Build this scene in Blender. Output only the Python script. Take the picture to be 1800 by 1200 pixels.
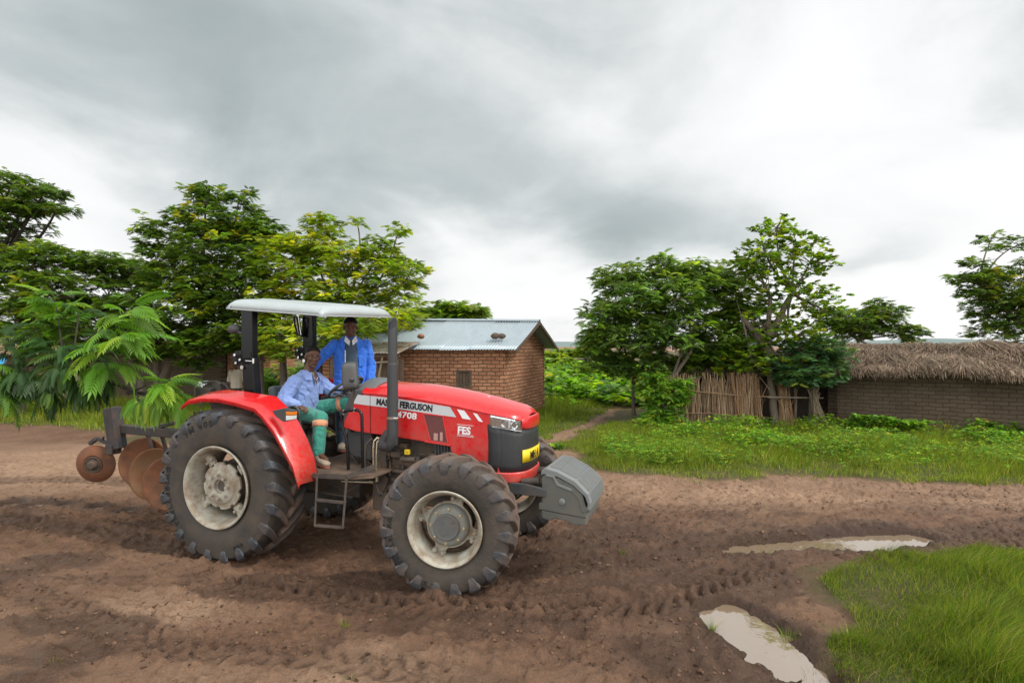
import bpy, bmesh, math, random
import numpy as np
from mathutils import Vector, Matrix
R = math.radians
for o in list(bpy.data.objects): bpy.data.objects.remove(o)
scn = bpy.context.scene
COL = scn.collection

# ---------------------------------------------------------------- camera
cam = bpy.data.cameras.new('camera'); cam.lens = 20.0; cam.sensor_width = 36.0
cam.clip_start = 0.05; cam.clip_end = 6000
co = bpy.data.objects.new('camera', cam); COL.objects.link(co)
co.location = (0, 0, 2.15); co.rotation_euler = (R(90.46), 0, 0)
scn.camera = co

# ---------------------------------------------------------------- world: overcast sky
SUN_EL, SUN_AZ = 50, 112          # degrees; azimuth clockwise from +Y
w = bpy.data.worlds.new('World'); scn.world = w; w.use_nodes = True
nt = w.node_tree; nt.nodes.clear()
def N(nt, t, **k):
    n = nt.nodes.new(t)
    for a, b in k.items(): setattr(n, a, b)
    return n
def mth(nt, op, a, b=None, c=None, clamp=False):
    n = N(nt, 'ShaderNodeMath', operation=op, use_clamp=clamp)
    for i, v in enumerate((a, b, c)):
        if v is None: continue
        if isinstance(v, (int, float)): n.inputs[i].default_value = v
        else: nt.links.new(v, n.inputs[i])
    return n.outputs[0]
tc = N(nt, 'ShaderNodeTexCoord')
sep = N(nt, 'ShaderNodeSeparateXYZ'); nt.links.new(tc.outputs['Generated'], sep.inputs[0])
X, Y, Z = sep.outputs
den = mth(nt, 'ADD', mth(nt, 'MAXIMUM', Z, 0.0), 0.22)
cx = mth(nt, 'DIVIDE', X, den); cy = mth(nt, 'DIVIDE', Y, den)
cmb = N(nt, 'ShaderNodeCombineXYZ'); nt.links.new(cx, cmb.inputs[0]); nt.links.new(cy, cmb.inputs[1])
def noise(nt, vec, scale, detail=6, rough=.55, dist=0.0, off=None):
    n = N(nt, 'ShaderNodeTexNoise'); n.inputs['Scale'].default_value = scale
    n.inputs['Detail'].default_value = detail; n.inputs['Roughness'].default_value = rough
    n.inputs['Distortion'].default_value = dist
    if off:
        mp = N(nt, 'ShaderNodeMapping'); mp.inputs['Location'].default_value = off
        if vec is not None: nt.links.new(vec, mp.inputs[0])
        vec = mp.outputs[0]
    if vec is not None: nt.links.new(vec, n.inputs['Vector'])
    return n
n1 = noise(nt, cmb.outputs[0], 0.8, 7, .5, .1, (3.1, 1.7, 0))
mpz = N(nt, 'ShaderNodeMapping'); mpz.inputs['Scale'].default_value = (1, 1, 1.7); nt.links.new(tc.outputs['Generated'], mpz.inputs[0])
n2 = noise(nt, mpz.outputs[0], 3.0, 9, .5, .55, (7.3, 4.2, 1.3))
az = mth(nt, 'ARCTAN2', X, Y); el = mth(nt, 'ARCSINE', Z)
azw = mth(nt, 'ADD', az, mth(nt, 'MULTIPLY', mth(nt, 'SUBTRACT', n2.outputs[0], .5), .30))
elw = mth(nt, 'ADD', el, mth(nt, 'MULTIPLY', mth(nt, 'SUBTRACT', n1.outputs[0], .5), .35))
def blob(a0, e0, sa, se, rot, amp):
    a0, e0, sa, se, rot = R(a0), R(e0), R(sa), R(se), R(rot)
    da = mth(nt, 'SUBTRACT', azw, a0); de = mth(nt, 'SUBTRACT', elw, e0)
    c, s = math.cos(rot), math.sin(rot)
    p = mth(nt, 'ADD', mth(nt, 'MULTIPLY', da, c/sa), mth(nt, 'MULTIPLY', de, s/sa))
    q = mth(nt, 'ADD', mth(nt, 'MULTIPLY', da, -s/se), mth(nt, 'MULTIPLY', de, c/se))
    r2 = mth(nt, 'ADD', mth(nt, 'MULTIPLY', p, p), mth(nt, 'MULTIPLY', q, q))
    return mth(nt, 'MULTIPLY', mth(nt, 'EXPONENT', mth(nt, 'MULTIPLY', r2, -1.0)), amp)
# cloud bank layout by compass direction: + darker, - brighter
blobs = [(-36, 29, 17, 9, -30, .46), (-16, 20, 18, 9, -18, .34), (2, 14, 14, 6.0, -12, .34), (-2, 30, 26, 8, 0, .20), (12, 24, 10, 6, 0, .14),
         (14, 11.5, 10, 3.5, 0, .35), (24, 22, 10, 10, 0, -.26), (40, 4, 15, 7, 0, -.40), (38, 24, 9, 12, 0, -.08), (6, 1.0, 14, 3.5, 0, -.25),
         (-40, 13, 18, 6, -14, -.18), (-6, 5, 12, 3, 0, -.04), (31, 9.5, 9, 1.8, 0, .24), (43, 28, 8, 4, 0, .22)]
d = mth(nt, 'ADD', mth(nt, 'MULTIPLY', mth(nt, 'SUBTRACT', n1.outputs[0], .5), .40),
        mth(nt, 'MULTIPLY', mth(nt, 'SUBTRACT', n2.outputs[0], .5), 1.0))
for b in blobs: d = mth(nt, 'ADD', d, blob(*b))
n3 = noise(nt, mpz.outputs[0], 9.0, 8, .6, .2, (1.3, 2.2, 5.3))
d = mth(nt, 'ADD', d, mth(nt, 'MULTIPLY', mth(nt, 'SUBTRACT', n3.outputs[0], .5), .24))
d = mth(nt, 'ADD', d, .33)
cr = N(nt, 'ShaderNodeValToRGB'); nt.links.new(d, cr.inputs[0])
els = cr.color_ramp; els.interpolation = 'B_SPLINE'
els.elements[0].position = 0.0; els.elements[0].color = (1.0, 1.0, 1.0, 1)
els.elements[1].position = 1.0; els.elements[1].color = (.36, .41, .41, 1)
for p_, c_ in ((.28, (.93, .935, .93)), (.46, (.74, .765, .765)), (.66, (.54, .59, .59))):
    e = els.elements.new(p_); e.color = (*c_, 1)
skyn = N(nt, 'ShaderNodeTexSky', sky_type='NISHITA'); skyn.sun_disc = False
skyn.sun_elevation = R(SUN_EL); skyn.sun_rotation = R(SUN_AZ)
skyn.air_density = 1.0; skyn.dust_density = 3.0
b1 = N(nt, 'ShaderNodeBackground'); nt.links.new(skyn.outputs[0], b1.inputs[0]); b1.inputs[1].default_value = 0.08
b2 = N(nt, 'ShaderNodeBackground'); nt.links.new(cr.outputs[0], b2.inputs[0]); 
# brighter sky behind the camera, added as fill for surfaces that face it
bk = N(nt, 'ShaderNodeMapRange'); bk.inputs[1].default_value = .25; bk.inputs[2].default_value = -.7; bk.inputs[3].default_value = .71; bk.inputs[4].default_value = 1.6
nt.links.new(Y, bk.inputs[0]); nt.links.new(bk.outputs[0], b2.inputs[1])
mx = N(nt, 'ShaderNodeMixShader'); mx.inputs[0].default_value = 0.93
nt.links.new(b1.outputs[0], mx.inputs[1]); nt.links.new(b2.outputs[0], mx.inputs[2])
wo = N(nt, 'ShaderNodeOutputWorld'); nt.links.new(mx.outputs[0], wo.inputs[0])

# ---------------------------------------------------------------- sun behind thin cloud
sl = bpy.data.lights.new('sun', 'SUN'); sl.energy = 1.5; sl.angle = R(12); sl.color = (1, .96, .9)
so = bpy.data.objects.new('sun', sl); COL.objects.link(so)
sd = Vector((math.sin(R(SUN_AZ))*math.cos(R(SUN_EL)), math.cos(R(SUN_AZ))*math.cos(R(SUN_EL)), math.sin(R(SUN_EL))))
so.rotation_euler = sd.to_track_quat('Z', 'Y').to_euler(); so.location = sd*40

vs = scn.view_settings; vs.view_transform = 'Standard'; vs.look = 'None'; vs.exposure = 0.62; vs.gamma = 1.0
scn.cycles.max_bounces = 6; scn.cycles.transparent_max_bounces = 6

# ---------------------------------------------------------------- helpers
RNG = np.random.default_rng(7); random.seed(7)
def tag(o, label=None, cat=None, group=None, kind=None):
    if label: o['label'] = label
    if cat: o['category'] = cat
    if group: o['group'] = group
    if kind: o['kind'] = kind
    return o
def thing(name, label, cat, loc=(0, 0, 0), rz=0, group=None):
    o = bpy.data.objects.new(name, None); COL.objects.link(o); o.empty_display_size = .2
    o.location = loc; o.rotation_euler = (0, 0, rz)
    return tag(o, label, cat, group)

def mesh_np(name, V, F, mat, parent=None, smooth=False, attrs=None, mi=None):
    """V (n,3), F (m,k) with one k, or a list of such arrays."""
    me = bpy.data.meshes.new(name)
    if not isinstance(F, (list, tuple)): F = [F]
    F = [np.asarray(f, dtype=np.int64) for f in F if len(f)]
    tot = np.concatenate([np.full(len(f), f.shape[1]) for f in F])
    idx = np.concatenate([f.ravel() for f in F])
    me.vertices.add(len(V)); me.vertices.foreach_set('co', np.asarray(V, dtype=np.float32).ravel())
    me.loops.add(len(idx)); me.loops.foreach_set('vertex_index', idx.astype(np.int32))
    me.polygons.add(len(tot))
    st = np.concatenate([[0], np.cumsum(tot)[:-1]])
    me.polygons.foreach_set('loop_start', st.astype(np.int32))
    if mi is not None: me.polygons.foreach_set('material_index', np.asarray(mi, dtype=np.int32))
    if smooth: me.polygons.foreach_set('use_smooth', np.ones(len(tot), dtype=bool))
    for k, a in (attrs or {}).items():
        a = np.asarray(a, dtype=np.float32)
        if a.ndim == 1:
            at = me.attributes.new(k, 'FLOAT', 'POINT'); at.data.foreach_set('value', a)
        else:
            at = me.attributes.new(k, 'FLOAT_COLOR', 'POINT')
            if a.shape[1] == 3: a = np.concatenate([a, np.ones((len(a), 1), np.float32)], 1)
            at.data.foreach_set('color', a.ravel())
    me.update(calc_edges=True)
    for m in (mat if isinstance(mat, (list, tuple)) else [mat]): me.materials.append(m)
    o = bpy.data.objects.new(name, me); COL.objects.link(o)
    if parent is not None: o.parent = parent
    return o

def frame(d, up=(0, 0, 1)):
    d = Vector(d).normalized(); u = Vector(up)
    if abs(d.dot(u)) > .98: u = Vector((1, 0, 0))
    s = d.cross(u).normalized(); return d, s, s.cross(d).normalized()

class MB:
    """collects shapes and links them as ONE mesh object"""
    def __init__(s): s.v = []; s.f = []; s.m = []; s.mi = 0
    def add(s, vs, fs):
        b = len(s.v); s.v += [tuple(v) for v in vs]; s.f += [tuple(i+b for i in f) for f in fs]; s.m += [s.mi]*len(fs); return s
    def box(s, c, d, rot=None, taper=1.0):
        x, y, z = d[0]/2, d[1]/2, d[2]/2
        vs = [Vector((i*x*(taper if k > 0 else 1), j*y*(taper if k > 0 else 1), k*z)) for k in (-1, 1) for j in (-1, 1) for i in (-1, 1)]
        if rot is not None: vs = [rot @ v for v in vs]
        c = Vector(c)
        return s.add([v+c for v in vs], [(0, 2, 3, 1), (4, 5, 7, 6), (0, 1, 5, 4), (2, 6, 7, 3), (0, 4, 6, 2), (1, 3, 7, 5)])
    def bar(s, p0, p1, w, h, up=(0, 0, 1)):
        p0, p1 = Vector(p0), Vector(p1); d, a, b = frame(p1-p0, up)
        vs = []
        for p in (p0, p1):
            for i, j in ((-1, -1), (1, -1), (1, 1), (-1, 1)): vs.append(p + a*(i*w/2) + b*(j*h/2))
        return s.add(vs, [(0, 3, 2, 1), (4, 5, 6, 7), (0, 1, 5, 4), (1, 2, 6, 5), (2, 3, 7, 6), (3, 0, 4, 7)])
    def tube(s, pts, rad, n=10, caps=True, up=(0, 0, 1)):
        pts = [Vector(p) for p in pts]
        if not isinstance(rad, (list, tuple)): rad = [rad]*len(pts)
        vs = []; a = None
        for i, p in enumerate(pts):
            t = (pts[min(i+1, len(pts)-1)] - pts[max(i-1, 0)])
            if t.length < 1e-9: t = Vector((0, 0, 1))
            t.normalize()
            if a is None: _, a, b = frame(t, up)
            else:
                a = (a - t*a.dot(t)).normalized(); b = a.cross(t)
            for k in range(n):
                q = 2*math.pi*k/n; vs.append(p + (a*math.cos(q) + b*math.sin(q))*rad[i])
        fs = []
        for i in range(len(pts)-1):
            for k in range(n):
                k2 = (k+1) % n; fs.append((i*n+k, i*n+k2, (i+1)*n+k2, (i+1)*n+k))
        if caps: fs += [tuple(range(n-1, -1, -1)), tuple((len(pts)-1)*n+k for k in range(n))]
        return s.add(vs, fs)
    def lathe(s, prof, n=48, c=(0, 0, 0), axis=1, close=False, a0=0, a1=2*math.pi):
        """prof: (radius, along) ; axis 0/1/2 = x/y/z"""
        full = abs(a1-a0-2*math.pi) < 1e-6; m = n if full else n+1; vs = []
        for r, h in prof:
            for k in range(m):
                q = a0+(a1-a0)*k/n; x, y = r*math.cos(q), r*math.sin(q)
                p = (h, x, y) if axis == 0 else ((x, h, y) if axis == 1 else (x, y, h))
                vs.append((p[0]+c[0], p[1]+c[1], p[2]+c[2]))
        fs = []; L = len(prof); rng = range(L if close else L-1)
        for i in rng:
            i2 = (i+1) % L
            for k in range(n):
                k2 = (k+1) % m; fs.append((i*m+k, i2*m+k, i2*m+k2, i*m+k2))
        return s.add(vs, fs)
    def prism(s, poly, y0, y1, axis=1):
        """poly in the two other axes, extruded along axis"""
        n = len(poly); vs = []
        for y in (y0, y1):
            for a, b in poly: vs.append((a, y, b) if axis == 1 else ((y, a, b) if axis == 0 else (a, b, y)))
        fs = [tuple(range(n)), tuple(range(2*n-1, n-1, -1))]
        for i in range(n): j = (i+1) % n; fs.append((i, i+n, j+n, j))
        return s.add(vs, fs)
    def grid(s, P):
        """P[i][j] points"""
        n, m = len(P), len(P[0]); vs = [p for r in P for p in r]
        return s.add(vs, [(i*m+j, (i+1)*m+j, (i+1)*m+j+1, i*m+j+1) for i in range(n-1) for j in range(m-1)])
    def ball(s, c, r, n=12, m=8):
        rr = r if isinstance(r, (tuple, list)) else (r, r, r); vs = []
        for i in range(m+1):
            t = math.pi*i/m
            for k in range(n):
                q = 2*math.pi*k/n; vs.append((c[0]+rr[0]*math.sin(t)*math.cos(q), c[1]+rr[1]*math.sin(t)*math.sin(q), c[2]+rr[2]*math.cos(t)))
        return s.add(vs, [(i*n+k, (i+1)*n+k, (i+1)*n+(k+1) % n, i*n+(k+1) % n) for i in range(m) for k in range(n)])
    def xform(s, M, start=0):
        for i in range(start, len(s.v)): s.v[i] = tuple(M @ Vector(s.v[i]))
        return s
    def build(s, name, mat, parent=None, smooth=None, bevel=0, seg=2, solid=0, subsurf=0, fix=True):
        me = bpy.data.meshes.new(name); me.from_pydata(s.v, [], s.f)
        for m in (mat if isinstance(mat, (list, tuple)) else [mat]): me.materials.append(m)
        if any(s.m): me.polygons.foreach_set('material_index', s.m)
        if fix:
            bm = bmesh.new(); bm.from_mesh(me); bmesh.ops.remove_doubles(bm, verts=bm.verts, dist=1e-5)
            bmesh.ops.recalc_face_normals(bm, faces=bm.faces)
            bm.to_mesh(me); bm.free()
        if smooth is not None:
            me.polygons.foreach_set('use_smooth', [True]*len(me.polygons))
            if smooth < 180: me.set_sharp_from_angle(angle=R(smooth))
        me.update()
        o = bpy.data.objects.new(name, me); COL.objects.link(o)
        if parent is not None: o.parent = parent
        if solid: m = o.modifiers.new('solid', 'SOLIDIFY'); m.thickness = solid; m.offset = 0
        if bevel:
            m = o.modifiers.new('bevel', 'BEVEL'); m.width = bevel; m.segments = seg; m.limit_method = 'ANGLE'; m.angle_limit = R(35)
            m.harden_normals = False
        if subsurf: m = o.modifiers.new('sub', 'SUBSURF'); m.levels = m.render_levels = subsurf
        return o

def text(body, size, parent, mat, loc, slope=0, sx=1.0, bold=0.0, depth=.0015, name='lettering', rot=None, mirror=False):
    cu = bpy.data.curves.new(name, 'FONT'); cu.body = body; cu.size = size; cu.offset = bold; cu.extrude = depth; cu.resolution_u = 3
    tmp = bpy.data.objects.new(name+'_tmp', cu); COL.objects.link(tmp)
    dg = bpy.context.evaluated_depsgraph_get(); me = bpy.data.meshes.new_from_object(tmp.evaluated_get(dg))
    bpy.data.objects.remove(tmp); bpy.data.curves.remove(cu)
    me.name = name; me.materials.clear(); me.materials.append(mat)
    M = (rot if rot is not None else Matrix.Rotation(R(90), 4, 'X')) @ Matrix.Rotation(slope, 4, 'Z') @ Matrix.Diagonal((sx, 1, 1, 1))
    me.transform(M); me.transform(Matrix.Translation(loc))
    o = bpy.data.objects.new(name, me); COL.objects.link(o); o.parent = parent
    return o

# ---------------------------------------------------------------- numpy value noise
def _hash(ix, iy, seed):
    h = (ix.astype(np.int64)*374761393 + iy.astype(np.int64)*668265263 + seed*974711) & 0xffffffff
    h = ((h ^ (h >> 13))*1274126177) & 0xffffffff
    return ((h ^ (h >> 16)) & 0xffff)/65535.0
def vnoise(x, y, seed=0):
    ix, iy = np.floor(x), np.floor(y); fx, fy = x-ix, y-iy
    fx = fx*fx*fx*(fx*(fx*6-15)+10); fy = fy*fy*fy*(fy*(fy*6-15)+10)
    a, b, c, d_ = _hash(ix, iy, seed), _hash(ix+1, iy, seed), _hash(ix, iy+1, seed), _hash(ix+1, iy+1, seed)
    return (a*(1-fx)+b*fx)*(1-fy) + (c*(1-fx)+d_*fx)*fy
def fbm(x, y, oct=5, seed=0, gain=.5):
    s = 0; a = 1; t = 0
    for i in range(oct):
        s = s + a*vnoise(x, y, seed+i*17); t += a; a *= gain; x = x*2.03+11.3; y = y*2.03+5.7
    return s/t
def smooth01(x): x = np.clip(x, 0, 1); return x*x*(3-2*x)
# ================================================================ materials
MATS = {}
def base_mat(name):
    m = bpy.data.materials.new(name); m.use_nodes = True; nt = m.node_tree
    return m, nt, nt.nodes['Principled BSDF']
def L(nt, a, b): nt.links.new(a, b)
def ramp(nt, fac, stops, interp='LINEAR'):
    r = N(nt, 'ShaderNodeValToRGB'); r.color_ramp.interpolation = interp
    e = r.color_ramp.elements
    while len(e) < len(stops): e.new(.5)
    for i, (p, c) in enumerate(stops): e[i].position = p; e[i].color = (*c, 1) if len(c) == 3 else c
    L(nt, fac, r.inputs[0]); return r.outputs[0]
def mixc(nt, fac, a, b, mode='MIX'):
    n = N(nt, 'ShaderNodeMix', data_type='RGBA', blend_type=mode)
    for k, v in ((0, fac), (6, a), (7, b)):
        if isinstance(v, (int, float)): n.inputs[k].default_value = v
        elif isinstance(v, tuple): n.inputs[k].default_value = (*v, 1) if len(v) == 3 else v
        else: L(nt, v, n.inputs[k])
    return n.outputs[2]
def bump(nt, h, dist=.01, strength=1.0, nrm=None):
    b = N(nt, 'ShaderNodeBump'); b.inputs['Distance'].default_value = dist; b.inputs['Strength'].default_value = strength
    L(nt, h, b.inputs['Height'])
    if nrm: L(nt, nrm, b.inputs['Normal'])
    return b.outputs[0]
def objc(nt): return N(nt, 'ShaderNodeTexCoord').outputs['Object']

def simple(name, col, rough=.5, metal=0, coat=0, dirt=None, dirt_amt=.0, dirt_scale=6, bumpd=0, bscale=60, spec=.5, var=.0, dirt_low=None, mud_face=None):
    """plain material with wear: noise colour variation, dirt patches, fine bump. dirt_low=(z0,z1): more dirt below, as mud splashes do"""
    m, nt, b = base_mat(name); c = objc(nt)
    n = noise(nt, c, dirt_scale, 8, .62)
    colr = mixc(nt, 0.0, col, col)
    if var:
        n3 = noise(nt, c, dirt_scale*2.3, 5, .6, 0, (4, 3, 2))
        colr = mixc(nt, n3.outputs[0], tuple(x*(1-var) for x in col), tuple(min(1, x*(1+var)) for x in col))
    if dirt:
        f = ramp(nt, n.outputs[0], [(.5-.22*dirt_amt-.08, (0, 0, 0)), (.82-.25*dirt_amt, (1, 1, 1))])
        if dirt_low:
            s_ = N(nt, 'ShaderNodeSeparateXYZ'); L(nt, c, s_.inputs[0])
            g = N(nt, 'ShaderNodeMapRange'); g.inputs[1].default_value = dirt_low[0]; g.inputs[2].default_value = dirt_low[1]
            g.inputs[3].default_value = 1; g.inputs[4].default_value = .12; L(nt, s_.outputs[2], g.inputs[0])
            f = mth(nt, 'MULTIPLY', f, g.outputs[0])
        if mud_face:
            s_ = N(nt, 'ShaderNodeSeparateXYZ'); L(nt, c, s_.inputs[0]); g = N(nt, 'ShaderNodeMapRange')
            g.inputs[1].default_value = mud_face[0]; g.inputs[2].default_value = mud_face[1]; g.inputs[3].default_value = .55; g.inputs[4].default_value = -.35
            L(nt, mth(nt, 'ABSOLUTE', s_.outputs[1]), g.inputs[0]); f = mth(nt, 'ADD', f, g.outputs[0], None, True)
        colr = mixc(nt, mth(nt, 'MULTIPLY', f, min(1, .35+dirt_amt)), colr, dirt)
        rr = N(nt, 'ShaderNodeMapRange'); rr.inputs[3].default_value = rough; rr.inputs[4].default_value = min(.95, rough+.45); L(nt, f, rr.inputs[0])
        L(nt, rr.outputs[0], b.inputs['Roughness'])
    else: b.inputs['Roughness'].default_value = rough
    L(nt, colr, b.inputs['Base Color']); b.inputs['Metallic'].default_value = metal
    b.inputs['Coat Weight'].default_value = coat; b.inputs['Coat Roughness'].default_value = .06
    b.inputs['Specular IOR Level'].default_value = spec
    if bumpd:
        n4 = noise(nt, c, bscale, 6, .6, 0, (1, 9, 2)); L(nt, bump(nt, n4.outputs[0], bumpd), b.inputs['Normal'])
    MATS[name] = m; return m

MUD = (.17, .10, .062)
RED = simple('red_paint', (.62, .008, .012), .26, 0, .5, (.33, .13, .085), .42, 16, 0, spec=.5, var=.08, dirt_low=(.9, 1.55))
REDM = simple('red_fender_paint', (.64, .008, .012), .24, 0, .6, (.36, .13, .08), .44, 20, 0, dirt_low=(.95, 1.4))
RUB = simple('tyre_rubber', (.026, .024, .022), .60, 0, 0, (.105, .078, .056), .48, 4.5, .004, 45, var=.2)
LUG = simple('tyre_tread_rubber', (.040, .044, .050), .42, 0, 0, (.15, .095, .065), .42, 7, .006, 30, var=.25, mud_face=(.06, .20))
RIMM = simple('cream_wheel_paint', (.46, .45, .38), .40, 0, 0, (.20, .135, .08), .62, 8, .001, 80, var=.06)
HUBM = simple('grey_hub_paint', (.20, .21, .19), .45, 0, 0, (.20, .14, .09), .25, 6, .001, 60, var=.08)
HUBD = simple('dark_hub_cap', (.10, .105, .105), .45, 0, 0, (.16, .11, .08), .2, 8, .0005, 60)
BLACK = simple('black_steel_paint', (.005, .005, .0055), .25, spec=.3)
BLKM = simple('black_dusty_steel', (.03, .03, .031), .5, 0, 0, (.13, .09, .06), .42, 10, .001, 70)
PLAS = simple('dark_grey_plastic', (.045, .048, .05), .5, 0, 0, (.12, .10, .085), .12, 12, .0006, 200)
EXH = simple('charcoal_exhaust_metal', (.045, .048, .052), .42, .25, 0, (.09, .08, .07), .15, 10, .0006, 120, var=.12)
WGT = simple('cast_ballast_paint', (.085, .094, .086), .55, 0, 0, (.20, .16, .12), .25, 5, .0012, 90, var=.1)
WGT2 = simple('ballast_cover_grey', (.175, .192, .195), .5, 0, 0, (.20, .16, .12), .2, 6, .0008, 90)
ENG = simple('engine_cast_iron', (.055, .058, .057), .55, .1, 0, (.17, .105, .06), .50, 9, .003, 40, var=.25)
STEEL = simple('bright_zinc_pipe', (.62, .56, .42), .25, .95, 0, (.2, .14, .08), .2, 20)
CHROME = simple('chrome', (.75, .76, .77), .12, 1.0)
CANO = simple('canopy_fibreglass', (.40, .45, .46), .32, 0, .15, (.30, .31, .28), .25, 2.5, .0008, 20, var=.04)
WHT = simple('white_decal', (.78, .79, .79), .35)
SIL = simple('silver_decal', (.55, .57, .58), .3, .1)
BLKD = simple('black_decal', (.01, .01, .011), .4)
PLATE = simple('yellow_plate', (.80, .56, .02), .35)
YEL = simple('yellow_plastic', (.75, .50, .02), .45)
ORG = simple('amber_lens', (.75, .20, .01), .12, 0, .5)
CLR = simple('clear_lens', (.70, .71, .70), .1, 0, .6, var=.15)
SEATM = simple('black_seat_vinyl', (.02, .02, .021), .55, 0, 0, MUD, .2, 14, .001, 90)
MIRB = simple('mirror_back_plastic', (.085, .088, .088), .48, 0, 0, (.14, .12, .1), .18, 12, .0004, 240)
RUST = simple('rusty_disc_steel', (.24, .085, .035), .55, .35, 0, (.13, .10, .075), .35, 7, .0012, 60, var=.35)
RUSTP = simple('worn_disc_steel', (.19, .115, .06), .45, .5, 0, (.27, .10, .04), .5, 6, .001, 60, var=.2)
NAVY = simple('dark_blue_plough_paint', (.022, .028, .036), .42, 0, 0, MUD, .28, 8, .001, 60)
# headlamp: bright reflector behind clear cover
def glassy(name, col, rough=.03, alpha=.25):
    m, nt, b = base_mat(name); b.inputs['Base Color'].default_value = (*col, 1); b.inputs['Roughness'].default_value = rough
    b.inputs['Transmission Weight'].default_value = 1.0; b.inputs['IOR'].default_value = 1.3
    return m
GLASS = glassy('clear_headlamp_cover', (.95, .96, .97))
def mesh_grille(name, col, scale, dark=(.01, .01, .011), rough=.45):
    m, nt, b = base_mat(name); c = objc(nt)
    v = N(nt, 'ShaderNodeTexVoronoi'); v.inputs['Scale'].default_value = scale; v.inputs['Randomness'].default_value = .05; L(nt, c, v.inputs['Vector'])
    n = noise(nt, c, 3.5, 6, .6); f = ramp(nt, v.outputs['Distance'], [(.25, (0, 0, 0)), (.5, (1, 1, 1))])
    dn = mixc(nt, n.outputs[0], col, tuple(x*1.7+.01 for x in col))
    L(nt, mixc(nt, f, dark, dn), b.inputs['Base Color']); b.inputs['Roughness'].default_value = rough
    L(nt, bump(nt, f, .001), b.inputs['Normal']); return m
GRILL = mesh_grille('perforated_grille', (.022, .023, .024), 130)
VENT = mesh_grille('red_tinted_side_mesh', (.10, .025, .022), 120, (.02, .012, .012))

def cloth(name, col, var=.2, scale=9, rough=.85, fold=.012):
    m, nt, b = base_mat(name); c = objc(nt)
    n = noise(nt, c, scale, 5, .55, .8); n2 = noise(nt, c, 2.5, 4, .5, 0, (5, 2, 8))
    L(nt, mixc(nt, n2.outputs[0], tuple(x*(1-var) for x in col), tuple(min(1, x*(1+var)) for x in col)), b.inputs['Base Color'])
    b.inputs['Roughness'].default_value = rough; b.inputs['Sheen Weight'].default_value = .25
    w_ = N(nt, 'ShaderNodeTexWave', wave_type='BANDS'); w_.inputs['Scale'].default_value = scale*.45; w_.inputs['Distortion'].default_value = 9
    w_.inputs['Detail'].default_value = 3; L(nt, c, w_.inputs['Vector'])
    h = mth(nt, 'ADD', n.outputs[0], mth(nt, 'MULTIPLY', w_.outputs['Fac'], .45))
    L(nt, bump(nt, h, fold), b.inputs['Normal']); return m
SHIRT = cloth('faded_blue_cotton', (.25, .35, .68), .14)
JACK = cloth('royal_blue_cotton', (.03, .16, .66), .2)
TEEN = cloth('green_work_cotton', (.045, .27, .20), .2)
GREYS = cloth('slate_shirt_cotton', (.045, .075, .11), .2)
WCOL = cloth('white_collar_cotton', (.70, .70, .70), .1)
CREAM = cloth('cream_shirt_cotton', (.60, .52, .42), .1)
DARKT = cloth('dark_trousers_cotton', (.05, .04, .04), .2)
BROWNB = cloth('orange_reflective_band', (.75, .33, .18), .1)
REDC = cloth('red_cap_cotton', (.6, .02, .02), .1)
CYANS = cloth('light_blue_cotton', (.05, .35, .65), .1)
SHOE = cloth('worn_shoe_leather', (.42, .33, .24), .5, 30, .7, .004)
SOLE = simple('shoe_sole', (.35, .12, .07), .7)
HAIR = simple('black_hair', (.008, .007, .006), .85, 0, 0, None, 0, 60, .004, 300)
def skin(name, col):
    m, nt, b = base_mat(name)
    at = N(nt, 'ShaderNodeAttribute', attribute_name='face'); s_ = N(nt, 'ShaderNodeSeparateColor'); L(nt, at.outputs['Color'], s_.inputs[0])
    n = noise(nt, objc(nt), 14, 5, .6)
    c = mixc(nt, n.outputs[0], tuple(x*.75 for x in col), tuple(x*1.25 for x in col))
    c = mixc(nt, s_.outputs[0], c, (.11, .035, .03)); c = mixc(nt, s_.outputs[1], c, (.22, .17, .14)); c = mixc(nt, s_.outputs[2], c, (.008, .006, .005))
    L(nt, c, b.inputs['Base Color']); b.inputs['Roughness'].default_value = .42; b.inputs['Subsurface Weight'].default_value = .05
    b.inputs['Subsurface Radius'].default_value = (.01, .004, .002); return m
SKIN = skin('dark_brown_skin', (.135, .062, .036))

# leaves: albedo per leaf in the 'tint' attribute, light passes through
def leafmat(name, rough=.42, trans=.42, spec=.4):
    m = bpy.data.materials.new(name); m.use_nodes = True; nt = m.node_tree; nt.nodes.clear()
    at = N(nt, 'ShaderNodeAttribute', attribute_name='tint')
    p = N(nt, 'ShaderNodeBsdfPrincipled'); L(nt, at.outputs['Color'], p.inputs['Base Color'])
    p.inputs['Roughness'].default_value = rough; p.inputs['Specular IOR Level'].default_value = spec
    t = N(nt, 'ShaderNodeBsdfTranslucent')
    tcol = mixc(nt, 1.0, at.outputs['Color'], (1.7, 1.75, .6), 'MULTIPLY'); L(nt, tcol, t.inputs[0])
    mx = N(nt, 'ShaderNodeMixShader'); mx.inputs[0].default_value = trans
    L(nt, p.outputs[0], mx.inputs[1]); L(nt, t.outputs[0], mx.inputs[2])
    o = N(nt, 'ShaderNodeOutputMaterial'); L(nt, mx.outputs[0], o.inputs[0]); return m
LEAF = leafmat('green_leaves'); GRASS = leafmat('grass_blades', .55, .35, .25); LEAFG = leafmat('glossy_green_leaves', .32, .2, .5)
STRAW = leafmat('dry_straw', .8, .10, .15)

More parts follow.
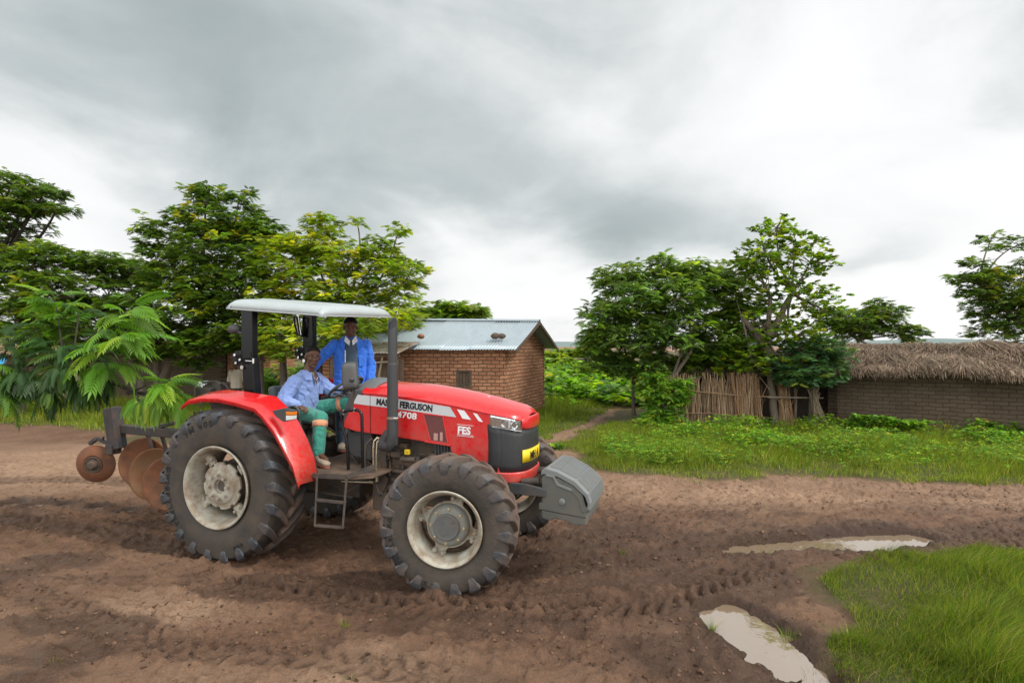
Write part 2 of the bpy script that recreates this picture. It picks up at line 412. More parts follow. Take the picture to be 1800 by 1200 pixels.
def bark(name, c1, c2, sc=9):
    m, nt, b = base_mat(name); c = objc(nt); mp = N(nt, 'ShaderNodeMapping'); mp.inputs['Scale'].default_value = (1, 1, .25); L(nt, c, mp.inputs[0])
    n = noise(nt, mp.outputs[0], sc*3, 7, .65); n2 = noise(nt, c, sc*.5, 4, .6)
    L(nt, mixc(nt, n2.outputs[0], mixc(nt, n.outputs[0], c1, c2), tuple(x*.7 for x in c1)), b.inputs['Base Color']); b.inputs['Roughness'].default_value = .85
    L(nt, bump(nt, n.outputs[0], .02), b.inputs['Normal']); return m
BARK = bark('grey_brown_bark', (.11, .085, .06), (.27, .22, .165))
BARKD = bark('dark_bark', (.035, .028, .022), (.10, .08, .06))
CANE = bark('dry_cane', (.25, .15, .08), (.52, .36, .22), 20); CANEP = bark('pale_cane', (.38, .26, .15), (.60, .44, .28), 20); CANED = bark('dark_cane', (.13, .08, .045), (.27, .17, .10), 20)
WOOD = bark('weathered_wood', (.07, .045, .028), (.20, .14, .09), 8)
POLE = bark('pale_pole_wood', (.22, .17, .12), (.42, .33, .24), 8)

def bricks(name, c1, c2, mortar, bw, bh, msize, bd=.012, rough=.85, stain=(.10, .07, .05), stain_amt=.4, warp=.02, mbias=0):
    """bricks follow object X (along wall) and Z"""
    m, nt, b = base_mat(name); c = objc(nt)
    s_ = N(nt, 'ShaderNodeSeparateXYZ'); L(nt, c, s_.inputs[0])
    nw = noise(nt, c, 3.0, 3, .5); nw2 = noise(nt, c, 14.0, 3, .5, 0, (3, 3, 3))
    u = mth(nt, 'ADD', s_.outputs[0], mth(nt, 'MULTIPLY', mth(nt, 'SUBTRACT', nw2.outputs[0], .5), warp))
    v = mth(nt, 'ADD', s_.outputs[2], mth(nt, 'MULTIPLY', mth(nt, 'SUBTRACT', nw.outputs[0], .5), warp*1.8))
    v = mth(nt, 'ADD', v, mth(nt, 'MULTIPLY', mth(nt, 'SUBTRACT', nw2.outputs[0], .5), warp*.4))
    cb = N(nt, 'ShaderNodeCombineXYZ'); L(nt, u, cb.inputs[0]); L(nt, v, cb.inputs[1])
    k = N(nt, 'ShaderNodeTexBrick'); L(nt, cb.outputs[0], k.inputs['Vector']); k.inputs['Scale'].default_value = 1
    k.inputs['Brick Width'].default_value = bw; k.inputs['Row Height'].default_value = bh; k.inputs['Mortar Size'].default_value = msize
    k.inputs['Mortar Smooth'].default_value = .35; k.inputs['Color1'].default_value = (0, 0, 0, 1); k.inputs['Color2'].default_value = (1, 1, 1, 1)
    k.inputs['Mortar'].default_value = (.5, .5, .5, 1); k.inputs['Bias'].default_value = 0
    n = noise(nt, c, 9, 6, .65); n2 = noise(nt, c, .9, 5, .6, 0, (2, 7, 1))
    f = mth(nt, 'ADD', mth(nt, 'MULTIPLY', k.outputs['Color'], .6), mth(nt, 'MULTIPLY', n.outputs[0], .5))
    col = mixc(nt, f, c1, c2)
    col = mixc(nt, k.outputs['Fac'], col, mortar)
    st = ramp(nt, n2.outputs[0], [(.42, (0, 0, 0)), (.72, (1, 1, 1))])
    col = mixc(nt, mth(nt, 'MULTIPLY', st, stain_amt), col, stain)
    L(nt, col, b.inputs['Base Color']); b.inputs['Roughness'].default_value = rough
    h = mth(nt, 'ADD', mth(nt, 'MULTIPLY', mth(nt, 'SUBTRACT', 1, k.outputs['Fac']), 1), mth(nt, 'MULTIPLY', n.outputs[0], .4))
    L(nt, bump(nt, h, bd), b.inputs['Normal']); b.inputs['Specular IOR Level'].default_value = .2; return m
BRICK = bricks('burnt_brick', (.25, .095, .05), (.51, .255, .14), (.100, .066, .043), .225, .098, .012, .016, warp=.045)
MBRICK = bricks('mud_brick', (.095, .070, .047), (.140, .104, .070), (.064, .047, .033), .27, .097, .008, .010, .9, (.055, .038, .025), .55, .05)
MUDW = simple('mud_plaster', (.115, .082, .06), .9, 0, 0, (.07, .05, .04), .4, 2, .01, 12, var=.15)
def tin(name, c1, c2, rustc, amt):
    m, nt, b = base_mat(name); c = objc(nt); mp = N(nt, 'ShaderNodeMapping'); mp.inputs['Scale'].default_value = (1.2, .22, 1); L(nt, c, mp.inputs[0])
    n = noise(nt, mp.outputs[0], 3.5, 6, .6); n2 = noise(nt, c, 5, 8, .7, 0, (4, 1, 1))
    col = mixc(nt, n.outputs[0], c1, c2)
    f = ramp(nt, mth(nt, 'ADD', mth(nt, 'MULTIPLY', n2.outputs[0], .55), mth(nt, 'MULTIPLY', n.outputs[0], .45)), [(.62-amt*.3, (0, 0, 0)), (.70-amt*.2, (1, 1, 1))])
    L(nt, mixc(nt, mth(nt, 'MULTIPLY', f, .9), col, rustc), b.inputs['Base Color']); b.inputs['Roughness'].default_value = .42; b.inputs['Metallic'].default_value = .35
    return m
TIN = tin('galvanised_sheet', (.27, .33, .36), (.40, .46, .49), (.25, .22, .19), .05)
TINR = tin('rusted_sheet', (.34, .33, .30), (.50, .47, .42), (.24, .10, .045), .62)

# water
m, nt, b = base_mat('muddy_water'); b.inputs['Base Color'].default_value = (.21, .15, .095, 1); b.inputs['Roughness'].default_value = .02
b.inputs['Specular IOR Level'].default_value = .5; b.inputs['IOR'].default_value = 3.0
nn = noise(nt, objc(nt), 9, 3, .5); L(nt, bump(nt, nn.outputs[0], .0015), b.inputs['Normal']); WATER = m
# ground: masks are attributes computed from where things stand (wet ruts, grassy soil, dry road crown)
m, nt, b = base_mat('earth_ground'); c = N(nt, 'ShaderNodeNewGeometry').outputs['Position']
at = N(nt, 'ShaderNodeAttribute', attribute_name='mask'); sp = N(nt, 'ShaderNodeSeparateColor'); L(nt, at.outputs['Color'], sp.inputs[0])
wet, veg, dry = sp.outputs[0], sp.outputs[1], sp.outputs[2]
na = noise(nt, c, 1.6, 8, .62); nb_ = noise(nt, c, 13, 8, .7, .4, (3, 1, 0)); ncx = noise(nt, c, 90, 5, .7)
col = mixc(nt, ramp(nt, na.outputs[0], [(.35, (0, 0, 0)), (.65, (1, 1, 1))]), (.155, .082, .047), (.235, .133, .080))
col = mixc(nt, ramp(nt, nb_.outputs[0], [(.45, (0, 0, 0)), (.72, (1, 1, 1))]), col, (.090, .050, .032))
dm = mth(nt, 'MULTIPLY', dry, ramp(nt, nb_.outputs[0], [(.25, (0, 0, 0)), (.55, (1, 1, 1))]))
col = mixc(nt, dm, col, mixc(nt, nb_.outputs[0], (.31, .195, .120), (.47, .31, .205)))
col = mixc(nt, mth(nt, 'MULTIPLY', wet, .85), col, mixc(nt, nb_.outputs[0], (.034, .021, .015), (.068, .041, .028)))
col = mixc(nt, veg, col, mixc(nt, nb_.outputs[0], (.075, .060, .028), (.135, .115, .048)))
spk = ramp(nt, ncx.outputs[0], [(.3, (.72, .72, .72)), (.7, (1.22, 1.2, 1.18))]); col = mixc(nt, 1.0, col, spk, 'MULTIPLY')
L(nt, col, b.inputs['Base Color'])
rr = N(nt, 'ShaderNodeMapRange'); rr.inputs[3].default_value = .82; rr.inputs[4].default_value = .24; L(nt, wet, rr.inputs[0]); L(nt, rr.outputs[0], b.inputs['Roughness'])
hh = mth(nt, 'ADD', mth(nt, 'MULTIPLY', nb_.outputs[0], 1.0), mth(nt, 'MULTIPLY', ncx.outputs[0], .30))
L(nt, bump(nt, hh, .055), b.inputs['Normal']); b.inputs['Specular IOR Level'].default_value = .3; EARTH = m
m, nt, b = base_mat('far_hill'); b.inputs['Base Color'].default_value = (.16, .21, .20, 1); b.inputs['Roughness'].default_value = 1; HILL = m  # pale grey-green has the distance haze put into the colour
# ================================================================ ground sheet with ruts, tyre prints, puddle hollows
def axis(lo_far, lo, hi, hi_far, step, grow=1.09):
    core = np.arange(lo, hi+1e-9, step); a = []; s = step; x = core[-1]
    while x < hi_far: s *= grow; x += s; a.append(x)
    b_ = []; s = step; x = core[0]
    while x > lo_far: s *= grow; x -= s; b_.append(x)
    return np.array(b_[::-1] + list(core) + a)
def seg_dist(x, y, pts):
    """distance to polyline, arclength, signed side"""
    D = np.full(x.shape, 1e9); S = np.zeros(x.shape); SG = np.zeros(x.shape); acc = 0
    for (x0, y0), (x1, y1) in zip(pts[:-1], pts[1:]):
        dx, dy = x1-x0, y1-y0; Ln = math.hypot(dx, dy)
        t = np.clip(((x-x0)*dx+(y-y0)*dy)/Ln**2, 0, 1); px, py = x0+t*dx, y0+t*dy
        d = np.hypot(x-px, y-py); sg = ((x-x0)*dy-(y-y0)*dx)/Ln
        k = d < D; D[k] = d[k]; S[k] = (acc+t*Ln)[k]; SG[k] = sg[k]; acc += Ln
    return D, S, SG
def in_poly(x, y, poly):
    c = np.zeros(x.shape, bool); n = len(poly)
    for i in range(n):
        x0, y0 = poly[i]; x1, y1 = poly[(i+1) % n]
        k = ((y0 > y) != (y1 > y)) & (x < (x1-x0)*(y-y0)/((y1-y0) if y1 != y0 else 1e-9)+x0); c ^= k
    return c
def poly_sd(x, y, poly):
    D, _, _ = seg_dist(x, y, poly+[poly[0]]); return np.where(in_poly(x, y, poly), -D, D)
FG = [(2.9, 5.2), (3.15, 5.4), (3.45, 5.6), (4.1, 5.78), (5.6, 6.0), (9, 6.2), (16, 5.6), (16, -3), (1.2, -3), (1.55, 2.6), (2.02, 3.55), (2.25, 3.9), (2.62, 4.3), (2.72, 4.75)]
MIDG = [(1.15, 9.9), (1.6, 9.55), (2.3, 9.2), (3.15, 8.95), (3.7, 9.0), (4.2, 9.45), (5.6, 9.35), (6.6, 9.0), (7.7, 8.75), (10, 8.2), (16, 7.2), (30, 8), (30, 15), (9, 17), (3.9, 20), (3.0, 17.4), (2.4, 15.6), (1.7, 13.8), (1.15, 12.0), (1.5, 10.8), (.9, 10.3)]
HOUSEG = [(.3, 12.4), (.9, 13.2), (1.45, 14.8), (2.1, 16.4), (3.0, 18.6), (3.6, 21), (3, 26), (-3, 40), (-10, 40), (-9, 12.5), (-3, 12.9)]
LEFTG = [(-3.5, 14.0), (-9.6, 14.2), (-10.5, 14.5), (-12, 15.4), (-16, 16.0), (-30, 16), (-60, 20), (-60, 60), (-3.5, 60)]
BACK = [(-60, 21), (3.0, 19.5), (4.2, 20.6), (9, 17.5), (30, 15.5), (60, 20), (60, 400), (-60, 400)]
GRASSREG = [FG, MIDG, HOUSEG, LEFTG]
POOLS1 = [(2.5, 6.13, .14), (2.75, 6.15, .17), (3.05, 6.2, .17), (3.35, 6.22, .22), (3.65, 6.28, .26), (3.95, 6.34, .27), (4.25, 6.40, .25), (4.55, 6.44, .18), (2.3, 6.08, .08)]
POOLS2 = [(1.70, 4.62, .15), (1.80, 4.72, .12), (1.80, 4.45, .21), (1.87, 4.22, .20), (1.89, 4.02, .19), (1.93, 3.83, .16), (1.99, 3.64, .12)]
POOLS3 = [(-6.9, 7.85, .12), (-6.5, 7.8, .12), (-6.1, 7.85, .10), (-5.6, 7.7, .09), (-5.1, 7.55, .08)]
# (polyline, half width, depth, lug pitch, lug depth, wet)
TRACKS = [([(-9, 8.0), (-7.2, 7.45), (-5.4, 6.85), (-4.0, 6.3), (-2.9, 5.86)], .21, .035, .165, .034, .75),
          ([(-9, 9.3), (-6.5, 9.05), (-4, 8.4), (-2, 7.5)], .22, .030, .16, .02, .5),
          ([(-2.9, 5.25), (-1.7, 4.95), (-.9, 4.70), (.3, 4.62), (1.25, 4.85), (2.3, 5.45), (4.0, 5.75), (6.5, 6.6), (9, 6.9)], .19, .024, .15, .045, .45),
          ([(-.5, 5.15), (.3, 5.6), (1.5, 5.9), (2.3, 6.05), (3.5, 6.25), (4.6, 6.45), (6.2, 6.9), (9, 7.4)], .24, .045, .15, .012, .8),
          ([(-1.3, 6.7), (0, 6.55), (1.0, 6.4), (2.0, 6.2)], .11, .012, .055, .022, .45),
          ([(.2, 6.0), (.9, 5.85), (1.6, 5.75), (2.6, 5.8)], .08, .010, .045, .018, .3),
          ([(-3.2, 4.2), (-2.2, 4.05), (-1.1, 3.9), (-.3, 3.75), (.5, 3.3)], .15, .018, .14, .012, .4),
          ([(-.75, 4.75), (-.1, 4.35), (.6, 3.9), (1.2, 3.4)], .07, .02, .4, .0, .3),
          ([(-.9, 4.0), (-.1, 4.35), (.7, 4.9), (1.0, 5.05)], .05, .02, .4, .0, .3),
          ([(-5.4, 5.8), (-4.2, 5.0), (-3.3, 4.5), (-2.6, 4.2)], .16, .02, .14, .018, .45),
          ([(1.52, 5.05), (1.46, 4.5), (1.40, 3.9), (1.36, 3.2)], .03, .028, .4, .0, .4),
          ([(1.62, 5.0), (1.50, 4.75), (1.30, 4.3), (1.1, 3.3)], .035, .02, .4, .0, .4),
          ([(5.6, 8.3), (7.5, 8.0), (9.5, 7.6)], .16, .018, .14, .018, .2),
          ([(.5, 7.6), (2.5, 7.5), (5, 7.7), (8, 7.5)], .2, .02, .16, .006, .15),
          ([(-9, 6.3), (-6.5, 5.7), (-5.2, 5.3), (-3.5, 5.25)], .14, .02, .15, .01, .35)]
def ground_h(x, y, full=False):
    x = np.asarray(x, float); y = np.asarray(y, float)
    near = smooth01((26-np.hypot(x, y))/14)
    veg = np.zeros(x.shape); jit = (fbm(x*2.2, y*2.2, 4, 31)-.5)*.7
    for P in GRASSREG + [BACK]:
        veg = np.maximum(veg, smooth01(.5-(poly_sd(x, y, P)+jit)/.28))
    press = 0
    for wx, wy in ((-2.86, 5.84), (-2.34, 7.35), (-.55, 5.02), (-.015, 6.57)): press = press + .038*np.exp(-(((x-wx)**2+(y-wy)**2)/.20))
    h = (fbm(x*.33, y*.33, 3, 3)-.5)*.10*near
    road = (1-veg)
    lump = (fbm(x*3.1, y*3.6, 5, 9, .55)-.5)
    h = h + near*road*(lump*.055+(fbm(x*9, y*11, 4, 19, .6)-.5)*.035) + near*veg*.03
    rid = 1-np.abs(2*fbm(x*5.5+y*1.5, y*8, 4, 21)-1)
    churn = smooth01((1.35-np.hypot((x-.6)/1.5, (y-4.6)/.75)))*road
    h += churn*(rid-.8)*.07
    cl = fbm(x*16, y*16, 3, 77); h += near*road*(np.clip(cl-.56, 0, 1))*.16
    wet = smooth01((fbm(x*.9, y*1.6, 5, 14)-.50)*9)*.62*road*smooth01((8.2-y)/1.5)
    wet = np.maximum(wet, churn*.25)
    wet = np.maximum(wet, road*.50*smooth01((1.1-np.abs(y-6.15-.04*x))/1.1)*smooth01((x+1)/2))
    for pts, hw, dep, pitch, ld, wt in TRACKS:
        D, S, SG = seg_dist(x, y, pts); e = smooth01((hw+.03-D)/.06)
        n_ = (fbm(S*1.3, SG*2, 2, 5)-.5); fade = smooth01((fbm(x*1.1, y*1.1, 3, 61)-.30)*5)
        h -= e*dep*(.6+.8*n_)
        berm = np.exp(-((D-hw-.06)/.05)**2); h += berm*dep*.5*road
        if ld > 0:
            ph = (S + np.abs(SG)*.85)/pitch + (SG > 0)*.5; q = np.abs((ph % 1)-.5)*2
            lug = smooth01((q-.50)/.30)*smooth01((hw-.01-D)/.03)*smooth01((np.abs(SG)-.008)/.02)
            h -= (lug-.3*(D < hw))*ld*fade*1.5; wet = np.maximum(wet, np.clip(lug*fade, 0, 1)*(.55+.4*wt)*road)
        wet = np.maximum(wet, e*wt*(.35+.5*fbm(x*3, y*3, 3, 55))*road)
    h = h + press
    rim = (fbm(x*7, y*7, 3, 91)-.5)
    for PL, hs, yh in ((POOLS1, 1.0, .075), (POOLS2, 1.0, .085), (POOLS3, .8, .06)):
        m_ = np.zeros(x.shape); wm = np.zeros(x.shape)
        for px, py, pr in PL:
            d = np.hypot(x-px, y-py)/pr + rim*.55
            m_ = np.maximum(m_, smooth01(1.75-d)); wm = np.maximum(wm, smooth01((2.6-d)/1.3))
        h = h*(1-.85*m_) - yh*m_; wet = np.maximum(wet, wm*.95)
    if full:
        dry = smooth01((fbm(x*.6, y*.9, 4, 44)-.40)*4)*road
        zone = np.maximum.reduce([.55*smooth01((y-7.2)/1.2)*smooth01((x+1)/2), smooth01(1.2-np.hypot((x-3.2)/3.2, (y-8.1)/.9)), smooth01(1.2-np.hypot((x+.9)/.75, (y-3.75)/.5)),
                                  smooth01(1.3-np.hypot((x+7)/4.5, (y-10.6)/2.6)), .8*smooth01(1.2-np.hypot((x+2.8)/1.0, (y-4.6)/.5)), .8*smooth01(1.2-np.hypot((x-8)/4, (y-7.9)/.7)),
                                  .6*smooth01(1.2-np.hypot((x+2.3)/1.6, (y-3.6)/.5))])
        dry = np.clip(dry*.25+zone*(.35+.9*fbm(x*2, y*3, 4, 8)), 0, 1)*(1-wet)
        return h, np.stack([wet*(1-veg), veg, dry*(1-veg)], -1)
    return h
gx = axis(-2500, -7.6, 7.6, 2500, .024, 1.07); gy = axis(-40, 2.7, 8.2, 4500, .024, 1.045)
GX, GY = np.meshgrid(gx, gy); hz, msk = ground_h(GX.ravel(), GY.ravel(), True)
nx_, ny_ = len(gx), len(gy); ii = np.arange(nx_*ny_).reshape(ny_, nx_)
Fq = np.stack([ii[:-1, :-1], ii[:-1, 1:], ii[1:, 1:], ii[1:, :-1]], -1).reshape(-1, 4)
g = mesh_np('ground', np.stack([GX.ravel(), GY.ravel(), hz], 1), Fq, EARTH, None, True, {'mask': msk}); tag(g, kind='structure')
def gh(x, y): return float(ground_h(np.array([x]), np.array([y]))[0])
def water(name, x0, x1, y0, y1, z, lab):
    mb = MB(); mb.grid([[(x0+(x1-x0)*i/8, y0+(y1-y0)*j/8, z) for j in range(9)] for i in range(9)])
    o = mb.build(name, WATER, None, 180); tag(o, kind='structure'); return o
water('puddle_water', 2.0, 4.85, 5.75, 6.8, -.052, ''); water('puddle_water', 1.35, 2.25, 3.35, 5.0, -.052, ''); water('puddle_water', -7.6, -4.9, 7.4, 8.1, -.05, '')
# far rise on the horizon, and bush country in front of it
mb = MB(); P = []
for i in range(90):
    x = -2400+i*54; hgt = 17+9*math.sin(i*.21)+6*math.sin(i*.53+1); P.append([(x, 1700, -3), (x, 1800, hgt*.75), (x, 1950, hgt), (x, 2300, -3)])
mb.grid(P); tag(mb.build('hills', HILL, None, 180), kind='structure')

# ================================================================ blades and leaves
def grass_mesh(name, pts, hgt, wid, lean, cols, mat, parent=None, seed=1, segs=3):
    """pts (n,3); per-blade height/width; bent ribbon of `segs` quads narrowing to the tip"""
    r = np.random.default_rng(seed); n = len(pts); a = r.uniform(0, 2*np.pi, n); f = a+r.normal(np.pi/2, .5, n)
    t = np.linspace(0, 1, segs+1)[None, :]; Hh = hgt[:, None]
    off = (t**1.8)*lean[:, None]*Hh; z = Hh*t*(1-.25*t*lean[:, None])
    cxp = pts[:, 0:1]+np.cos(a)[:, None]*off; cyp = pts[:, 1:2]+np.sin(a)[:, None]*off; cz = pts[:, 2:3]+z
    ww = wid[:, None]*(1-t**1.6*.93)*.5
    sx, sy = np.cos(f)[:, None]*ww, np.sin(f)[:, None]*ww
    V = np.stack([np.stack([cxp-sx, cyp-sy, cz], -1), np.stack([cxp+sx, cyp+sy, cz], -1)], 2).reshape(-1, 3)
    k = (segs+1)*2; base = (np.arange(n)*k)[:, None, None]
    q = np.array([[2*i, 2*i+1, 2*i+3, 2*i+2] for i in range(segs)])[None]
    F = (base+q).reshape(-1, 4)
    C = np.repeat(cols, k, 0)
    return mesh_np(name, V, F, mat, parent, True, {'tint': C})
def scatter(poly, n, dens=None, seed=0, edge=.0):
    r = np.random.default_rng(seed); P = np.array(poly); lo, hi = P.min(0), P.max(0); out = []; c = 0
    while c < n:
        x = r.uniform(lo[0], hi[0], n*2); y = r.uniform(lo[1], hi[1], n*2); k = in_poly(x, y, poly)
        if edge: k |= (poly_sd(x, y, poly) < edge*(fbm(x*2.5, y*2.5, 3, 71)-.42)*3)
        x, y = x[k], y[k]
        if dens is not None: p = dens(x, y); k = r.uniform(0, 1, len(x)) < p; x, y = x[k], y[k]
        out.append(np.stack([x, y], 1)); c += len(x)
    o = np.concatenate(out)[:n]; return np.column_stack([o, ground_h(o[:, 0], o[:, 1])-.01])
def colmix(r, n, pal, w_, var=.22):
    pal = np.array(pal); i = r.choice(len(pal), n, p=np.array(w_)/sum(w_)); c = pal[i]*(1+r.normal(0, var, (n, 1)))
    return np.clip(c*(1+r.normal(0, .05, (n, 3))), .004, 1)
GP = [(.135, .205, .020), (.080, .140, .020), (.23, .285, .03), (.31, .28, .07), (.42, .33, .14)]
def grow_grass(label_name, poly, n, h0, h1, wd, seed, clip=None, w_=(4, 3, 3, 1.2, .35), edge=.28, segs=3, patch=1.2):
    r = np.random.default_rng(seed)
    dens = lambda x, y: np.clip(.16+2.0*(fbm(x*patch*1.5, y*patch*1.5, 4, seed)-.28), .24, 1)*(1 if clip is None else clip(x, y))
    pts = scatter(poly, n, dens, seed, edge)
    cl = fbm(pts[:, 0]*patch*1.6, pts[:, 1]*patch*1.6, 3, seed+5); sd_ = np.clip(-poly_sd(pts[:, 0], pts[:, 1], poly)/.7, .42, 1)
    h = r.uniform(h0*.6, h1, n)*(.15+1.7*cl**1.4*1.25)*sd_*np.where(r.uniform(0, 1, n) < .04, 1.6, 1); C = colmix(r, n, GP, w_)
    C *= (.72+.56*fbm(pts[:, 0]*1.3, pts[:, 1]*1.3, 3, seed+9))[:, None]
    o = grass_mesh('grass', pts, h, r.uniform(.6, 1.3, n)*wd, r.uniform(.15, .95, n), C, GRASS, None, seed, segs)
    tag(o, kind='stuff'); return o
inview = lambda x, y: ((np.abs(x) < .98*y+.6) & (y > 2.6)).astype(float)
grow_grass('fg', [(2.9, 5.2), (3.15, 5.4), (3.45, 5.6), (4.1, 5.78), (5.6, 6.0), (6.6, 6.1), (3.4, 2.9), (1.75, 2.9), (2.02, 3.55), (2.25, 3.9), (2.62, 4.3), (2.72, 4.75)], 62000, .09, .27, .0045, 11, inview, edge=.12)
grow_grass('mid', [(1.15, 9.9), (1.6, 9.55), (2.3, 9.2), (3.15, 8.95), (3.7, 9.0), (4.2, 9.45), (5.6, 9.35), (6.6, 9.0), (7.7, 8.75), (10, 8.2), (14.5, 11.5), (12, 12.6), (8.4, 14.8), (4.0, 15.6), (2.6, 15.4), (1.7, 13.8), (1.15, 12.0), (1.5, 10.8), (.9, 10.3)], 82000, .12, .34, .008, 12, inview, w_=(4, 2, 4, 1.3, .5))
grow_grass('house', [(.3, 12.4), (.9, 13.2), (1.45, 14.8), (2.1, 16.4), (3.0, 18.6), (3.6, 21), (1.2, 24), (-1, 16), (-4, 13.4)], 34000, .14, .34, .011, 13, inview, w_=(4, 3, 3, .6, .2))
grow_grass('left', [(-3.5, 14.0), (-9.6, 14.2), (-10.5, 14.5), (-12, 15.4), (-16, 16.0), (-24, 17), (-22, 22), (-6, 21)], 42000, .2, .45, .014, 14, inview, w_=(3, 1.5, 5, 1.5, .3), segs=2)
grow_grass('far', [(1.4, 24), (3.6, 20.5), (9, 19), (30, 36), (-10, 60), (-8, 26)], 26000, .3, .6, .03, 15, inview, w_=(3, 2, 3, 2, .5), segs=2)
# tufts standing alone on the road
def tuft(x, y, n, h, lab, seed, spread=.06):
    r = np.random.default_rng(seed); ra, rq = r.uniform(0, 6.283, n), spread*r.uniform(0, 1, n)**.7; p = np.column_stack([x+ra*0+np.cos(ra)*rq, y+np.sin(ra)*rq]); p = np.column_stack([p, ground_h(p[:, 0], p[:, 1])-.005])
    o = grass_mesh('grass_tuft', p, r.uniform(.4, 1.1, n)*h, r.uniform(.7, 1.2, n)*.004, r.uniform(.2, 1.1, n), colmix(r, n, GP, (4, 3, 3, .5, .2)), GRASS, None, seed)
    return tag(o, lab, 'grass tuft', 'grass tufts on the mud')
tuft(-1.29, 4.40, 26, .07, 'small green grass tuft on bare mud below and left of the front wheel', 51, .05)
tuft(-1.04, 3.68, 14, .05, 'tiny grass tuft on the dry patch at the bottom of the photo', 52, .035)
tuft(1.16, 6.02, 40, .08, 'small dark grass tuft on the rutted mud left of the long puddle', 53, .04)
tuft(1.55, 4.42, 40, .13, 'upright grass tuft at the left rim of the nearer puddle', 54, .03)
tuft(2.08, 4.30, 60, .11, 'grass tuft at the right rim of the nearer puddle', 55, .06)
tuft(2.4, 4.05, 90, .14, 'loose grass tuft between the nearer puddle and the grass bank', 56, .12)
tuft(2.0, 3.78, 30, .08, 'sparse grass tuft growing in the lower end of the nearer puddle', 57, .07)
tuft(2.75, 5.95, 60, .10, 'grass tuft by the upper tip of the grass bank under the long puddle', 58, .08)
tuft(-3.1, 3.86, 20, .05, 'tiny grass tuft on the mud at lower left', 59, .04)

# small clods, pebbles and litter pressed out of the ruts: too many to count
def clods(n, seed):
    r = np.random.default_rng(seed); P = []
    while len(P) < n:
        x = r.uniform(-7, 8); y = r.uniform(2.9, 9.0)
        if abs(x) > .95*y+.3: continue
        P.append((x, y))
    P = np.array(P); m_ = np.zeros(len(P)); veg = np.zeros(len(P))
    for pts, hw, dep, pitch, ld, wt in TRACKS: D, S, SG = seg_dist(P[:, 0], P[:, 1], pts); m_ = np.maximum(m_, np.exp(-((D-hw)/.10)**2))
    for Q in GRASSREG: veg = np.maximum(veg, (poly_sd(P[:, 0], P[:, 1], Q) < .05).astype(float))
    cl = fbm(P[:, 0]*1.4, P[:, 1]*1.4, 3, 4); k = (r.uniform(0, 1, len(P)) < .12+.75*m_*smooth01((cl-.4)*5)+.3*smooth01((cl-.6)*8)) & (veg < .5); P = P[k]; n = len(P)
    ph = (1+5**.5)/2; V = np.array([(-1, ph, 0), (1, ph, 0), (-1, -ph, 0), (1, -ph, 0), (0, -1, ph), (0, 1, ph), (0, -1, -ph), (0, 1, -ph), (ph, 0, -1), (ph, 0, 1), (-ph, 0, -1), (-ph, 0, 1)])/1.9
    F = np.array([(0, 11, 5), (0, 5, 1), (0, 1, 7), (0, 7, 10), (0, 10, 11), (1, 5, 9), (5, 11, 4), (11, 10, 2), (10, 7, 6), (7, 1, 8), (3, 9, 4), (3, 4, 2), (3, 2, 6), (3, 6, 8), (3, 8, 9), (4, 9, 5), (2, 4, 11), (6, 2, 10), (8, 6, 7), (9, 8, 1)])
    sc = .004+.013*r.uniform(0, 1, n)**3.0; W = V[None]*r.uniform(.7, 1.35, (n, 12, 1))*np.stack([r.uniform(.8, 1.5, n), r.uniform(.8, 1.4, n), r.uniform(.5, .9, n)], 1)[:, None]*sc[:, None, None]
    a = r.uniform(0, 6.28, n)[:, None]; W = np.stack([W[..., 0]*np.cos(a)-W[..., 1]*np.sin(a), W[..., 0]*np.sin(a)+W[..., 1]*np.cos(a), W[..., 2]], -1)
    z = ground_h(P[:, 0], P[:, 1]); W = W+np.stack([P[:, 0], P[:, 1], z+sc*.15], 1)[:, None]
    mk = np.zeros((n*12, 3)); mk[:, 0] = np.repeat(r.uniform(0, .9, n)*(r.uniform(0, 1, n) < .6), 12); mk[:, 2] = np.repeat(r.uniform(0, .8, n), 12)*(mk[:, 0] < .1)
    o = mesh_np('mud_clods', W.reshape(-1, 3), (F[None]+(np.arange(n)*12)[:, None, None]).reshape(-1, 3), EARTH, None, True, {'mask': mk}); tag(o, kind='stuff')
clods(26000, 5)
def litter(n, seed):
    r = np.random.default_rng(seed); x = r.uniform(-6, 6, n); y = r.uniform(2.9, 10, n); k = (np.abs(x) < y) & (fbm(x*.8, y*.8, 3, 9) > .45); x, y = x[k], y[k]; n = len(x); z = ground_h(x, y)+.004
    a = r.uniform(0, 6.28, n); tw = r.uniform(0, 1, n) < .55; L_ = np.where(tw, r.uniform(.02, .09, n), r.uniform(.012, .035, n)); W_ = np.where(tw, r.uniform(.0008, .002, n), L_*.22)
    d = np.stack([np.cos(a), np.sin(a), r.uniform(-.1, .25, n)], 1); s_ = np.stack([-np.sin(a), np.cos(a), 0*a], 1); c = np.stack([x, y, z], 1)
    V = np.stack([c-d*L_[:, None]*.5, c+s_*W_[:, None], c+d*L_[:, None]*.5, c-s_*W_[:, None]], 1).reshape(-1, 3)
    col = colmix(r, n, [(.38, .28, .16), (.22, .15, .09), (.26, .30, .06), (.10, .07, .045)], (4, 3, 1.5, 2), .2)
    o = mesh_np('leaf_litter', V, np.arange(n*4).reshape(-1, 4), GRASS, None, False, {'tint': np.repeat(col, 4, 0)}); tag(o, kind='stuff')
litter(1500, 6)
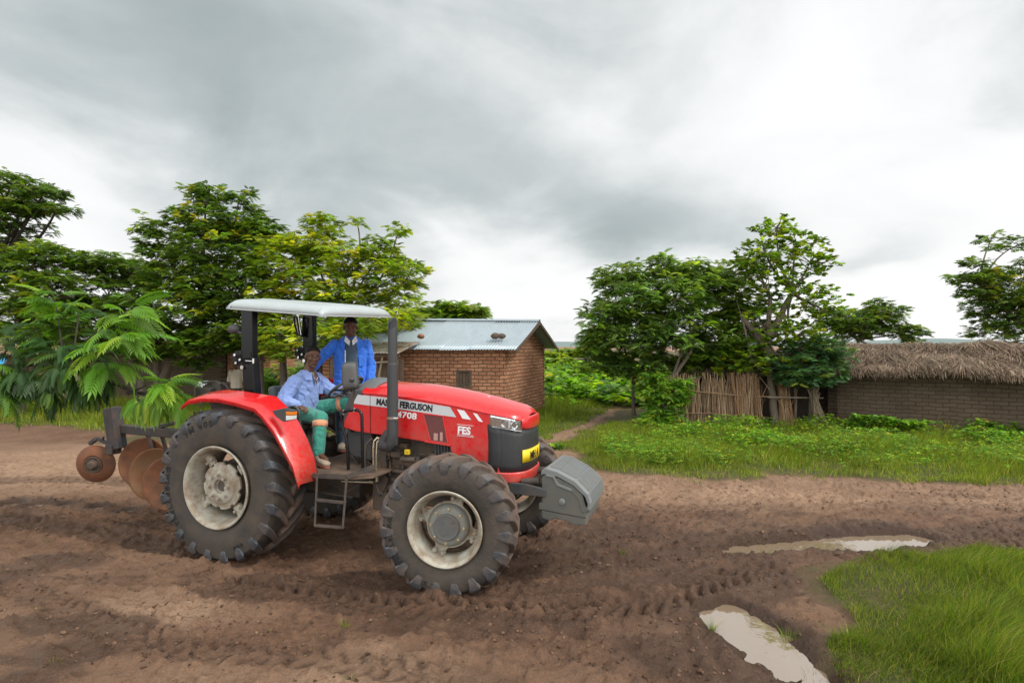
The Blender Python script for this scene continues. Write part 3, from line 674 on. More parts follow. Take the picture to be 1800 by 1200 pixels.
# ================================================================ leaf templates and trees
def leaf_compound(pairs=6, L=1.0, ll=.42, lw=.11, droop=.55, fine=False):
    """pinnate leaf along +x, drooping; returns V,F (quads)"""
    V = []; F = []
    def pos(t): return np.array([t*L*(1-.12*droop*t), 0, .12*L*math.sin(t*2.2)-droop*L*t*t*.75])
    for k in range(1, pairs+1):
        t = .22+.78*k/(pairs+.3); p = pos(t)
        for s in (-1, 1):
            ang = math.radians(62-24*t); d = np.array([math.cos(ang), s*math.sin(ang), -.30]); d /= np.linalg.norm(d)
            l_ = ll*(1-.35*abs(t-.5)*1.6); side = np.cross(d, [0, 0, 1.0]); side /= np.linalg.norm(side); b = len(V)
            if fine:
                up = np.array([0, 0, 1.])
                mid = p+d*l_*.5+up*.03*L; V += [p, p+d*l_*.3+side*lw*.5, p+d*l_*.3-side*lw*.5, p+d*l_*.68+side*lw*.42-up*.02*L, p+d*l_*.68-side*lw*.42-up*.02*L, p+d*l_-up*.09*L, mid, mid]
                V[-2] = p+d*l_*.3-up*.012*L; V[-1] = p+d*l_*.68-up*.035*L
                F += [(b, b+1, b+3, b+7), (b, b+7, b+4, b+2), (b+7, b+3, b+5, b+5), (b+7, b+5, b+5, b+4)]
                F[-2] = (b+7, b+3, b+5, b+4); F.pop()
            else:
                V += [p, p+d*l_*.45+side*lw*.5, p+d*l_-np.array([0, 0, .08*L]), p+d*l_*.45-side*lw*.5]; F.append((b, b+1, b+2, b+3))
    p = pos(1.0); b = len(V); V += [p, p+np.array([ll*.4, lw*.5, -.05*L]), p+np.array([ll*.9, 0, -.2*L]), p+np.array([ll*.4, -lw*.5, -.05*L])]; F.append((b, b+1, b+2, b+3))
    # leaf stalk
    b = len(V); q = [pos(t) for t in (0, .35, .7, 1.0)]
    for p in q: V += [p+np.array([0, .012*L, 0]), p-np.array([0, .012*L, 0])]
    for i in range(3): F.append((b+2*i, b+2*i+1, b+2*i+3, b+2*i+2))
    return np.array(V, float), np.array(F)
def leaf_simple(L=1.0, w=.5, droop=.35):
    V = [(0, 0, 0), (.12*L, .02, 0), (.12*L, -.02, 0), (.42*L, w*.5*L, .05*L), (.42*L, 0, -.02*L), (.42*L, -w*.5*L, .05*L), (.8*L, w*.42*L, -.12*L*droop), (.8*L, 0, -.2*L*droop), (.8*L, -w*.42*L, -.12*L*droop), (1.05*L, 0, -.42*L*droop)]
    F = [(0, 2, 4, 1), (1, 4, 3, 3), (4, 7, 6, 3), (5, 8, 7, 4), (7, 9, 9, 6)]
    F = [(0, 5, 4, 3), (3, 4, 7, 6), (4, 5, 8, 7), (6, 7, 8, 9)]
    return np.array(V, float), np.array(F)
def instance(V, F, pos, yaw, pitch, roll, scale, cols):
    n = len(pos); cy, sy = np.cos(yaw), np.sin(yaw); cp, sp = np.cos(pitch), np.sin(pitch); cr_, sr = np.cos(roll), np.sin(roll)
    X = V[None, :, 0]*scale[:, None]; Y = V[None, :, 1]*scale[:, None]; Z = V[None, :, 2]*scale[:, None]
    Y, Z = Y*cr_[:, None]-Z*sr[:, None], Y*sr[:, None]+Z*cr_[:, None]
    X, Z = X*cp[:, None]-Z*sp[:, None], X*sp[:, None]+Z*cp[:, None]
    X, Y = X*cy[:, None]-Y*sy[:, None], X*sy[:, None]+Y*cy[:, None]
    P = np.stack([X+pos[:, 0:1], Y+pos[:, 1:2], Z+pos[:, 2:3]], -1).reshape(-1, 3)
    FF = (F[None]+(np.arange(n)*len(V))[:, None, None]).reshape(-1, F.shape[1])
    return P, FF, np.repeat(cols, len(V), 0)
LT = {'c6': leaf_compound(6, 1, .40, .15, .55), 'c9': leaf_compound(9, 1, .32, .095, .55), 'c4': leaf_compound(4, 1, .45, .20, .5),
      'fine': leaf_compound(9, 1, .34, .068, .5, True), 's': leaf_simple(1, .62, .5), 'sn': leaf_simple(1, .3, .4)}
PAL = dict(
    dark=[(.095, .165, .022), (.130, .215, .024), (.070, .125, .022), (.20, .27, .026), (.36, .36, .03)],
    mid=[(.155, .245, .028), (.20, .29, .028), (.100, .175, .024), (.27, .34, .026), (.42, .40, .03)],
    yell=[(.165, .245, .024), (.22, .30, .026), (.125, .205, .022), (.37, .42, .028), (.52, .49, .04)],
    fresh=[(.14, .29, .030), (.21, .37, .034), (.095, .20, .026), (.31, .43, .04), (.42, .40, .05)],
    blue=[(.105, .180, .044), (.140, .230, .050), (.165, .265, .048), (.24, .34, .04), (.32, .33, .04)],
    gloss=[(.055, .125, .045), (.085, .180, .055), (.065, .145, .055), (.14, .23, .045), (.22, .26, .04)])
def crown_points(r, ells, n, up=.3):
    """twig ends spread through the ellipsoids' volume, thicker near the skin"""
    vol = np.array([e[3]*e[4]*e[5] for e in ells])**.62; k = r.choice(len(ells), n, p=vol/vol.sum()); E = np.array(ells)[k]
    d = r.normal(0, 1, (n, 3)); d /= np.linalg.norm(d, axis=1)[:, None]; rad = r.uniform(.10, 1, n)**.42*np.where(r.uniform(0, 1, n) < .22, r.uniform(1.0, 1.22, n), 1)
    p = E[:, :3]+d*rad[:, None]*E[:, 3:6]; return p, d, k
def rosettes(r, tips, dirs, per, size, pal, w_, tmpl, flat=.35, var=.2, palvar=None):
    n = len(tips)*per; ti = np.repeat(np.arange(len(tips)), per)
    yaw = r.uniform(0, 2*np.pi, n); oy = np.arctan2(dirs[ti, 1], dirs[ti, 0]); k = r.uniform(0, 1, n) < .45; yaw[k] = oy[k]+r.normal(0, .8, k.sum())
    pit = r.uniform(-.15, .95, n)*(1-flat)+flat*r.normal(.05, .25, n); sc = size*r.uniform(.65, 1.2, n)
    pos = tips[ti]+r.normal(0, size*.10, (n, 3))
    tc_ = colmix(r, len(tips), PAL[pal], w_, var)      # colour follows the twig, then varies leaf by leaf
    C = np.clip(tc_[ti]*(1+r.normal(0, .20, (n, 1)))*(1+r.normal(0, .05, (n, 3))), .004, .8)
    V, F = LT[tmpl]; return instance(V, F, pos, yaw, pit, r.normal(0, .35, n), sc, C)
def limb(mb, p0, p1, r0, r1, r, sag=.15, n=5):
    p0, p1 = np.array(p0, float), np.array(p1, float); L_ = np.linalg.norm(p1-p0); pts = []; rad = []
    o = r.normal(0, L_*.06, 3)
    for i in range(n+1):
        t = i/n; p = p0*(1-t)+p1*t; p = p+o*math.sin(math.pi*t); p[2] += -L_*sag*math.sin(math.pi*t)*.5*(1 if sag > 0 else 1)
        pts.append(p); rad.append(r0*(1-t)+r1*t)
    mb.tube([tuple(p) for p in pts], rad, 7 if r0 > .04 else 5, True); return pts
def make_tree(name, label, base, trunks, ells, ntips, per, size, pal, w_, tmpl, seed, cat='tree', group=None, mat=LEAF, bk=BARK, tr=.11, flat=.35, lim=1, extra=None):
    """trunks: list of polylines (world points) ending where limbs start"""
    r = np.random.default_rng(seed); bz = gh(*base[:2])-.04; t = thing(name, label, cat, (base[0], base[1], bz), 0, group); O = np.array([base[0], base[1], bz])
    tips, dirs, kk = crown_points(r, ells, ntips)
    mb = MB(); heads = []
    for tl in trunks:
        pts = [np.array(p, float)-O for p in tl]; P2 = []
        for a, b in zip(pts[:-1], pts[1:]):
            for q in range(4): P2.append(a*(1-q/4)+b*(q/4)+r.normal(0, tr*.10, 3)*(0 if q == 0 and a is pts[0] else 1))
        P2.append(pts[-1]); rr = [tr*(1.25 if i == 0 else 1)*(1-.5*i/(len(P2)-1)) for i in range(len(P2))]
        mb.tube([tuple(p) for p in P2], rr, 10); heads.append(pts[-1])
    heads = np.array(heads); lims = []
    for i, e in enumerate(ells):
        c = np.array(e[:3])-O; h = heads[np.argmin(np.linalg.norm(heads-c, axis=1))]
        pts = limb(mb, h, c, tr*.38, tr*.13, r, .1, 6); lims.append(pts)
    for i in range(len(tips)):
        if i % max(1, int(len(tips)/(90*lim))): continue
        tp = tips[i]-O; L_ = np.array(lims[kk[i]]+[heads[np.argmin(np.linalg.norm(heads-tp, axis=1))]]); j = np.argmin(np.linalg.norm(L_-tp, axis=1)*(1+.2*r.uniform(0, 1, len(L_))))
        limb(mb, L_[j], tp, tr*.14, tr*.05, r, .1, 4)
    mb.build('trunk', bk, t, 60, fix=False)
    V, F, C = rosettes(r, tips-O, dirs, per, size, pal, w_, tmpl, flat)
    mesh_np('crown', V, F, mat, t, False, {'tint': C}); return t
def ell(u, v, Yd, ru, rv, dy=None):
    """crown lobe measured off the photo: centre direction and distance -> metres"""
    s = Yd/1000; return ((u-900)*s, Yd, 2.15+(608-v)*s, ru*s, (dy if dy else ru*s*.8), rv*s)
W0 = (5, 3, 3, 1, .25)
# --- left group
make_tree('spreading_tree', 'tallest dark tree at the far left edge with layered flat boughs', (-18.0, 19.0), [[(-18.0, 19.0, 0), (-17.8, 19, 3), (-17.3, 19, 4.6)]],
    [ell(20, 322, 18.5, 55, 14, 1.5), ell(-10, 345, 18.5, 75, 22, 1.8), ell(75, 340, 18.2, 40, 9, .8), ell(100, 366, 18, 26, 6, .5), ell(20, 395, 18.5, 45, 16, 1.4), ell(-40, 420, 19, 70, 45, 2), ell(60, 372, 18.4, 46, 8, .9), ell(30, 360, 18.5, 60, 14, 1.2)],
    560, 8, .245, 'dark', W0, 'c9', 101, lim=1.4, tr=.2, flat=.6, bk=BARKD)
make_tree('leafy_tree', 'round green tree at the left edge behind the leafy bough', (-15.2, 17.6), [[(-15.2, 17.6, 0), (-15.0, 17.5, 1.6), (-14.6, 17.5, 2.6)]],
    [ell(60, 470, 17.5, 60, 40, 1.4), ell(10, 510, 17.5, 70, 55, 1.6), ell(95, 520, 17.2, 55, 45, 1.4), ell(40, 560, 17.0, 75, 35, 1.5), ell(80, 445, 17.6, 40, 22, 1), ell(60, 592, 16.8, 95, 20, 1.4)],
    640, 8, .245, 'dark', (4, 4, 2, 2.2, .7), 'c6', 102, tr=.14)
make_tree('leafy_tree', 'low green tree filling the gap behind the bright bough tips at left', (-12.6, 19.2), [[(-12.6, 19.2, 0), (-12.6, 19.1, 1.5), (-12.5, 19, 2.4)]],
    [ell(185, 470, 19, 50, 26, 1.4), ell(225, 478, 19, 40, 32, 1.3), ell(190, 520, 18.7, 65, 40, 1.5), ell(160, 560, 18.5, 70, 35, 1.5), ell(230, 560, 18.2, 50, 40, 1.4), ell(180, 598, 18, 80, 24, 1.5)],
    720, 8, .245, 'dark', (5, 4, 3, 1.2, .2), 'c6', 103, tr=.13)
make_tree('leafy_tree', 'tall dark green tree rising behind the rear of the tractor canopy', (-11.3, 18.4), [[(-11.35, 18.4, 0), (-11.4, 18.3, 1.5), (-11.0, 18.1, 2.7)], [(-11.35, 18.4, .8), (-10.7, 18.2, 2.1), (-9.8, 18, 3.2)], [(-10.3, 18.8, 0), (-10.4, 18.7, 2), (-9.9, 18.3, 3)], [(-11.6, 18.2, 0), (-11.9, 18.2, 1.2), (-12.4, 18.2, 2.0)]],
    [ell(262, 400, 18, 24, 20, .6), ell(285, 432, 18, 34, 26, .8), ell(362, 345, 18, 30, 26, .7), ell(362, 395, 18, 52, 34, 1.2), ell(430, 395, 18, 52, 36, 1.2), ell(470, 415, 18, 34, 26, .9), ell(400, 450, 17.8, 85, 52, 1.8), ell(310, 480, 18, 60, 45, 1.5), ell(330, 545, 17.6, 85, 50, 1.8), ell(420, 520, 17.5, 90, 55, 1.9), ell(300, 595, 17.4, 60, 30, 1.2), ell(370, 600, 17.2, 70, 26, 1.2), ell(430, 585, 17.0, 50, 28, 1.2), ell(345, 640, 17.4, 22, 12, .6), ell(262, 622, 17.4, 36, 14, .6), ell(420, 345, 18, 20, 14, .4)],
    1750, 8, .245, 'dark', (5, 4, 4, 1.5, .35), 'c6', 104, tr=.16, lim=1.5)
make_tree('yellowing_tree', 'light green tree with many yellow leaves above the tractor canopy', (-6.9, 17.3), [[(-7.6, 17.3, 0), (-7.65, 17.2, 1.9), (-7.0, 17.0, 3.0)], [(-7.0, 17.5, 0), (-7.0, 17.4, 2.0), (-7.6, 17.2, 2.6)], [(-5.7, 17.0, 0), (-5.7, 17.0, 2.1), (-4.9, 16.9, 3.2)], [(-7.6, 17.3, 1.6), (-8.5, 17.1, 2.6)]],
    [ell(565, 395, 17, 30, 20, .6), ell(545, 430, 17, 50, 30, 1), ell(628, 393, 17, 16, 12, .3), ell(700, 405, 16.8, 15, 11, .3), ell(600, 450, 17, 65, 35, 1.3), ell(665, 450, 16.9, 48, 28, 1.1), ell(725, 472, 16.8, 26, 18, .6), ell(690, 490, 16.8, 55, 35, 1.3), ell(560, 500, 16.9, 90, 45, 1.7), ell(620, 540, 16.7, 80, 40, 1.5), ell(700, 545, 16.5, 45, 30, 1), ell(500, 455, 17, 50, 45, 1.2), ell(560, 575, 16.4, 60, 25, 1.2), ell(480, 540, 16.6, 45, 35, 1.2), ell(610, 585, 14.6, 34, 26, .7), ell(655, 570, 14.4, 40, 22, .8), ell(705, 562, 14.5, 34, 20, .7), ell(560, 590, 14.8, 36, 30, .8), ell(500, 590, 16, 45, 26, 1), ell(515, 618, 15.6, 40, 20, .8), ell(470, 610, 16.5, 30, 20, .8)],
    1300, 7, .235, 'yell', (4, 4.5, 1.2, 3, 1.3), 'c6', 105, tr=.13, lim=1.8)
make_tree('leafy_tree', 'green tree top showing above the ridge of the tin roofed brick house', (-2.8, 27), [[(-2.8, 27, 0), (-2.8, 27, 2.6)]],
    [ell(795, 548, 27, 30, 18, 1), ell(765, 555, 27, 25, 14, 1), ell(825, 552, 27, 26, 12, 1), ell(850, 548, 27, 10, 7, .5), ell(740, 562, 27, 22, 14, 1)], 200, 8, .42, 'mid', W0, 'c6', 106, tr=.13)
# --- right group
make_tree('drooping_tree', 'broad feathery tree left of the cane fence with two pale forked trunks', (4.3, 16.0), [[(4.30, 15.7, 0), (4.38, 15.75, 1.1), (4.75, 15.8, 2.1)], [(4.40, 15.75, 1.15), (5.0, 15.9, 2.0), (5.0, 16, 2.9)], [(3.7, 17.3, 0), (3.65, 17.2, 1.2), (3.3, 17.0, 2.3)], [(3.65, 17.2, 1.0), (4.2, 17.1, 2.0)]],
    [ell(1072, 490, 16.4, 30, 20, .7), ell(1105, 480, 16.4, 28, 18, .6), ell(1160, 470, 16.4, 24, 22, .6), ell(1065, 560, 16.2, 42, 35, 1.2), ell(1110, 525, 16.3, 60, 40, 1.4), ell(1180, 520, 16.3, 65, 45, 1.5), ell(1240, 500, 16.4, 45, 30, 1.2), ell(1100, 590, 16.2, 75, 40, 1.5), ell(1190, 580, 16.1, 70, 42, 1.5), ell(1045, 600, 16.2, 30, 22, .8), ell(1125, 640, 16.8, 60, 28, 1.3), ell(1215, 480, 16.4, 40, 24, .9), ell(1060, 640, 16.6, 34, 18, .9)],
    1350, 8, .25, 'blue', (5, 5, 3, 1.8, .12), 'c9', 107, tr=.06, lim=1.4)
make_tree('drooping_tree', 'feathery green tree between the forked trunk tree and the tall broad leaved tree', (6.4, 17.0), [[(6.4, 17.0, 0), (6.2, 17, 2.2)]],
    [ell(1290, 480, 16.9, 42, 24, 1.0), ell(1275, 530, 16.8, 50, 42, 1.3), ell(1310, 560, 16.7, 45, 45, 1.2), ell(1260, 600, 16.6, 50, 40, 1.3), ell(1230, 640, 16.6, 45, 22, 1.1), ell(1300, 620, 16.5, 45, 30, 1.1)],
    560, 8, .25, 'mid', (5, 3, 4, 1.5, .12), 'c9', 108, tr=.10)
make_tree('broad_leaved_tree', 'tallest tree on the right with big round leaves standing in front of the cane fence', (7.05, 15.35), [[(7.12, 15.35, 0), (6.95, 15.3, 1.0), (6.9, 15.3, 2.2), (6.95, 15.3, 3.4)], [(6.92, 15.3, 2.4), (7.6, 15.4, 3.6)], [(6.92, 15.3, 2.0), (6.2, 15.4, 3.0)]],
    [ell(1365, 400, 15.4, 30, 18, .6), ell(1335, 398, 15.4, 16, 9, .4), ell(1400, 425, 15.4, 40, 22, .8), ell(1350, 445, 15.4, 48, 28, 1), ell(1425, 460, 15.3, 40, 34, .9), ell(1345, 500, 15.4, 55, 36, 1.2), ell(1420, 530, 15.3, 55, 38, 1.2), ell(1455, 545, 15.2, 28, 22, .7), ell(1340, 570, 15.3, 45, 35, 1.1), ell(1320, 630, 15.2, 40, 32, 1), ell(1400, 590, 15.3, 55, 30, 1.2), ell(1375, 640, 15.2, 30, 20, .8), ell(1330, 460, 15.4, 40, 26, .9)],
    950, 8, .14, 'mid', (5, 2.5, 5, 2.2, .25), 's', 109, tr=.11, lim=1.6, flat=.2)
make_tree('glossy_shrub_tree', 'low dark glossy leaved tree hanging over the cane bundle post', (8.0, 15.3), [[(8.0, 15.3, 0), (7.9, 15.0, 1.4), (8.0, 14.8, 1.9)]],
    [ell(1430, 615, 14.9, 42, 24, .9), ell(1425, 655, 14.7, 45, 28, .9), ell(1390, 640, 14.8, 26, 28, .7), ell(1460, 630, 14.7, 20, 34, .6), ell(1400, 668, 14.6, 24, 12, .5)], 300, 8, .18, 'gloss', W0, 'c4', 110, mat=LEAFG, tr=.05)
make_tree('leafy_tree', 'dark tree rising behind the left part of the thatched roof', (14, 23), [[(14, 23, 0), (14, 23, 2.4)]],
    [ell(1540, 560, 23, 40, 24, 1.2), ell(1545, 535, 23, 18, 10, .7), ell(1500, 575, 23, 45, 24, 1.3), ell(1590, 585, 23, 28, 16, 1), ell(1470, 560, 23, 30, 20, 1), ell(1610, 598, 23, 12, 7, .5)], 420, 8, .24, 'dark', (5, 4, 3, 1.4, .3), 'c4', 111, tr=.12)
make_tree('spreading_tree', 'dark loose boughed tree at the right edge behind the thatched roof', (18.6, 20), [[(18.6, 20, 0), (18.4, 20, 2.4), (18.0, 20, 3.2)], [(18.4, 20, 2.4), (17.0, 19.8, 3.6), (16.2, 19.7, 4.3)]],
    [ell(1790, 430, 20, 45, 12, .9), ell(1745, 418, 20, 24, 7, .5), ell(1800, 500, 20, 60, 50, 1.6), ell(1730, 490, 19.9, 34, 15, .9), ell(1690, 488, 19.8, 24, 7, .5), ell(1770, 540, 20, 55, 40, 1.4), ell(1745, 580, 20, 35, 22, 1), ell(1850, 560, 20, 70, 60, 1.6), ell(1720, 462, 19.9, 16, 9, .4), ell(1720, 515, 19.9, 34, 12, .8)],
    760, 8, .23, 'dark', (5, 4, 3, 1.2, .5), 'c4', 112, tr=.10, lim=2.2)
# --- feathery sapling clump at the fence corner
make_tree('feathery_bush', 'bright feathery green bush at the left end of the cane fence', (4.15, 15.0), [[(4.15, 15.0, 0), (4.15, 15.0, .7)]],
    [ell(1150, 680, 15, 28, 22, .5), ell(1170, 715, 14.9, 32, 30, .5), ell(1145, 665, 15, 22, 12, .4), ell(1195, 690, 15, 20, 26, .4), ell(1150, 735, 14.8, 24, 14, .4)], 300, 8, .17, 'fresh', (4, 2.5, 4, .6, .1), 'c9', 113, 'bush', tr=.03)
# --- bushes of the open country beyond the path
bsh = [(985, 640, 42, 26, 10, 'mid', 'grey green bush nearest the brick house corner on the horizon side'), (1020, 652, 30, 8, 8, 'dark', 'small dark round bush in the leafy field'),
       (1035, 618, 60, 20, 6, 'yell', 'pale olive bush on the skyline right of the brick house'), (965, 628, 75, 26, 8, 'yell', 'pale bush low on the skyline beside the brick house wall'), (1075, 630, 70, 26, 10, 'yell', 'yellowish bush between the house and the trees'), (1095, 655, 40, 20, 10, 'mid', 'green bush under the drooping tree boughs'), (985, 700, 22, 9, 7, 'dark', 'low dark weed bush near the brick house wall'), (1005, 620, 90, 34, 5, 'mid', 'far green bush on the skyline')]
for i, (u, v, Yd, ru, rv, pl, lab) in enumerate(bsh):
    e = ell(u, v, Yd, ru, rv, ru*Yd/1000*.7)
    make_tree('bush', lab, (e[0], e[1]), [[(e[0], e[1], 0), (e[0], e[1], max(.3, e[2]-.2))]], [e, (e[0]+e[3]*.5, e[1], e[2]-e[5]*.3, e[3]*.6, e[4]*.6, e[5]*.7)], int(170), 6, .010*Yd if Yd > 30 else .16, pl, W0, 'c4', 200+i, 'bush', 'bushes beyond the path', tr=.04, lim=.4)
make_tree('bush', 'leafy green bush between the trunks behind the driver', (-7.9, 19.6), [[(-7.9, 19.6, 0), (-7.9, 19.6, .5)]], [ell(510, 665, 19.6, 55, 26, 1), ell(470, 680, 19.2, 30, 20, .8), ell(555, 670, 19.3, 28, 22, .7)], 260, 7, .2, 'fresh', W0, 'c4', 240, 'bush', tr=.04, lim=.4)
# leafy field crop and weeds: nobody could count it
def weeds(name, poly, n, size, pal, w_, tmpl, seed, h0, h1, per=7, clip=None, mat=LEAF, sp=.1):
    r = np.random.default_rng(seed); dens = lambda x, y: np.clip(3.2*(fbm(x*.9, y*.9, 3, seed)-.38), .02, 1)*(1 if clip is None else clip(x, y))
    p = scatter(poly, n, dens, seed); p[:, 2] += r.uniform(h0, h1, n)*(.4+fbm(p[:, 0], p[:, 1], 2, seed+3)); d = r.normal(0, 1, (n, 3))
    V, F, C = rosettes(r, p, d, per, size, pal, w_, tmpl, .3); o = mesh_np(name, V, F, mat, None, False, {'tint': C}); return tag(o, kind='stuff')
weeds('leafy_field_plants', [(1.3, 19.5), (3.3, 19.8), (5.2, 19), (12, 45), (2.2, 60)], 2600, .34, 'fresh', (4, 4, 2, 2, .3), 's', 301, .1, .75)
weeds('weeds', [(2.6, 12.6), (3.6, 11.6), (6.5, 11.4), (10, 10.6), (13.4, 11.2), (11.8, 12.5), (8.6, 14.4), (6.8, 15.1), (4.2, 14.9), (3.0, 14.2)], 2600, .052, 'fresh', (4, 3, 3, 2, .5), 's', 302, .04, .36)
weeds('weeds', [(2.2, 10.3), (4.2, 10.0), (7.5, 10.0), (10, 10.2), (9, 12.6), (6.6, 13.5), (3.4, 13.3)], 3000, .042, 'fresh', (4, 2, 2, 4, 1), 'sn', 303, .03, .28)
weeds('weeds', [(1.7, 10.2), (3.2, 9.3), (4.6, 9.7), (7.5, 9.1), (11, 8.9), (11.5, 11.5), (7, 14), (3.4, 14.4), (1.9, 12.6)], 5600, .042, 'fresh', (5, 3, 3, 3, .6), 'c4', 307, .02, .34, 5, sp=.1)
weeds('weeds', [(7.5, 14.6), (9.2, 13.9), (12.6, 12.0), (12.0, 11.6), (8.6, 13.3)], 900, .10, 'fresh', (4, 2, 4, 1, .2), 's', 304, .1, .45)
weeds('weeds', [(-9.5, 19.0), (-5.4, 18), (-4.0, 19), (-4.4, 22), (-9.5, 22)], 900, .20, 'fresh', (4, 3, 2, 2, .3), 's', 306, .1, .8)
# small single plants by the path
for i, (x, y, s_, lab) in enumerate(((.95, 11.9, .055, 'pale tufted weed in the bare earth where the path meets the road'), (1.9, 11.7, .045, 'straggly weed right of the path mouth'), (.35, 10.9, .035, 'tiny seedling on the road edge behind the ballast block'))):
    r = np.random.default_rng(400+i); n = 26; p = np.column_stack([r.normal(x, s_*1.7, n), r.normal(y, s_*1.5, n), np.full(n, gh(x, y)+s_*.6)+r.uniform(0, s_*1.2, n)])
    V, F, C = rosettes(r, p, r.normal(0, 1, (n, 3)), 9, s_*1.6, 'fresh', (3, 2, 4, 1, .3), 'sn', 0); tag(mesh_np('weed_plant', V, F, LEAF, None, False, {'tint': C}), lab, 'weed', 'weeds by the path')
# ================================================================ buildings
def wall_part(name, p0, p1, h, mat, parent, O, thick=.22, gable=None, hole=None, z0=-.15, h1=None, label=None, rough=.006, seed=0):
    """a wall running p0 -> p1 (outside on the right-hand side), own local X along it; optional gable rise and one opening"""
    p0, p1 = Vector(p0), Vector(p1); d = p1-p0; Ln = d.length; h1 = h if h1 is None else h1
    mb = MB(); r = np.random.default_rng(seed)
    def top(x):
        t = x/Ln; z = h*(1-t)+h1*t
        if gable: z += gable*(1-abs(2*t-1))
        return z
    xs = sorted(set([0, Ln] + [Ln*i/24 for i in range(25)] + ([hole[0], hole[1]] if hole else [])))
    def cell(xa, xb, za0, zb0, za1, zb1):
        vs = [(xa, 0, za0), (xb, 0, zb0), (xb, 0, zb1), (xa, 0, za1), (xa, thick, za0), (xb, thick, zb0), (xb, thick, zb1), (xa, thick, za1)]
        mb.add(vs, [(0, 1, 2, 3), (5, 4, 7, 6), (3, 2, 6, 7), (1, 0, 4, 5), (0, 3, 7, 4), (1, 5, 6, 2)])
    for a, b in zip(xs[:-1], xs[1:]):
        if hole and a >= hole[0]-1e-6 and b <= hole[1]+1e-6:
            if hole[2] > z0: cell(a, b, z0, z0, hole[2], hole[2])
            cell(a, b, hole[3], hole[3], top(a), top(b))
        else: cell(a, b, z0, z0, top(a), top(b))
    o = mb.build(name, mat, parent, fix=False); o.location = p0-Vector(O); o.rotation_euler = (0, 0, math.atan2(d.y, d.x))
    return tag(o, label)
def corrugated(name, A, B, C_, D_, mat, parent, O, pitch=.076, amp=.011, seed=0, sheets=.75, n2=6, lift=.008):
    """sheet roof: A-B along the eave, D-C along the ridge; waves run eave to ridge"""
    A, B, C_, D_ = (np.array(p, float)-np.array(O, float) for p in (A, B, C_, D_)); Ln = np.linalg.norm(B-A); n = int(Ln/pitch*6); r = np.random.default_rng(seed)
    nrm = np.cross(B-A, D_-A); nrm /= np.linalg.norm(nrm); nrm *= np.sign(nrm[2]); P = []
    ragged = r.normal(0, .012, int(Ln/sheets)+2); lf = r.uniform(0, 1, int(Ln/sheets)+2)
    for i in range(n+1):
        t = i/n; k = int(t*Ln/sheets); row = []; off = amp*math.sin(2*math.pi*t*Ln/pitch) + lift*lf[k]
        e = (A*(1-t)+B*t); rg = (D_*(1-t)+C_*t); e = e-(rg-e)/np.linalg.norm(rg-e)*ragged[k]
        for j in range(n2+1):
            s = j/n2; row.append(tuple(e*(1-s)+rg*s+nrm*(off+.010*math.sin(s*5+k*2.1))))
        P.append(row)
    mb = MB(); mb.grid(P); return mb.build(name, mat, parent, 60, solid=.003, fix=False)
# --- brick house with tin roof
A = Vector((-.18, 15.0, 0)); B = Vector((1.06, 18.55, 0)); fd = Vector((-.99, .14, 0)).normalized(); Cc = A+fd*5.1; Dd = B+fd*5.1
bh = thing('brick_house', 'small red brick house with grey corrugated tin roof behind the tractor bonnet', 'house', tuple(A)); O = tuple(A)
HW = 2.12; RZ = 2.86
gd = (B-A).normalized(); gl = (B-A).length
def onfront(u, z):  # point on the front wall plane seen at column u
    k = (u-900)/1000; t = (k*A.y-A.x)/(fd.x-k*fd.y); return t
xf = lambda u: 5.1-onfront(u, 0)
wall_part('wall', Cc, A, HW, BRICK, bh, O, hole=(xf(802), xf(829), 2.15-(681-608)*.0152, 2.15-(650-608)*.0152), label='front brick wall with little shuttered window')
wall_part('wall', A, B, HW, BRICK, bh, O, gable=RZ-HW-.06, label='gable end brick wall', seed=2)
wall_part('wall', B, Dd, HW, BRICK, bh, O, seed=3); wall_part('wall', Dd, Cc, HW, BRICK, bh, O, gable=RZ-HW-.06, seed=4)
# window: frame, shutter boards
def local_on(wall_p0, wall_p1, x, z, out):
    d = (Vector(wall_p1)-Vector(wall_p0)).normalized(); n = Vector((d.y, -d.x, 0)); return Vector(wall_p0)+d*x+n*out+Vector((0, 0, z))-Vector(O)
wx0, wx1 = xf(802), xf(829); wz0, wz1 = 2.15-(681-608)*.0152, 2.15-(650-608)*.0152
win = MB(); p = lambda x, z, o_=-.02: local_on(Cc, A, x, z, o_)
win.bar(p(wx0+.03, wz0), p(wx0+.03, wz1), .05, .07); win.bar(p(wx1-.03, wz0), p(wx1-.03, wz1), .05, .07); win.bar(p(wx0, wz1-.025), p(wx1, wz1-.025), .06, .05); win.bar(p(wx0-.02, wz0+.02), p(wx1+.02, wz0+.02), .09, .05)
wf = win.build('window', WOOD, bh, bevel=.004); sh = MB()
for i in range(3):
    a_ = wx0+.062+(wx1-wx0-.124)*i/3; b_ = wx0+.058+(wx1-wx0-.124)*(i+1)/3-.006; q = MB()
    sh.bar(p((a_+b_)/2, wz0+.05, -.05), p((a_+b_)/2+.004*i, wz1-.055, -.045), .02, b_-a_, up=(1, 0, 0))
sh.build('shutter', WOOD, wf, bevel=.002)
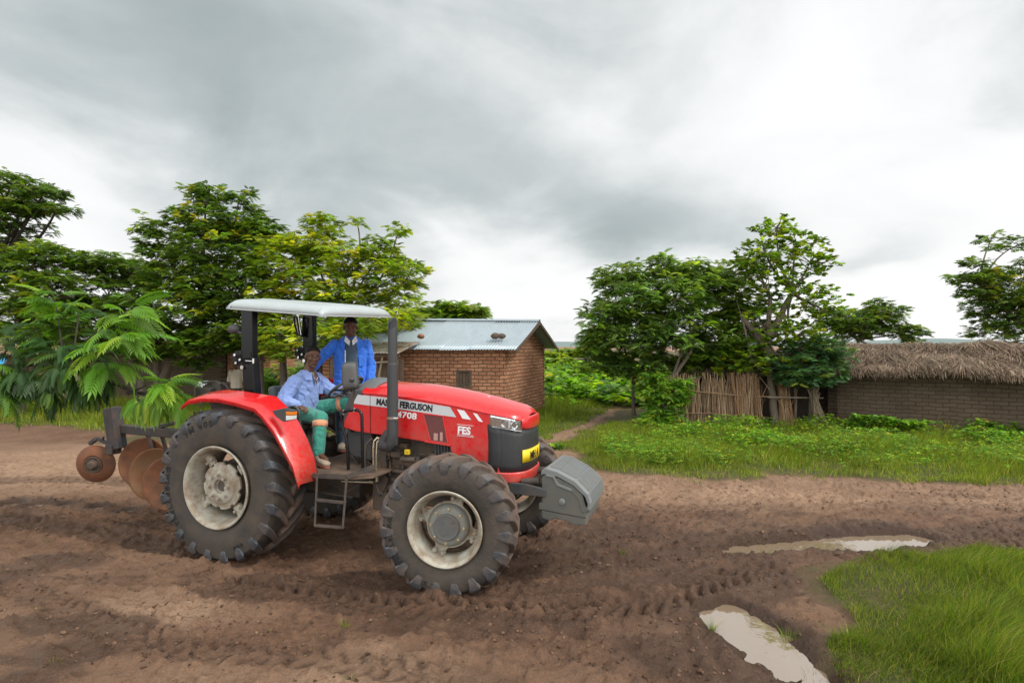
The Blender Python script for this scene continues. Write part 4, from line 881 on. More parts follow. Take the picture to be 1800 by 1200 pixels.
# roof
ov = .38; eo = .30; mid = (A+B)/2
fo = fd*-1; r0 = RZ+.04; slope = (RZ-HW)/(gl/2)
eF0 = A-gd*eo+fo*ov; eF1 = Cc-gd*eo-fo*.3; ez = HW-eo*slope+.05
rg0 = mid+fo*ov; rg1 = (Cc+Dd)/2-fo*.3; eB0 = B+gd*eo+fo*ov; eB1 = Dd+gd*eo-fo*.3
V3 = lambda v, z: (v.x, v.y, z)
corrugated('roof', V3(eF1, ez), V3(eF0, ez), V3(rg0, r0), V3(rg1, r0+.08), TIN, bh, O, seed=1)
corrugated('roof', V3(eB0, ez), V3(eB1, ez), V3(rg1, r0+.08), V3(rg0, r0), TIN, bh, O, seed=5)
rc = MB(); dr = Vector(V3(rg0, r0+.03))-Vector(O); dl = Vector(V3(rg1, r0+.11))-Vector(O)
for s in (-1, 1):
    rc.bar(dr+gd*s*.07-Vector((0, 0, .025)), dl+gd*s*.07-Vector((0, 0, .025)), .15, .006, up=(gd.x*s*.4, gd.y*s*.4, 1))
rc.build('ridge_cap', TIN, bh, fix=False)
bb = MB()
for (pa, pb) in ((V3(eF0, ez-.05), V3(rg0, r0-.07)), (V3(rg0, r0-.07), V3(eB0, ez-.05))): bb.bar(Vector(pa)-Vector(O), Vector(pb)-Vector(O), .03, .09)
for k in range(5):
    t_ = .1+.2*k; q0 = A-gd*(eo-.06)+fo*ov; bb.bar(Vector(V3(q0.lerp(rg0, t_), ez*(1-t_)+r0*t_-.06))-Vector(O), Vector(V3(q0.lerp(rg0, t_)-fo*.5, ez*(1-t_)+r0*t_-.06))-Vector(O), .05, .05)
bb.build('roof_timber', WOOD, bh, bevel=.003)
def clod(u, v, Yd, r, lab, seed):
    rr = np.random.default_rng(seed); mb = MB(); mb.ball((0, 0, 0), (r, r*.85, r*.72), 18, 12)
    for i, q in enumerate(mb.v):
        n_ = .82+.34*float(fbm(np.array([q[0]/r*2.1+seed]), np.array([q[2]/r*2.1+q[1]/r*1.3]), 4, seed)[0]); mb.v[i] = tuple(x*n_ for x in q)
    o = mb.build('earth_clod' if seed > 1 else 'brick_lump', MUDW if seed > 1 else BRICK, None, 60); o.location = ((u-900)*Yd/1000, Yd, 2.15+(608-v)*Yd/1000)
    return tag(o, lab, 'stone' if seed < 2 else 'clod', 'weights on the tin roof')
clod(740, 591, 15.35, .10, 'reddish lump lying alone on the tin roof nearer the exhaust pipe', 1)
clod(870.5, 590.5, 15.25, .125, 'wider dark earth clod on the tin roof, left of the touching pair', 2)
clod(882.5, 590.5, 15.25, .105, 'rounder earth clod on the tin roof, right of the touching pair', 3)
# lean-to porch with rusty roof, door and pole at the front of the brick house
lt = thing('lean_to_porch', 'rusty roofed wooden porch with plank door behind the exhaust pipe', 'porch', (-3.6, 15.1, 0)); O2 = (-3.6, 15.1, 0)
corrugated('roof', (-4.5, 14.35, 1.96), (-2.88, 14.3, 1.95), (-2.42, 15.28, 2.25), (-4.3, 15.45, 2.26), TINR, lt, O2, seed=8)
pm = MB()
pm.bar((-1.0, -.55, -.1), (-1.0, -.55, 1.93), .09, .09); pm.bar((.62, -.6, -.1), (.66, -.6, 1.93), .10, .10); pm.bar((-1.15, -.62, 1.9), (.75, -.62, 1.9), .07, .07); pm.build('post', WOOD, lt, bevel=.01)
ph = MB(); ph.tube([(.28, -.66, 0), (.33, -.65, .9), (.22, -.64, 1.4), (.30, -.62, 1.86)], [.035, .032, .03, .026], 8); ph.tube([(-.9, -.64, 1.74), (-.2, -.66, 1.71), (.7, -.64, 1.76)], .03, 8); ph.build('pole', POLE, lt, 60)
dm_ = MB()
for i in range(9): dm_.box((-.85+i*.165, -.50+.006*(i % 2), .85), (.155, .03, 1.72))
dm_.build('door', WOOD, lt, bevel=.003)
df = MB(); df.box((.75, -.46, .9), (.10, .12, 1.8)); df.build('door_frame', WOOD, lt, bevel=.004)

# --- thatch maker
def thatch(name, eave, ridge, parent, O, n, seed, thick=.16, slen=.75, fringe=.22, col=((.155, .11, .075), (.225, .165, .115), (.095, .068, .048), (.30, .225, .16)), lumps=.10):
    """roof slope from eave line to ridge line covered by straw bundles; returns object holding straw and underlay"""
    r = np.random.default_rng(seed); E0, E1 = (np.array(p, float)-np.array(O, float) for p in eave); R0, R1 = (np.array(p, float)-np.array(O, float) for p in ridge)
    m_, k = 40, 8; P = []
    for i in range(m_+1):
        t = i/m_; row = []
        for j in range(k+1):
            s = j/k; q = (E0*(1-t)+E1*t)*(1-s)+(R0*(1-t)+R1*t)*s; q = q+np.array([0, 0, (fbm(np.array([t*9.]), np.array([s*3.]), 3, seed)[0]-.5)*lumps*1.2]); row.append(q)
        P.append(row)
    P = np.array(P); top = P.reshape(-1, 3); bot = top-np.array([0, 0, thick]); V = np.concatenate([top, bot]); ii = np.arange((m_+1)*(k+1)).reshape(m_+1, k+1); o_ = len(top)
    F = [np.stack([ii[:-1, :-1], ii[1:, :-1], ii[1:, 1:], ii[:-1, 1:]], -1).reshape(-1, 4), np.stack([ii[:-1, :-1], ii[:-1, 1:], ii[1:, 1:], ii[1:, :-1]], -1).reshape(-1, 4)+o_]
    ring = np.concatenate([ii[:, 0], ii[-1, 1:], ii[-2::-1, -1], ii[0, -2:0:-1]]); rn = np.roll(ring, -1); F.append(np.stack([ring, ring+o_, rn+o_, rn], -1))
    V0 = V; C0 = np.tile(np.array(col[2])*.8, (len(V), 1))
    # straws: ribbons laid down slope in bundles
    t = r.uniform(0, 1, n); s = np.where(r.uniform(0, 1, n) < .30, r.uniform(-.02, .06, n), r.uniform(0, 1.02, n)); sl = (R0+R1-E0-E1)/2; sln = np.linalg.norm(sl); sl = sl/sln; al = (E1-E0)/np.linalg.norm(E1-E0)
    nr = np.cross(al, sl); nr *= np.sign(nr[2])
    lf = (fbm(t*9, s*3, 3, seed)-.5)*lumps*1.2; b_ = (fbm(t*22, s*5, 3, seed+4)-.5)
    base = (E0*(1-t[:, None])+E1*t[:, None])*(1-s[:, None])+(R0*(1-t[:, None])+R1*t[:, None])*s[:, None]+np.array([0, 0, 1])*lf[:, None]+nr*(r.uniform(0, .05, n)+.05*b_+.01)[:, None]
    dirn = -sl[None]+al[None]*(b_*1.7+r.normal(0, .16, n))[:, None]+nr[None]*r.normal(.01, .07, n)[:, None]; dirn /= np.linalg.norm(dirn, axis=1)[:, None]
    Ln = slen*r.uniform(.35, 1.0, n); W_ = r.uniform(.004, .011, n); side = np.cross(dirn, nr); side /= np.linalg.norm(side, axis=1)[:, None]
    sag = np.clip(.10-s, 0, 1)*r.uniform(.2, 2.2, n)*fringe*3
    over = (s*sln-Ln < -.03); Ln = np.where(over, s*sln+fringe*r.uniform(.0, 1.0, n)**1.5+.04, Ln); Ln = np.clip(Ln, .05, None)
    pts = []
    for q, f_ in ((0, .5), (.55, 1), (1, .25)):
        c_ = base+dirn*(Ln*q)[:, None]; c_[:, 2] -= sag*q*q
        pts += [c_-side*(W_*f_)[:, None], c_+side*(W_*f_)[:, None]]
    VS = np.stack(pts, 1).reshape(-1, 3); bi = (np.arange(n)*6)[:, None, None]; FS = (bi+np.array([[0, 1, 3, 2], [2, 3, 5, 4]])[None]).reshape(-1, 4)
    cc = colmix(r, n, col, (4, 4, 2, 1.6), .18)*(.75+.5*fbm(t*14, s*4, 3, seed+8))[:, None]; CS = np.repeat(cc, 6, 0)
    return mesh_np(name, np.concatenate([V0, VS]), F+[FS+len(V0)], STRAW, parent, False, {'tint': np.concatenate([C0, CS])})
# --- long thatched mud brick house at right
P0 = Vector((8.35, 15.05, 0)); P1 = Vector((14.6, 11.0, 0)); dH = (P1-P0).normalized(); nB = Vector((-dH.y, dH.x, 0))
th = thing('thatched_house', 'long low mud brick house with shaggy thatched roof at the right edge', 'house', tuple(P0)); O3 = tuple(P0)
wall_part('wall', P0, P1, 1.60, MBRICK, th, O3, label='weathered grey brown mud brick wall'); wall_part('wall', P1, P1+nB*3, 1.6, MBRICK, th, O3, gable=.7); wall_part('wall', P0+nB*3, P0, 1.6, MBRICK, th, O3, gable=.7); wall_part('wall', P1+nB*3, P0+nB*3, 1.6, MBRICK, th, O3)
e0, e1 = P0-dH*.5-nB*.45, P1+dH*.5-nB*.45; r0_, r1_ = P0-dH*.3+nB*1.5, P1+dH*.3+nB*1.5
thatch('roof', (V3(e0, 1.60), V3(e1, 1.57)), (V3(r0_, 2.18), V3(r1_, 2.22)), th, O3, 30000, 31, lumps=.16, fringe=.30)
b0, b1 = P1+dH*.5+nB*3.45, P0-dH*.5+nB*3.45
thatch('roof', (V3(b0, 1.57), V3(b1, 1.6)), (V3(r1_, 2.22), V3(r0_, 2.18)), th, O3, 4000, 32)
# --- open thatched shelter left of it, behind the cane fence
sh_ = thing('thatched_shelter', 'dark open fronted shelter with sagging thatch behind the cane fence', 'shelter', (6.6, 16.4, 0)); O4 = (6.6, 16.4, 0)
thatch('roof', ((4.7, 16.3, 1.42), (8.6, 15.2, 1.50)), ((5.1, 18.2, 1.86), (9.2, 17.2, 2.05)), sh_, O4, 9000, 33, col=((.17, .12, .08), (.24, .18, .12), (.11, .08, .055), (.33, .25, .17)))
wall_part('back_wall', (9.0, 16.2, 0), (5.0, 18.0, 0), 1.6, MUDW, sh_, O4); wall_part('side_wall', (5.0, 18.0, 0), (4.9, 16.5, 0), 1.35, MUDW, sh_, O4)
wall_part('back_wall', (5.0, 17.7, 0), (8.93, 15.95, 0), 1.6, MUDW, sh_, O4)
for (x, y, h_) in ((7.62, 15.35, 1.42), (6.3, 16.1, 1.4), (5.1, 16.35, 1.38)):
    q = MB(); q.tube([(x-O4[0], y-O4[1], -.1), (x-O4[0]+.03, y-O4[1], .7), (x-O4[0]-.02, y-O4[1], h_)], [.045, .04, .035], 8); q.build('post', POLE, sh_, 60)
# crooked pole and rail across the opening
cp_ = MB(); cp_.tube([(8.02, 14.75, -.05), (7.86, 14.8, .5), (7.80, 14.85, .85), (7.66, 14.9, 1.3), (7.62, 14.9, 1.45)], [.045, .04, .038, .034, .03], 8)
o = cp_.build('crooked_pole', POLE, None, 60); tag(o, 'crooked pale pole leaning across the dark shelter opening', 'pole')
# --- cane fence
fx = thing('cane_fence', 'dry cane fence of upright stalks tied with two horizontal rods', 'fence', (5.6, 15.45, 0)); OF = np.array((5.6, 15.45, 0)); r = np.random.default_rng(77)
V_, F_ = [], []
def canes(n, x0, x1, h0, h1, lean, thick, ybase, mat, name, seed, fan=0, tuck=0):
    r = np.random.default_rng(seed); mb = MB()
    for i in range(n):
        t = r.uniform(0, 1); x = x0+(x1-x0)*t; y = ybase(x)+r.normal(0, .035); h = r.uniform(h0, h1)*(1 if r.uniform() > .12 else .8); ln = lean+r.normal(0, .07)+(t-.5)*fan
        if r.uniform() < .04: ln += r.choice([-1, 1])*r.uniform(.2, .6)
        mb.mi = int(r.choice(3, p=(.5, .3, .2))); z0 = -.05; w_ = thick*r.uniform(.6, 1.5); bx = r.normal(0, .02)
        mb.tube([(x-OF[0], y-OF[1], z0), (x+ln*h*.5+bx-OF[0], y+r.normal(0, .01)-OF[1], h*.5), (x+ln*h-OF[0], y-OF[1]+.03, h)], [w_, w_*.85, w_*.6], 5)
    return mb.build(name, [mat, CANEP, CANED], fx, 60, fix=False)
yb = lambda x: 15.30+.05*(x-4.1)
canes(330, 4.05, 6.5, 1.05, 1.45, -.03, .015, yb, CANE, 'cane_panel', 1, .06)
CANEO = bark('orange_cane', (.30, .15, .07), (.50, .30, .17), 20)
canes(70, 6.05, 6.45, 1.32, 1.46, .0, .011, lambda x: 15.28, CANEO, 'cane_bundle', 2)
canes(60, 6.42, 6.80, 1.30, 1.44, -.10, .011, lambda x: 15.26, CANEO, 'cane_bundle', 3, -.3)
canes(70, 7.15, 7.60, 1.22, 1.42, -.12, .012, lambda x: 15.22, CANEO, 'cane_bundle', 4, -.35)
canes(26, 4.0, 4.3, .8, 1.45, .12, .012, lambda x: 15.2, CANE, 'cane_bundle', 5, .3)
rl = MB(); rl.tube([(-1.5, -.25, .96), (-.6, -.22, .93), (.4, -.2, .83), (1.0, -.2, .80), (2.2, -.32, .79)], [.016, .017, .017, .018, .014], 6)
rl.build('rod', CANE, fx, 60); rl = MB(); rl.tube([(-1.75, -.25, .36), (-.3, -.22, .35), (1.0, -.2, .26), (1.35, -.2, .22)], .014, 6); rl.build('rod', CANE, fx, 60)
rl = MB(); rl.tube([(1.15, -.42, .80), (2.0, -.50, .795), (2.55, -.55, .79)], [.026, .024, .015], 7); tag(rl.build('rail', POLE, fx, 60), 'pale thick pole rail tied at the end')
# --- tied bundle of stalks round a post
sb = MB(); r = np.random.default_rng(5)
for i in range(60):
    a = r.uniform(0, 6.28); q = r.uniform(0, .11); h = r.uniform(.9, 1.3); fan = r.uniform(-.02, .32)
    sb.tube([(math.cos(a)*q*1.2+fan*.9, math.sin(a)*q-.1, -.03), (math.cos(a)*q*.8+fan*.35, math.sin(a)*q*.8, .5), (math.cos(a)*q*.8+.0, math.sin(a)*q*.8, h*.8), (math.cos(a)*q+.03, math.sin(a)*q, h)], [.017, .016, .013, .01], 5)
o = sb.build('stalk_bundle', bark('grey_stalks', (.22, .165, .11), (.42, .33, .23), 20), None, 60, fix=False); o.location = (7.86, 14.75, 0); o.location.x = 7.85
tag(o, 'tied bundle of long dry stalks leaning at the corner of the thatched house', 'bundle')
# --- mud and brick houses behind the trees at left
mh = thing('mud_house', 'brown mud walled house half hidden behind the left hand trees', 'house', (-16.5, 23.5, 0)); O5 = (-16.5, 23.5, 0)
a, b_, c_, d_ = Vector((-16.6, 23.2, 0)), Vector((-11.4, 22.7, 0)), Vector((-11.4, 26, 0)), Vector((-16.4, 26.5, 0))
wall_part('wall', a, b_, 2.0, MBRICK, mh, O5, gable=.25); wall_part('wall', b_, c_, 2.0, MBRICK, mh, O5); wall_part('wall', c_, d_, 2.0, MBRICK, mh, O5); wall_part('wall', d_, a, 2.0, MBRICK, mh, O5)
thatch('roof', ((-17.0, 22.8, 2.0), (-11.3, 22.3, 2.0)), ((-17, 24.8, 2.7), (-11.3, 24.4, 2.7)), mh, O5, 3000, 41)
bh2 = thing('brick_house', 'weathered orange brick house glimpsed between the trunks under the canopy', 'house', (-10.9, 22.6, 0)); O6 = (-10.9, 22.6, 0)
a, b_, c_, d_ = Vector((-11.25, 22.5, 0)), Vector((-9.7, 22.8, 0)), Vector((-9.9, 26, 0)), Vector((-11.2, 26, 0))
for p_, q_ in ((a, b_), (b_, c_), (c_, d_), (d_, a)): wall_part('wall', p_, q_, 2.3, BRICK, bh2, O6)
thatch('roof', ((-11.3, 22.1, 2.25), (-9.4, 22.4, 2.25)), ((-11.3, 24, 2.9), (-9.4, 24.3, 2.9)), bh2, O6, 2500, 42)
fh = thing('thatched_hut', 'distant hut with pale thatch seen through the bough at the far left', 'hut', (-41, 46, 0)); O7 = (-41, 46, 0)
a, b_, c_, d_ = Vector((-47.5, 46, 0)), Vector((-33.6, 46.2, 0)), Vector((-33.6, 50, 0)), Vector((-47.5, 50, 0))
for p_, q_ in ((a, b_), (b_, c_), (c_, d_), (d_, a)): wall_part('wall', p_, q_, 1.75, MBRICK, fh, O7)
thatch('roof', ((-48, 45.4, 1.6), (-33, 45.6, 1.6)), ((-48, 48, 2.7), (-33, 48, 2.7)), fh, O7, 5000, 43, col=((.50, .36, .25), (.42, .28, .18), (.3, .2, .13), (.55, .42, .3)))
# ================================================================ tractor: local x forward, y to its left (away from the camera), z up
TR = thing('tractor', 'red farm tractor with grey sun canopy and muddy tyres, carrying two men', 'tractor', (-2.598, 6.594, 0), R(-19))
PI = math.pi
# ---- wheels
def tyre_mesh(Rr, rim, wd, nl, flip, name, parent, lugh=.045, ang=.62, seed=0):
    """R, flange radius, width; bars of tread swept back from the middle to the shoulder"""
    h = wd/2; cr_ = Rr-lugh
    prof = [(rim-.015, -h*.62), (rim+.012, -h*.80), (rim+.06, -h*.93), (rim+(cr_-rim)*.42, -h*1.0), (rim+(cr_-rim)*.72, -h*.985), (cr_-.035, -h*.93), (cr_-.012, -h*.80), (cr_, -h*.4), (cr_+.003, 0)]
    prof = prof+[(r_, -y_) for r_, y_ in prof[-2::-1]]
    mb = MB(); mb.lathe(prof, 96); mb.mi = 1
    for s in (-1, 1):
        for i in range(nl):
            a0 = 2*PI*(i+(.5 if s > 0 else 0))/nl; rows = []; n = 7; dirn = flip
            for j in range(n+1):
                t = j/n; y = s*(-.012+h*1.01*t); a = a0+dirn*ang*(t**.85)*.42*(wd/.45)/Rr*.85
                hw_ = (.028+.016*t)/Rr; top = Rr-.012*t**3; base_ = cr_-.02
                if t > .8: top = Rr-.012-(t-.8)*.10
                if j == n: y = s*h*1.0; top = Rr-.040
                rows.append([(base_, y, a-hw_*1.45), (top, y, a-hw_), (top, y, a+hw_), (base_, y, a+hw_*1.45)])
            # shoulder wrap down the sidewall
            for rr_, yy, w_ in ((Rr-.075, 1.045, 1.1), (Rr-.115, 1.035, 1.0), (Rr-.150, 1.004, .7)):
                a = a0+dirn*ang*.42*(wd/.45)/Rr*.85; hw_ = .042*w_/Rr; rows.append([(rr_-.03, s*h*.93, a-hw_), (rr_, s*h*yy, a-hw_), (rr_, s*h*yy, a+hw_), (rr_-.03, s*h*.93, a+hw_)])
            vs = [(r_*math.cos(a), y, r_*math.sin(a)) for row in rows for (r_, y, a) in row]; m = len(rows); fs = []
            for j in range(m-1):
                for k in range(3): fs.append((j*4+k, (j+1)*4+k, (j+1)*4+k+1, j*4+k+1))
            fs += [(0, 1, 2, 3), ((m-1)*4+3, (m-1)*4+2, (m-1)*4+1, (m-1)*4)]
            mb.add(vs, fs)
    o = mb.build(name, [RUB, LUG], parent, 38, bevel=.004, seg=1); return o
def arc_text(body, rad, ang_c, size, y, parent, mat, step=None, depth=.003, sx=1.15):
    """raised letters round the tyre wall, read from outside"""
    cu_w = size*.66*sx; n = len(body); step = step or cu_w/rad
    objs = []
    for i, ch in enumerate(body):
        if ch == ' ': continue
        a = ang_c-(i-(n-1)/2)*step     # clockwise from the +x axis seen from -y side
        M = Matrix.Translation((rad*math.cos(a), y, rad*math.sin(a))) @ Matrix.Rotation(-(a-PI/2), 4, 'Y') @ Matrix.Rotation(PI/2, 4, 'X')
        o = text(ch, size, parent, mat, (0, 0, 0), 0, sx, .002, depth, rot=M @ Matrix.Translation((-size*.28*sx, 0, 0))); objs.append(o)
    # one lettering mesh for each word
    k = 0
    for word in body.split(' '):
        mb = MB()
        for o in objs[k:k+len(word)]:
            mb.add([v.co.copy() for v in o.data.vertices], [tuple(p.vertices) for p in o.data.polygons]); bpy.data.objects.remove(o)
        k += len(word); mb.build('lettering', mat, parent, fix=False)
TLET = simple('raised_rubber_lettering', (.012, .012, .013), .6)
def rear_wheel(side):
    w = bpy.data.objects.new('rear_wheel', None); COL.objects.link(w); w.parent = TR; w.location = (0, side*.80, .752); w.rotation_euler = (0, .2, 0); s = side
    ty = tyre_mesh(.778, .385, .46, 21, 1 if s < 0 else 1, 'tyre', w)
    rm = MB(); f = lambda y: s*y
    rm.lathe([(.402, f(.235)), (.412, f(.228)), (.408, f(.214)), (.385, f(.205)), (.378, f(.19)), (.372, f(.12)), (.352, f(.09)), (.345, f(-.02)), (.352, f(-.12)), (.378, f(-.19)), (.408, f(-.214)), (.402, f(-.235)), (.365, f(-.19)), (.338, f(-.02)), (.340, f(.085)), (.362, f(.118)), (.368, f(.19)), (.385, f(.225)), (.402, f(.235))], 72)
    rim = rm.build('rim', RIMM, w, 50)
    # wheel disc: scalloped plate with bolt pads and centre hole
    D_ = .095
    dc = MB(); P = []; n = 96
    for k in range(n):
        a = 2*PI*k/n; q = (a/(2*PI)*8) % 1; rr = .235 if .12 < q < .88 else .214; P.append((rr*math.cos(a), rr*math.sin(a)))
    f = lambda y: s*(y+D_)
    dc.prism(P, s*.115, s*.14); dc.lathe([(.215, f(.045)), (.185, f(.052)), (.17, f(.070)), (.13, f(.080)), (.085, f(.083)), (.070, f(.075)), (.068, f(.0))], 48)
    dc.build('wheel_disc', RIMM, w, 40, bevel=.003)
    hb = MB(); hb.lathe([(.001, f(.045)), (.05, f(.05)), (.068, f(.03))], 32); hb.lathe([(.24, f(-.16)), (.20, f(-.14)), (.19, f(.02))], 48); hb.build('hub', ENG, w, 50)
    for k in range(8):
        a = 2*PI*(k+.3)/8; x, z = .118*math.cos(a), .118*math.sin(a); bo = MB(); bo.tube([(x, f(.075), z), (x, f(.118), z)], .017, 8); bo.build('wheel_bolt', RIMM, w, 40)
    for k in range(4):
        a = 2*PI*(k+.55)/4; lg = MB(); x0, z0 = .335*math.cos(a), .335*math.sin(a)
        lg.box((x0*.93, f(.0), z0*.93), (.14, .035, .09), Matrix.Rotation(-a, 3, 'Y'))
        for da in (-.12, .12):
            x, z = .29*math.cos(a+da), .29*math.sin(a+da); lg.tube([(x, f(-.01), z), (x, f(.045), z)], .015, 8)
        lg.build('rim_lug', RIMM, w, 40, bevel=.004)
    if s < 0:
        arc_text('TM 600', .600, R(122), .088, -.229, ty, TLET); arc_text('TRELLEBORG', .600, R(205), .072, -.229, ty, TLET, sx=1.25)
        arc_text('460', .600, R(-50), .06, -.229, ty, TLET)
    return w
rear_wheel(-1); rear_wheel(1)
def front_wheel(side, lx, ly):
    w = bpy.data.objects.new('front_wheel', None); COL.objects.link(w); w.parent = TR; w.location = (lx, ly, .588); w.rotation_euler = (0, .35, R(10)); s = side
    ty = tyre_mesh(.612, .312, .345, 19, 1, 'tyre', w, .040)
    rm = MB(); f = lambda y: s*y
    rm.lathe([(.322, f(.182)), (.332, f(.175)), (.328, f(.162)), (.308, f(.152)), (.302, f(.14)), (.298, f(.10)), (.278, f(.08)), (.272, f(-.02)), (.28, f(-.09)), (.302, f(-.14)), (.328, f(-.162)), (.322, f(-.182)), (.29, f(-.14)), (.266, f(-.02)), (.268, f(.075)), (.289, f(.098)), (.293, f(.145)), (.306, f(.172)), (.322, f(.182))], 72)
    rm.build('rim', RIMM, w, 50)
    hb = MB(); hb.lathe([(.185, f(-.12)), (.192, f(-.02)), (.190, f(.06)), (.180, f(.10)), (.160, f(.125)), (.145, f(.132)), (.118, f(.134)), (.112, f(.15))], 64); hb.build('hub', HUBM, w, 45).location.y = -s*.045
    hc = MB(); hc.lathe([(.116, f(.13)), (.114, f(.158)), (.105, f(.166)), (.09, f(.163)), (.06, f(.166)), (.001, f(.167))], 48); hc.tube([(0.03, s*.16, .07), (0.03, s*.178, .07)], .011, 8)
    for k in range(3):
        a = 2*PI*k/3+.5; hc.lathe([(.018, f(.166)), (.016, f(.170)), (.001, f(.170))], 12, c=(.055*math.cos(a), 0, .055*math.sin(a)))
    hc.build('hub_cap', HUBD, w, 40).location.y = -s*.045
    for k in range(8):
        a = 2*PI*(k+.35)/8; x, z = .148*math.cos(a), .148*math.sin(a); bo = MB(); bo.tube([(x, s*.128, z), (x, s*.136, z)], .017, 12); bo.tube([(x, s*.13, z), (x, s*.150, z)], .010, 6)
        o_ = bo.build('hub_bolt', STEEL, w, 40); o_.location.y = -s*.045
    dk = MB(); P = []; n = 96
    for k in range(n):
        a = 2*PI*k/n; q = abs(((a/(2*PI)*4) % 1)-.5)*2; P.append(((.205+.065*smooth01((q-.62)/.2))*math.cos(a), (.205+.065*smooth01((q-.62)/.2))*math.sin(a)))
    dk.prism(P, s*-.005, s*.02)
    for k in range(4):
        a = 2*PI*k/4
        for da in (-.16, .16):
            x, z = .247*math.cos(a+da), .247*math.sin(a+da); dk.tube([(x, s*.0, z), (x, s*.075, z)], .019, 8); dk.tube([(x, s*.075, z), (x, s*.085, z)], .012, 6)
            dk.tube([(x*.95, s*.03, z*.95), (x*1.12, s*.045, z*1.12)], .022, 8)
    dk.build('wheel_disc', RIMM, w, 40, bevel=.003)
    if s < 0: arc_text('R 24', .475, R(-88), .05, -.1725, ty, TLET); arc_text('TRELLEBORG', .475, R(215), .05, -.1725, ty, TLET, sx=1.2)
    return w
front_wheel(-1, 2.45, -.82); front_wheel(1, 2.45, .82)

# ---- bonnet
W_ = .362
def plan(s):      # nose outline in plan, s in [-1, 1] from near cheek to far cheek
    a = s*PI/2; c, si = math.cos(a), math.sin(a); return (2.63+.345*abs(c)**.72, W_*math.copysign(abs(si)**.62, si))
def width(lx):
    if lx <= 2.63: return W_
    t = (lx-2.63)/.345; return W_*(max(0, 1-min(1, t)**(2/.72)))**(.62/2)
def lerp_tab(x, tab):
    for (a, va), (b, vb) in zip(tab[:-1], tab[1:]):
        if x <= b: t = (x-a)/(b-a); t = max(0, min(1, t)); return va+(vb-va)*t
    return tab[-1][1]
ZT = [(1.2, 1.762), (1.45, 1.762), (1.86, 1.745), (2.12, 1.712), (2.38, 1.670), (2.63, 1.617), (2.84, 1.565), (2.93, 1.525), (2.975, 1.47)]
ZC = [(1.2, 1.675), (1.45, 1.665), (1.9, 1.628), (2.3, 1.572), (2.65, 1.512), (2.85, 1.478), (2.975, 1.43)]
P = []
for i in range(41):
    lx = 1.235+(2.962-1.235)*(1-(1-i/40)**1.35); wv = width(lx); zt, zc = lerp_tab(lx, ZT), lerp_tab(lx, ZC); row = []
    for t, k in ((-1, -.012), (-1.0, 0), (-.985, .022), (-.93, .26), (-.86, .44), (-.72, .66), (-.5, .85), (-.25, .96), (0, 1.0)):
        row.append((lx, t*wv, zc+(zt-zc)*k if k >= 0 else zc+k))
    P.append(row+[(a, -b, c) for a, b, c in row[-2::-1]])
mb = MB(); mb.grid(P); mb.build('bonnet', RED, TR, 50, solid=.012, subsurf=1)
# side panels: one outline, pressed swage kept as an inset frame
def zc_(lx): return lerp_tab(lx, ZC)-.004
for s in (-1, 1):
    lower = [(1.03, 1.38), (1.02, 1.305), (1.16, 1.272), (1.60, 1.240), (2.05, 1.200), (2.235, 1.178), (2.29, .96), (2.36, .86), (2.76, .86)]
    upper = [(2.748, .965), (2.71, 1.15), (2.665, 1.40), (2.645, zc_(2.64)), (2.3, zc_(2.3)), (1.9, zc_(1.9)), (1.5, zc_(1.5)), (1.27, zc_(1.27)), (1.13, 1.54)]
    mb = MB(); mb.prism(lower+upper, s*(W_-.004), s*(W_-.03)); sp_ = mb.build('side_panel', RED, TR, bevel=.006)
    if s < 0:
        # engine door seam
        sm = MB(); sm.bar((1.341, -W_-.001, 1.262), (1.341, -W_-.001, 1.66), .004, .004, up=(1, 0, 0)); sm.build('panel_gap', BLKD, sp_)
        # side mesh vent with red surround
        v = [(1.945, 1.483), (2.161, 1.469), (2.216, 1.206), (2.026, 1.218)]
        mb = MB(); mb.prism(v, -W_+.0, -W_-.001); vt = mb.build('side_vent', VENT, sp_)
        fr = MB()
        for i in range(4): a, b = v[i], v[(i+1) % 4]; fr.bar((a[0], -W_-.002, a[1]), (b[0], -W_-.002, b[1]), .012, .012, up=(0, 1, 0))
        fr.build('vent_frame', RED, sp_, bevel=.003)
        ft = MB(); ft.box((2.085, -W_-.004, 1.262), (.045, .006, .07)); ft.box((2.145, -W_-.004, 1.268), (.030, .006, .085)); ft.build('oil_filter', simple('pinkish_filter', (.45, .25, .22), .5), vt, bevel=.003)
        lip = MB(); lip.bar((1.96, -W_-.004, 1.212), (2.24, -W_-.004, 1.187), .014, .012, up=(0, 1, 0)); lip.build('swage', RED, sp_, bevel=.004)
        # decals
        st = MB(); st.prism([(1.192, 1.650), (1.137, 1.557), (1.66, 1.520), (2.301, 1.462), (2.235, 1.560), (1.66, 1.622)], -W_+.004, -W_-.0015); st.build('stripe_decal', SIL, sp_)
        for q in ([(2.313, 1.540), (2.385, 1.529), (2.456, 1.445), (2.367, 1.454)], [(2.478, 1.510), (2.518, 1.504), (2.579, 1.428), (2.540, 1.434)]):
            st = MB(); st.prism(q, -W_+.004, -W_-.0015); st.build('slash_decal', WHT, sp_)
        text('MASSEY FERGUSON', .086, sp_, BLKD, (1.412, -W_-.0022, 1.557), -.075, .84, .0042)
        text('4708', .086, sp_, WHT, (1.650, -W_-.0008, 1.440), -.075, 1.30, .0018)
        text('FES', .098, sp_, WHT, (2.315, -W_-.0008, 1.310), -.05, .98, .0035)
        for z_ in (1.396, 1.288): q = MB(); q.bar((2.313, -W_-.001, z_), (2.484, -W_-.001, z_-.0085), .003, .007, up=(0, 1, 0)); q.build('small_print_line', WHT, sp_)
        for z_ in (1.300,): q = MB(); q.bar((2.312, -W_-.001, z_), (2.482, -W_-.001, z_-.008), .003, .003, up=(0, 1, 0)); q.build('underline_decal', WHT, sp_)
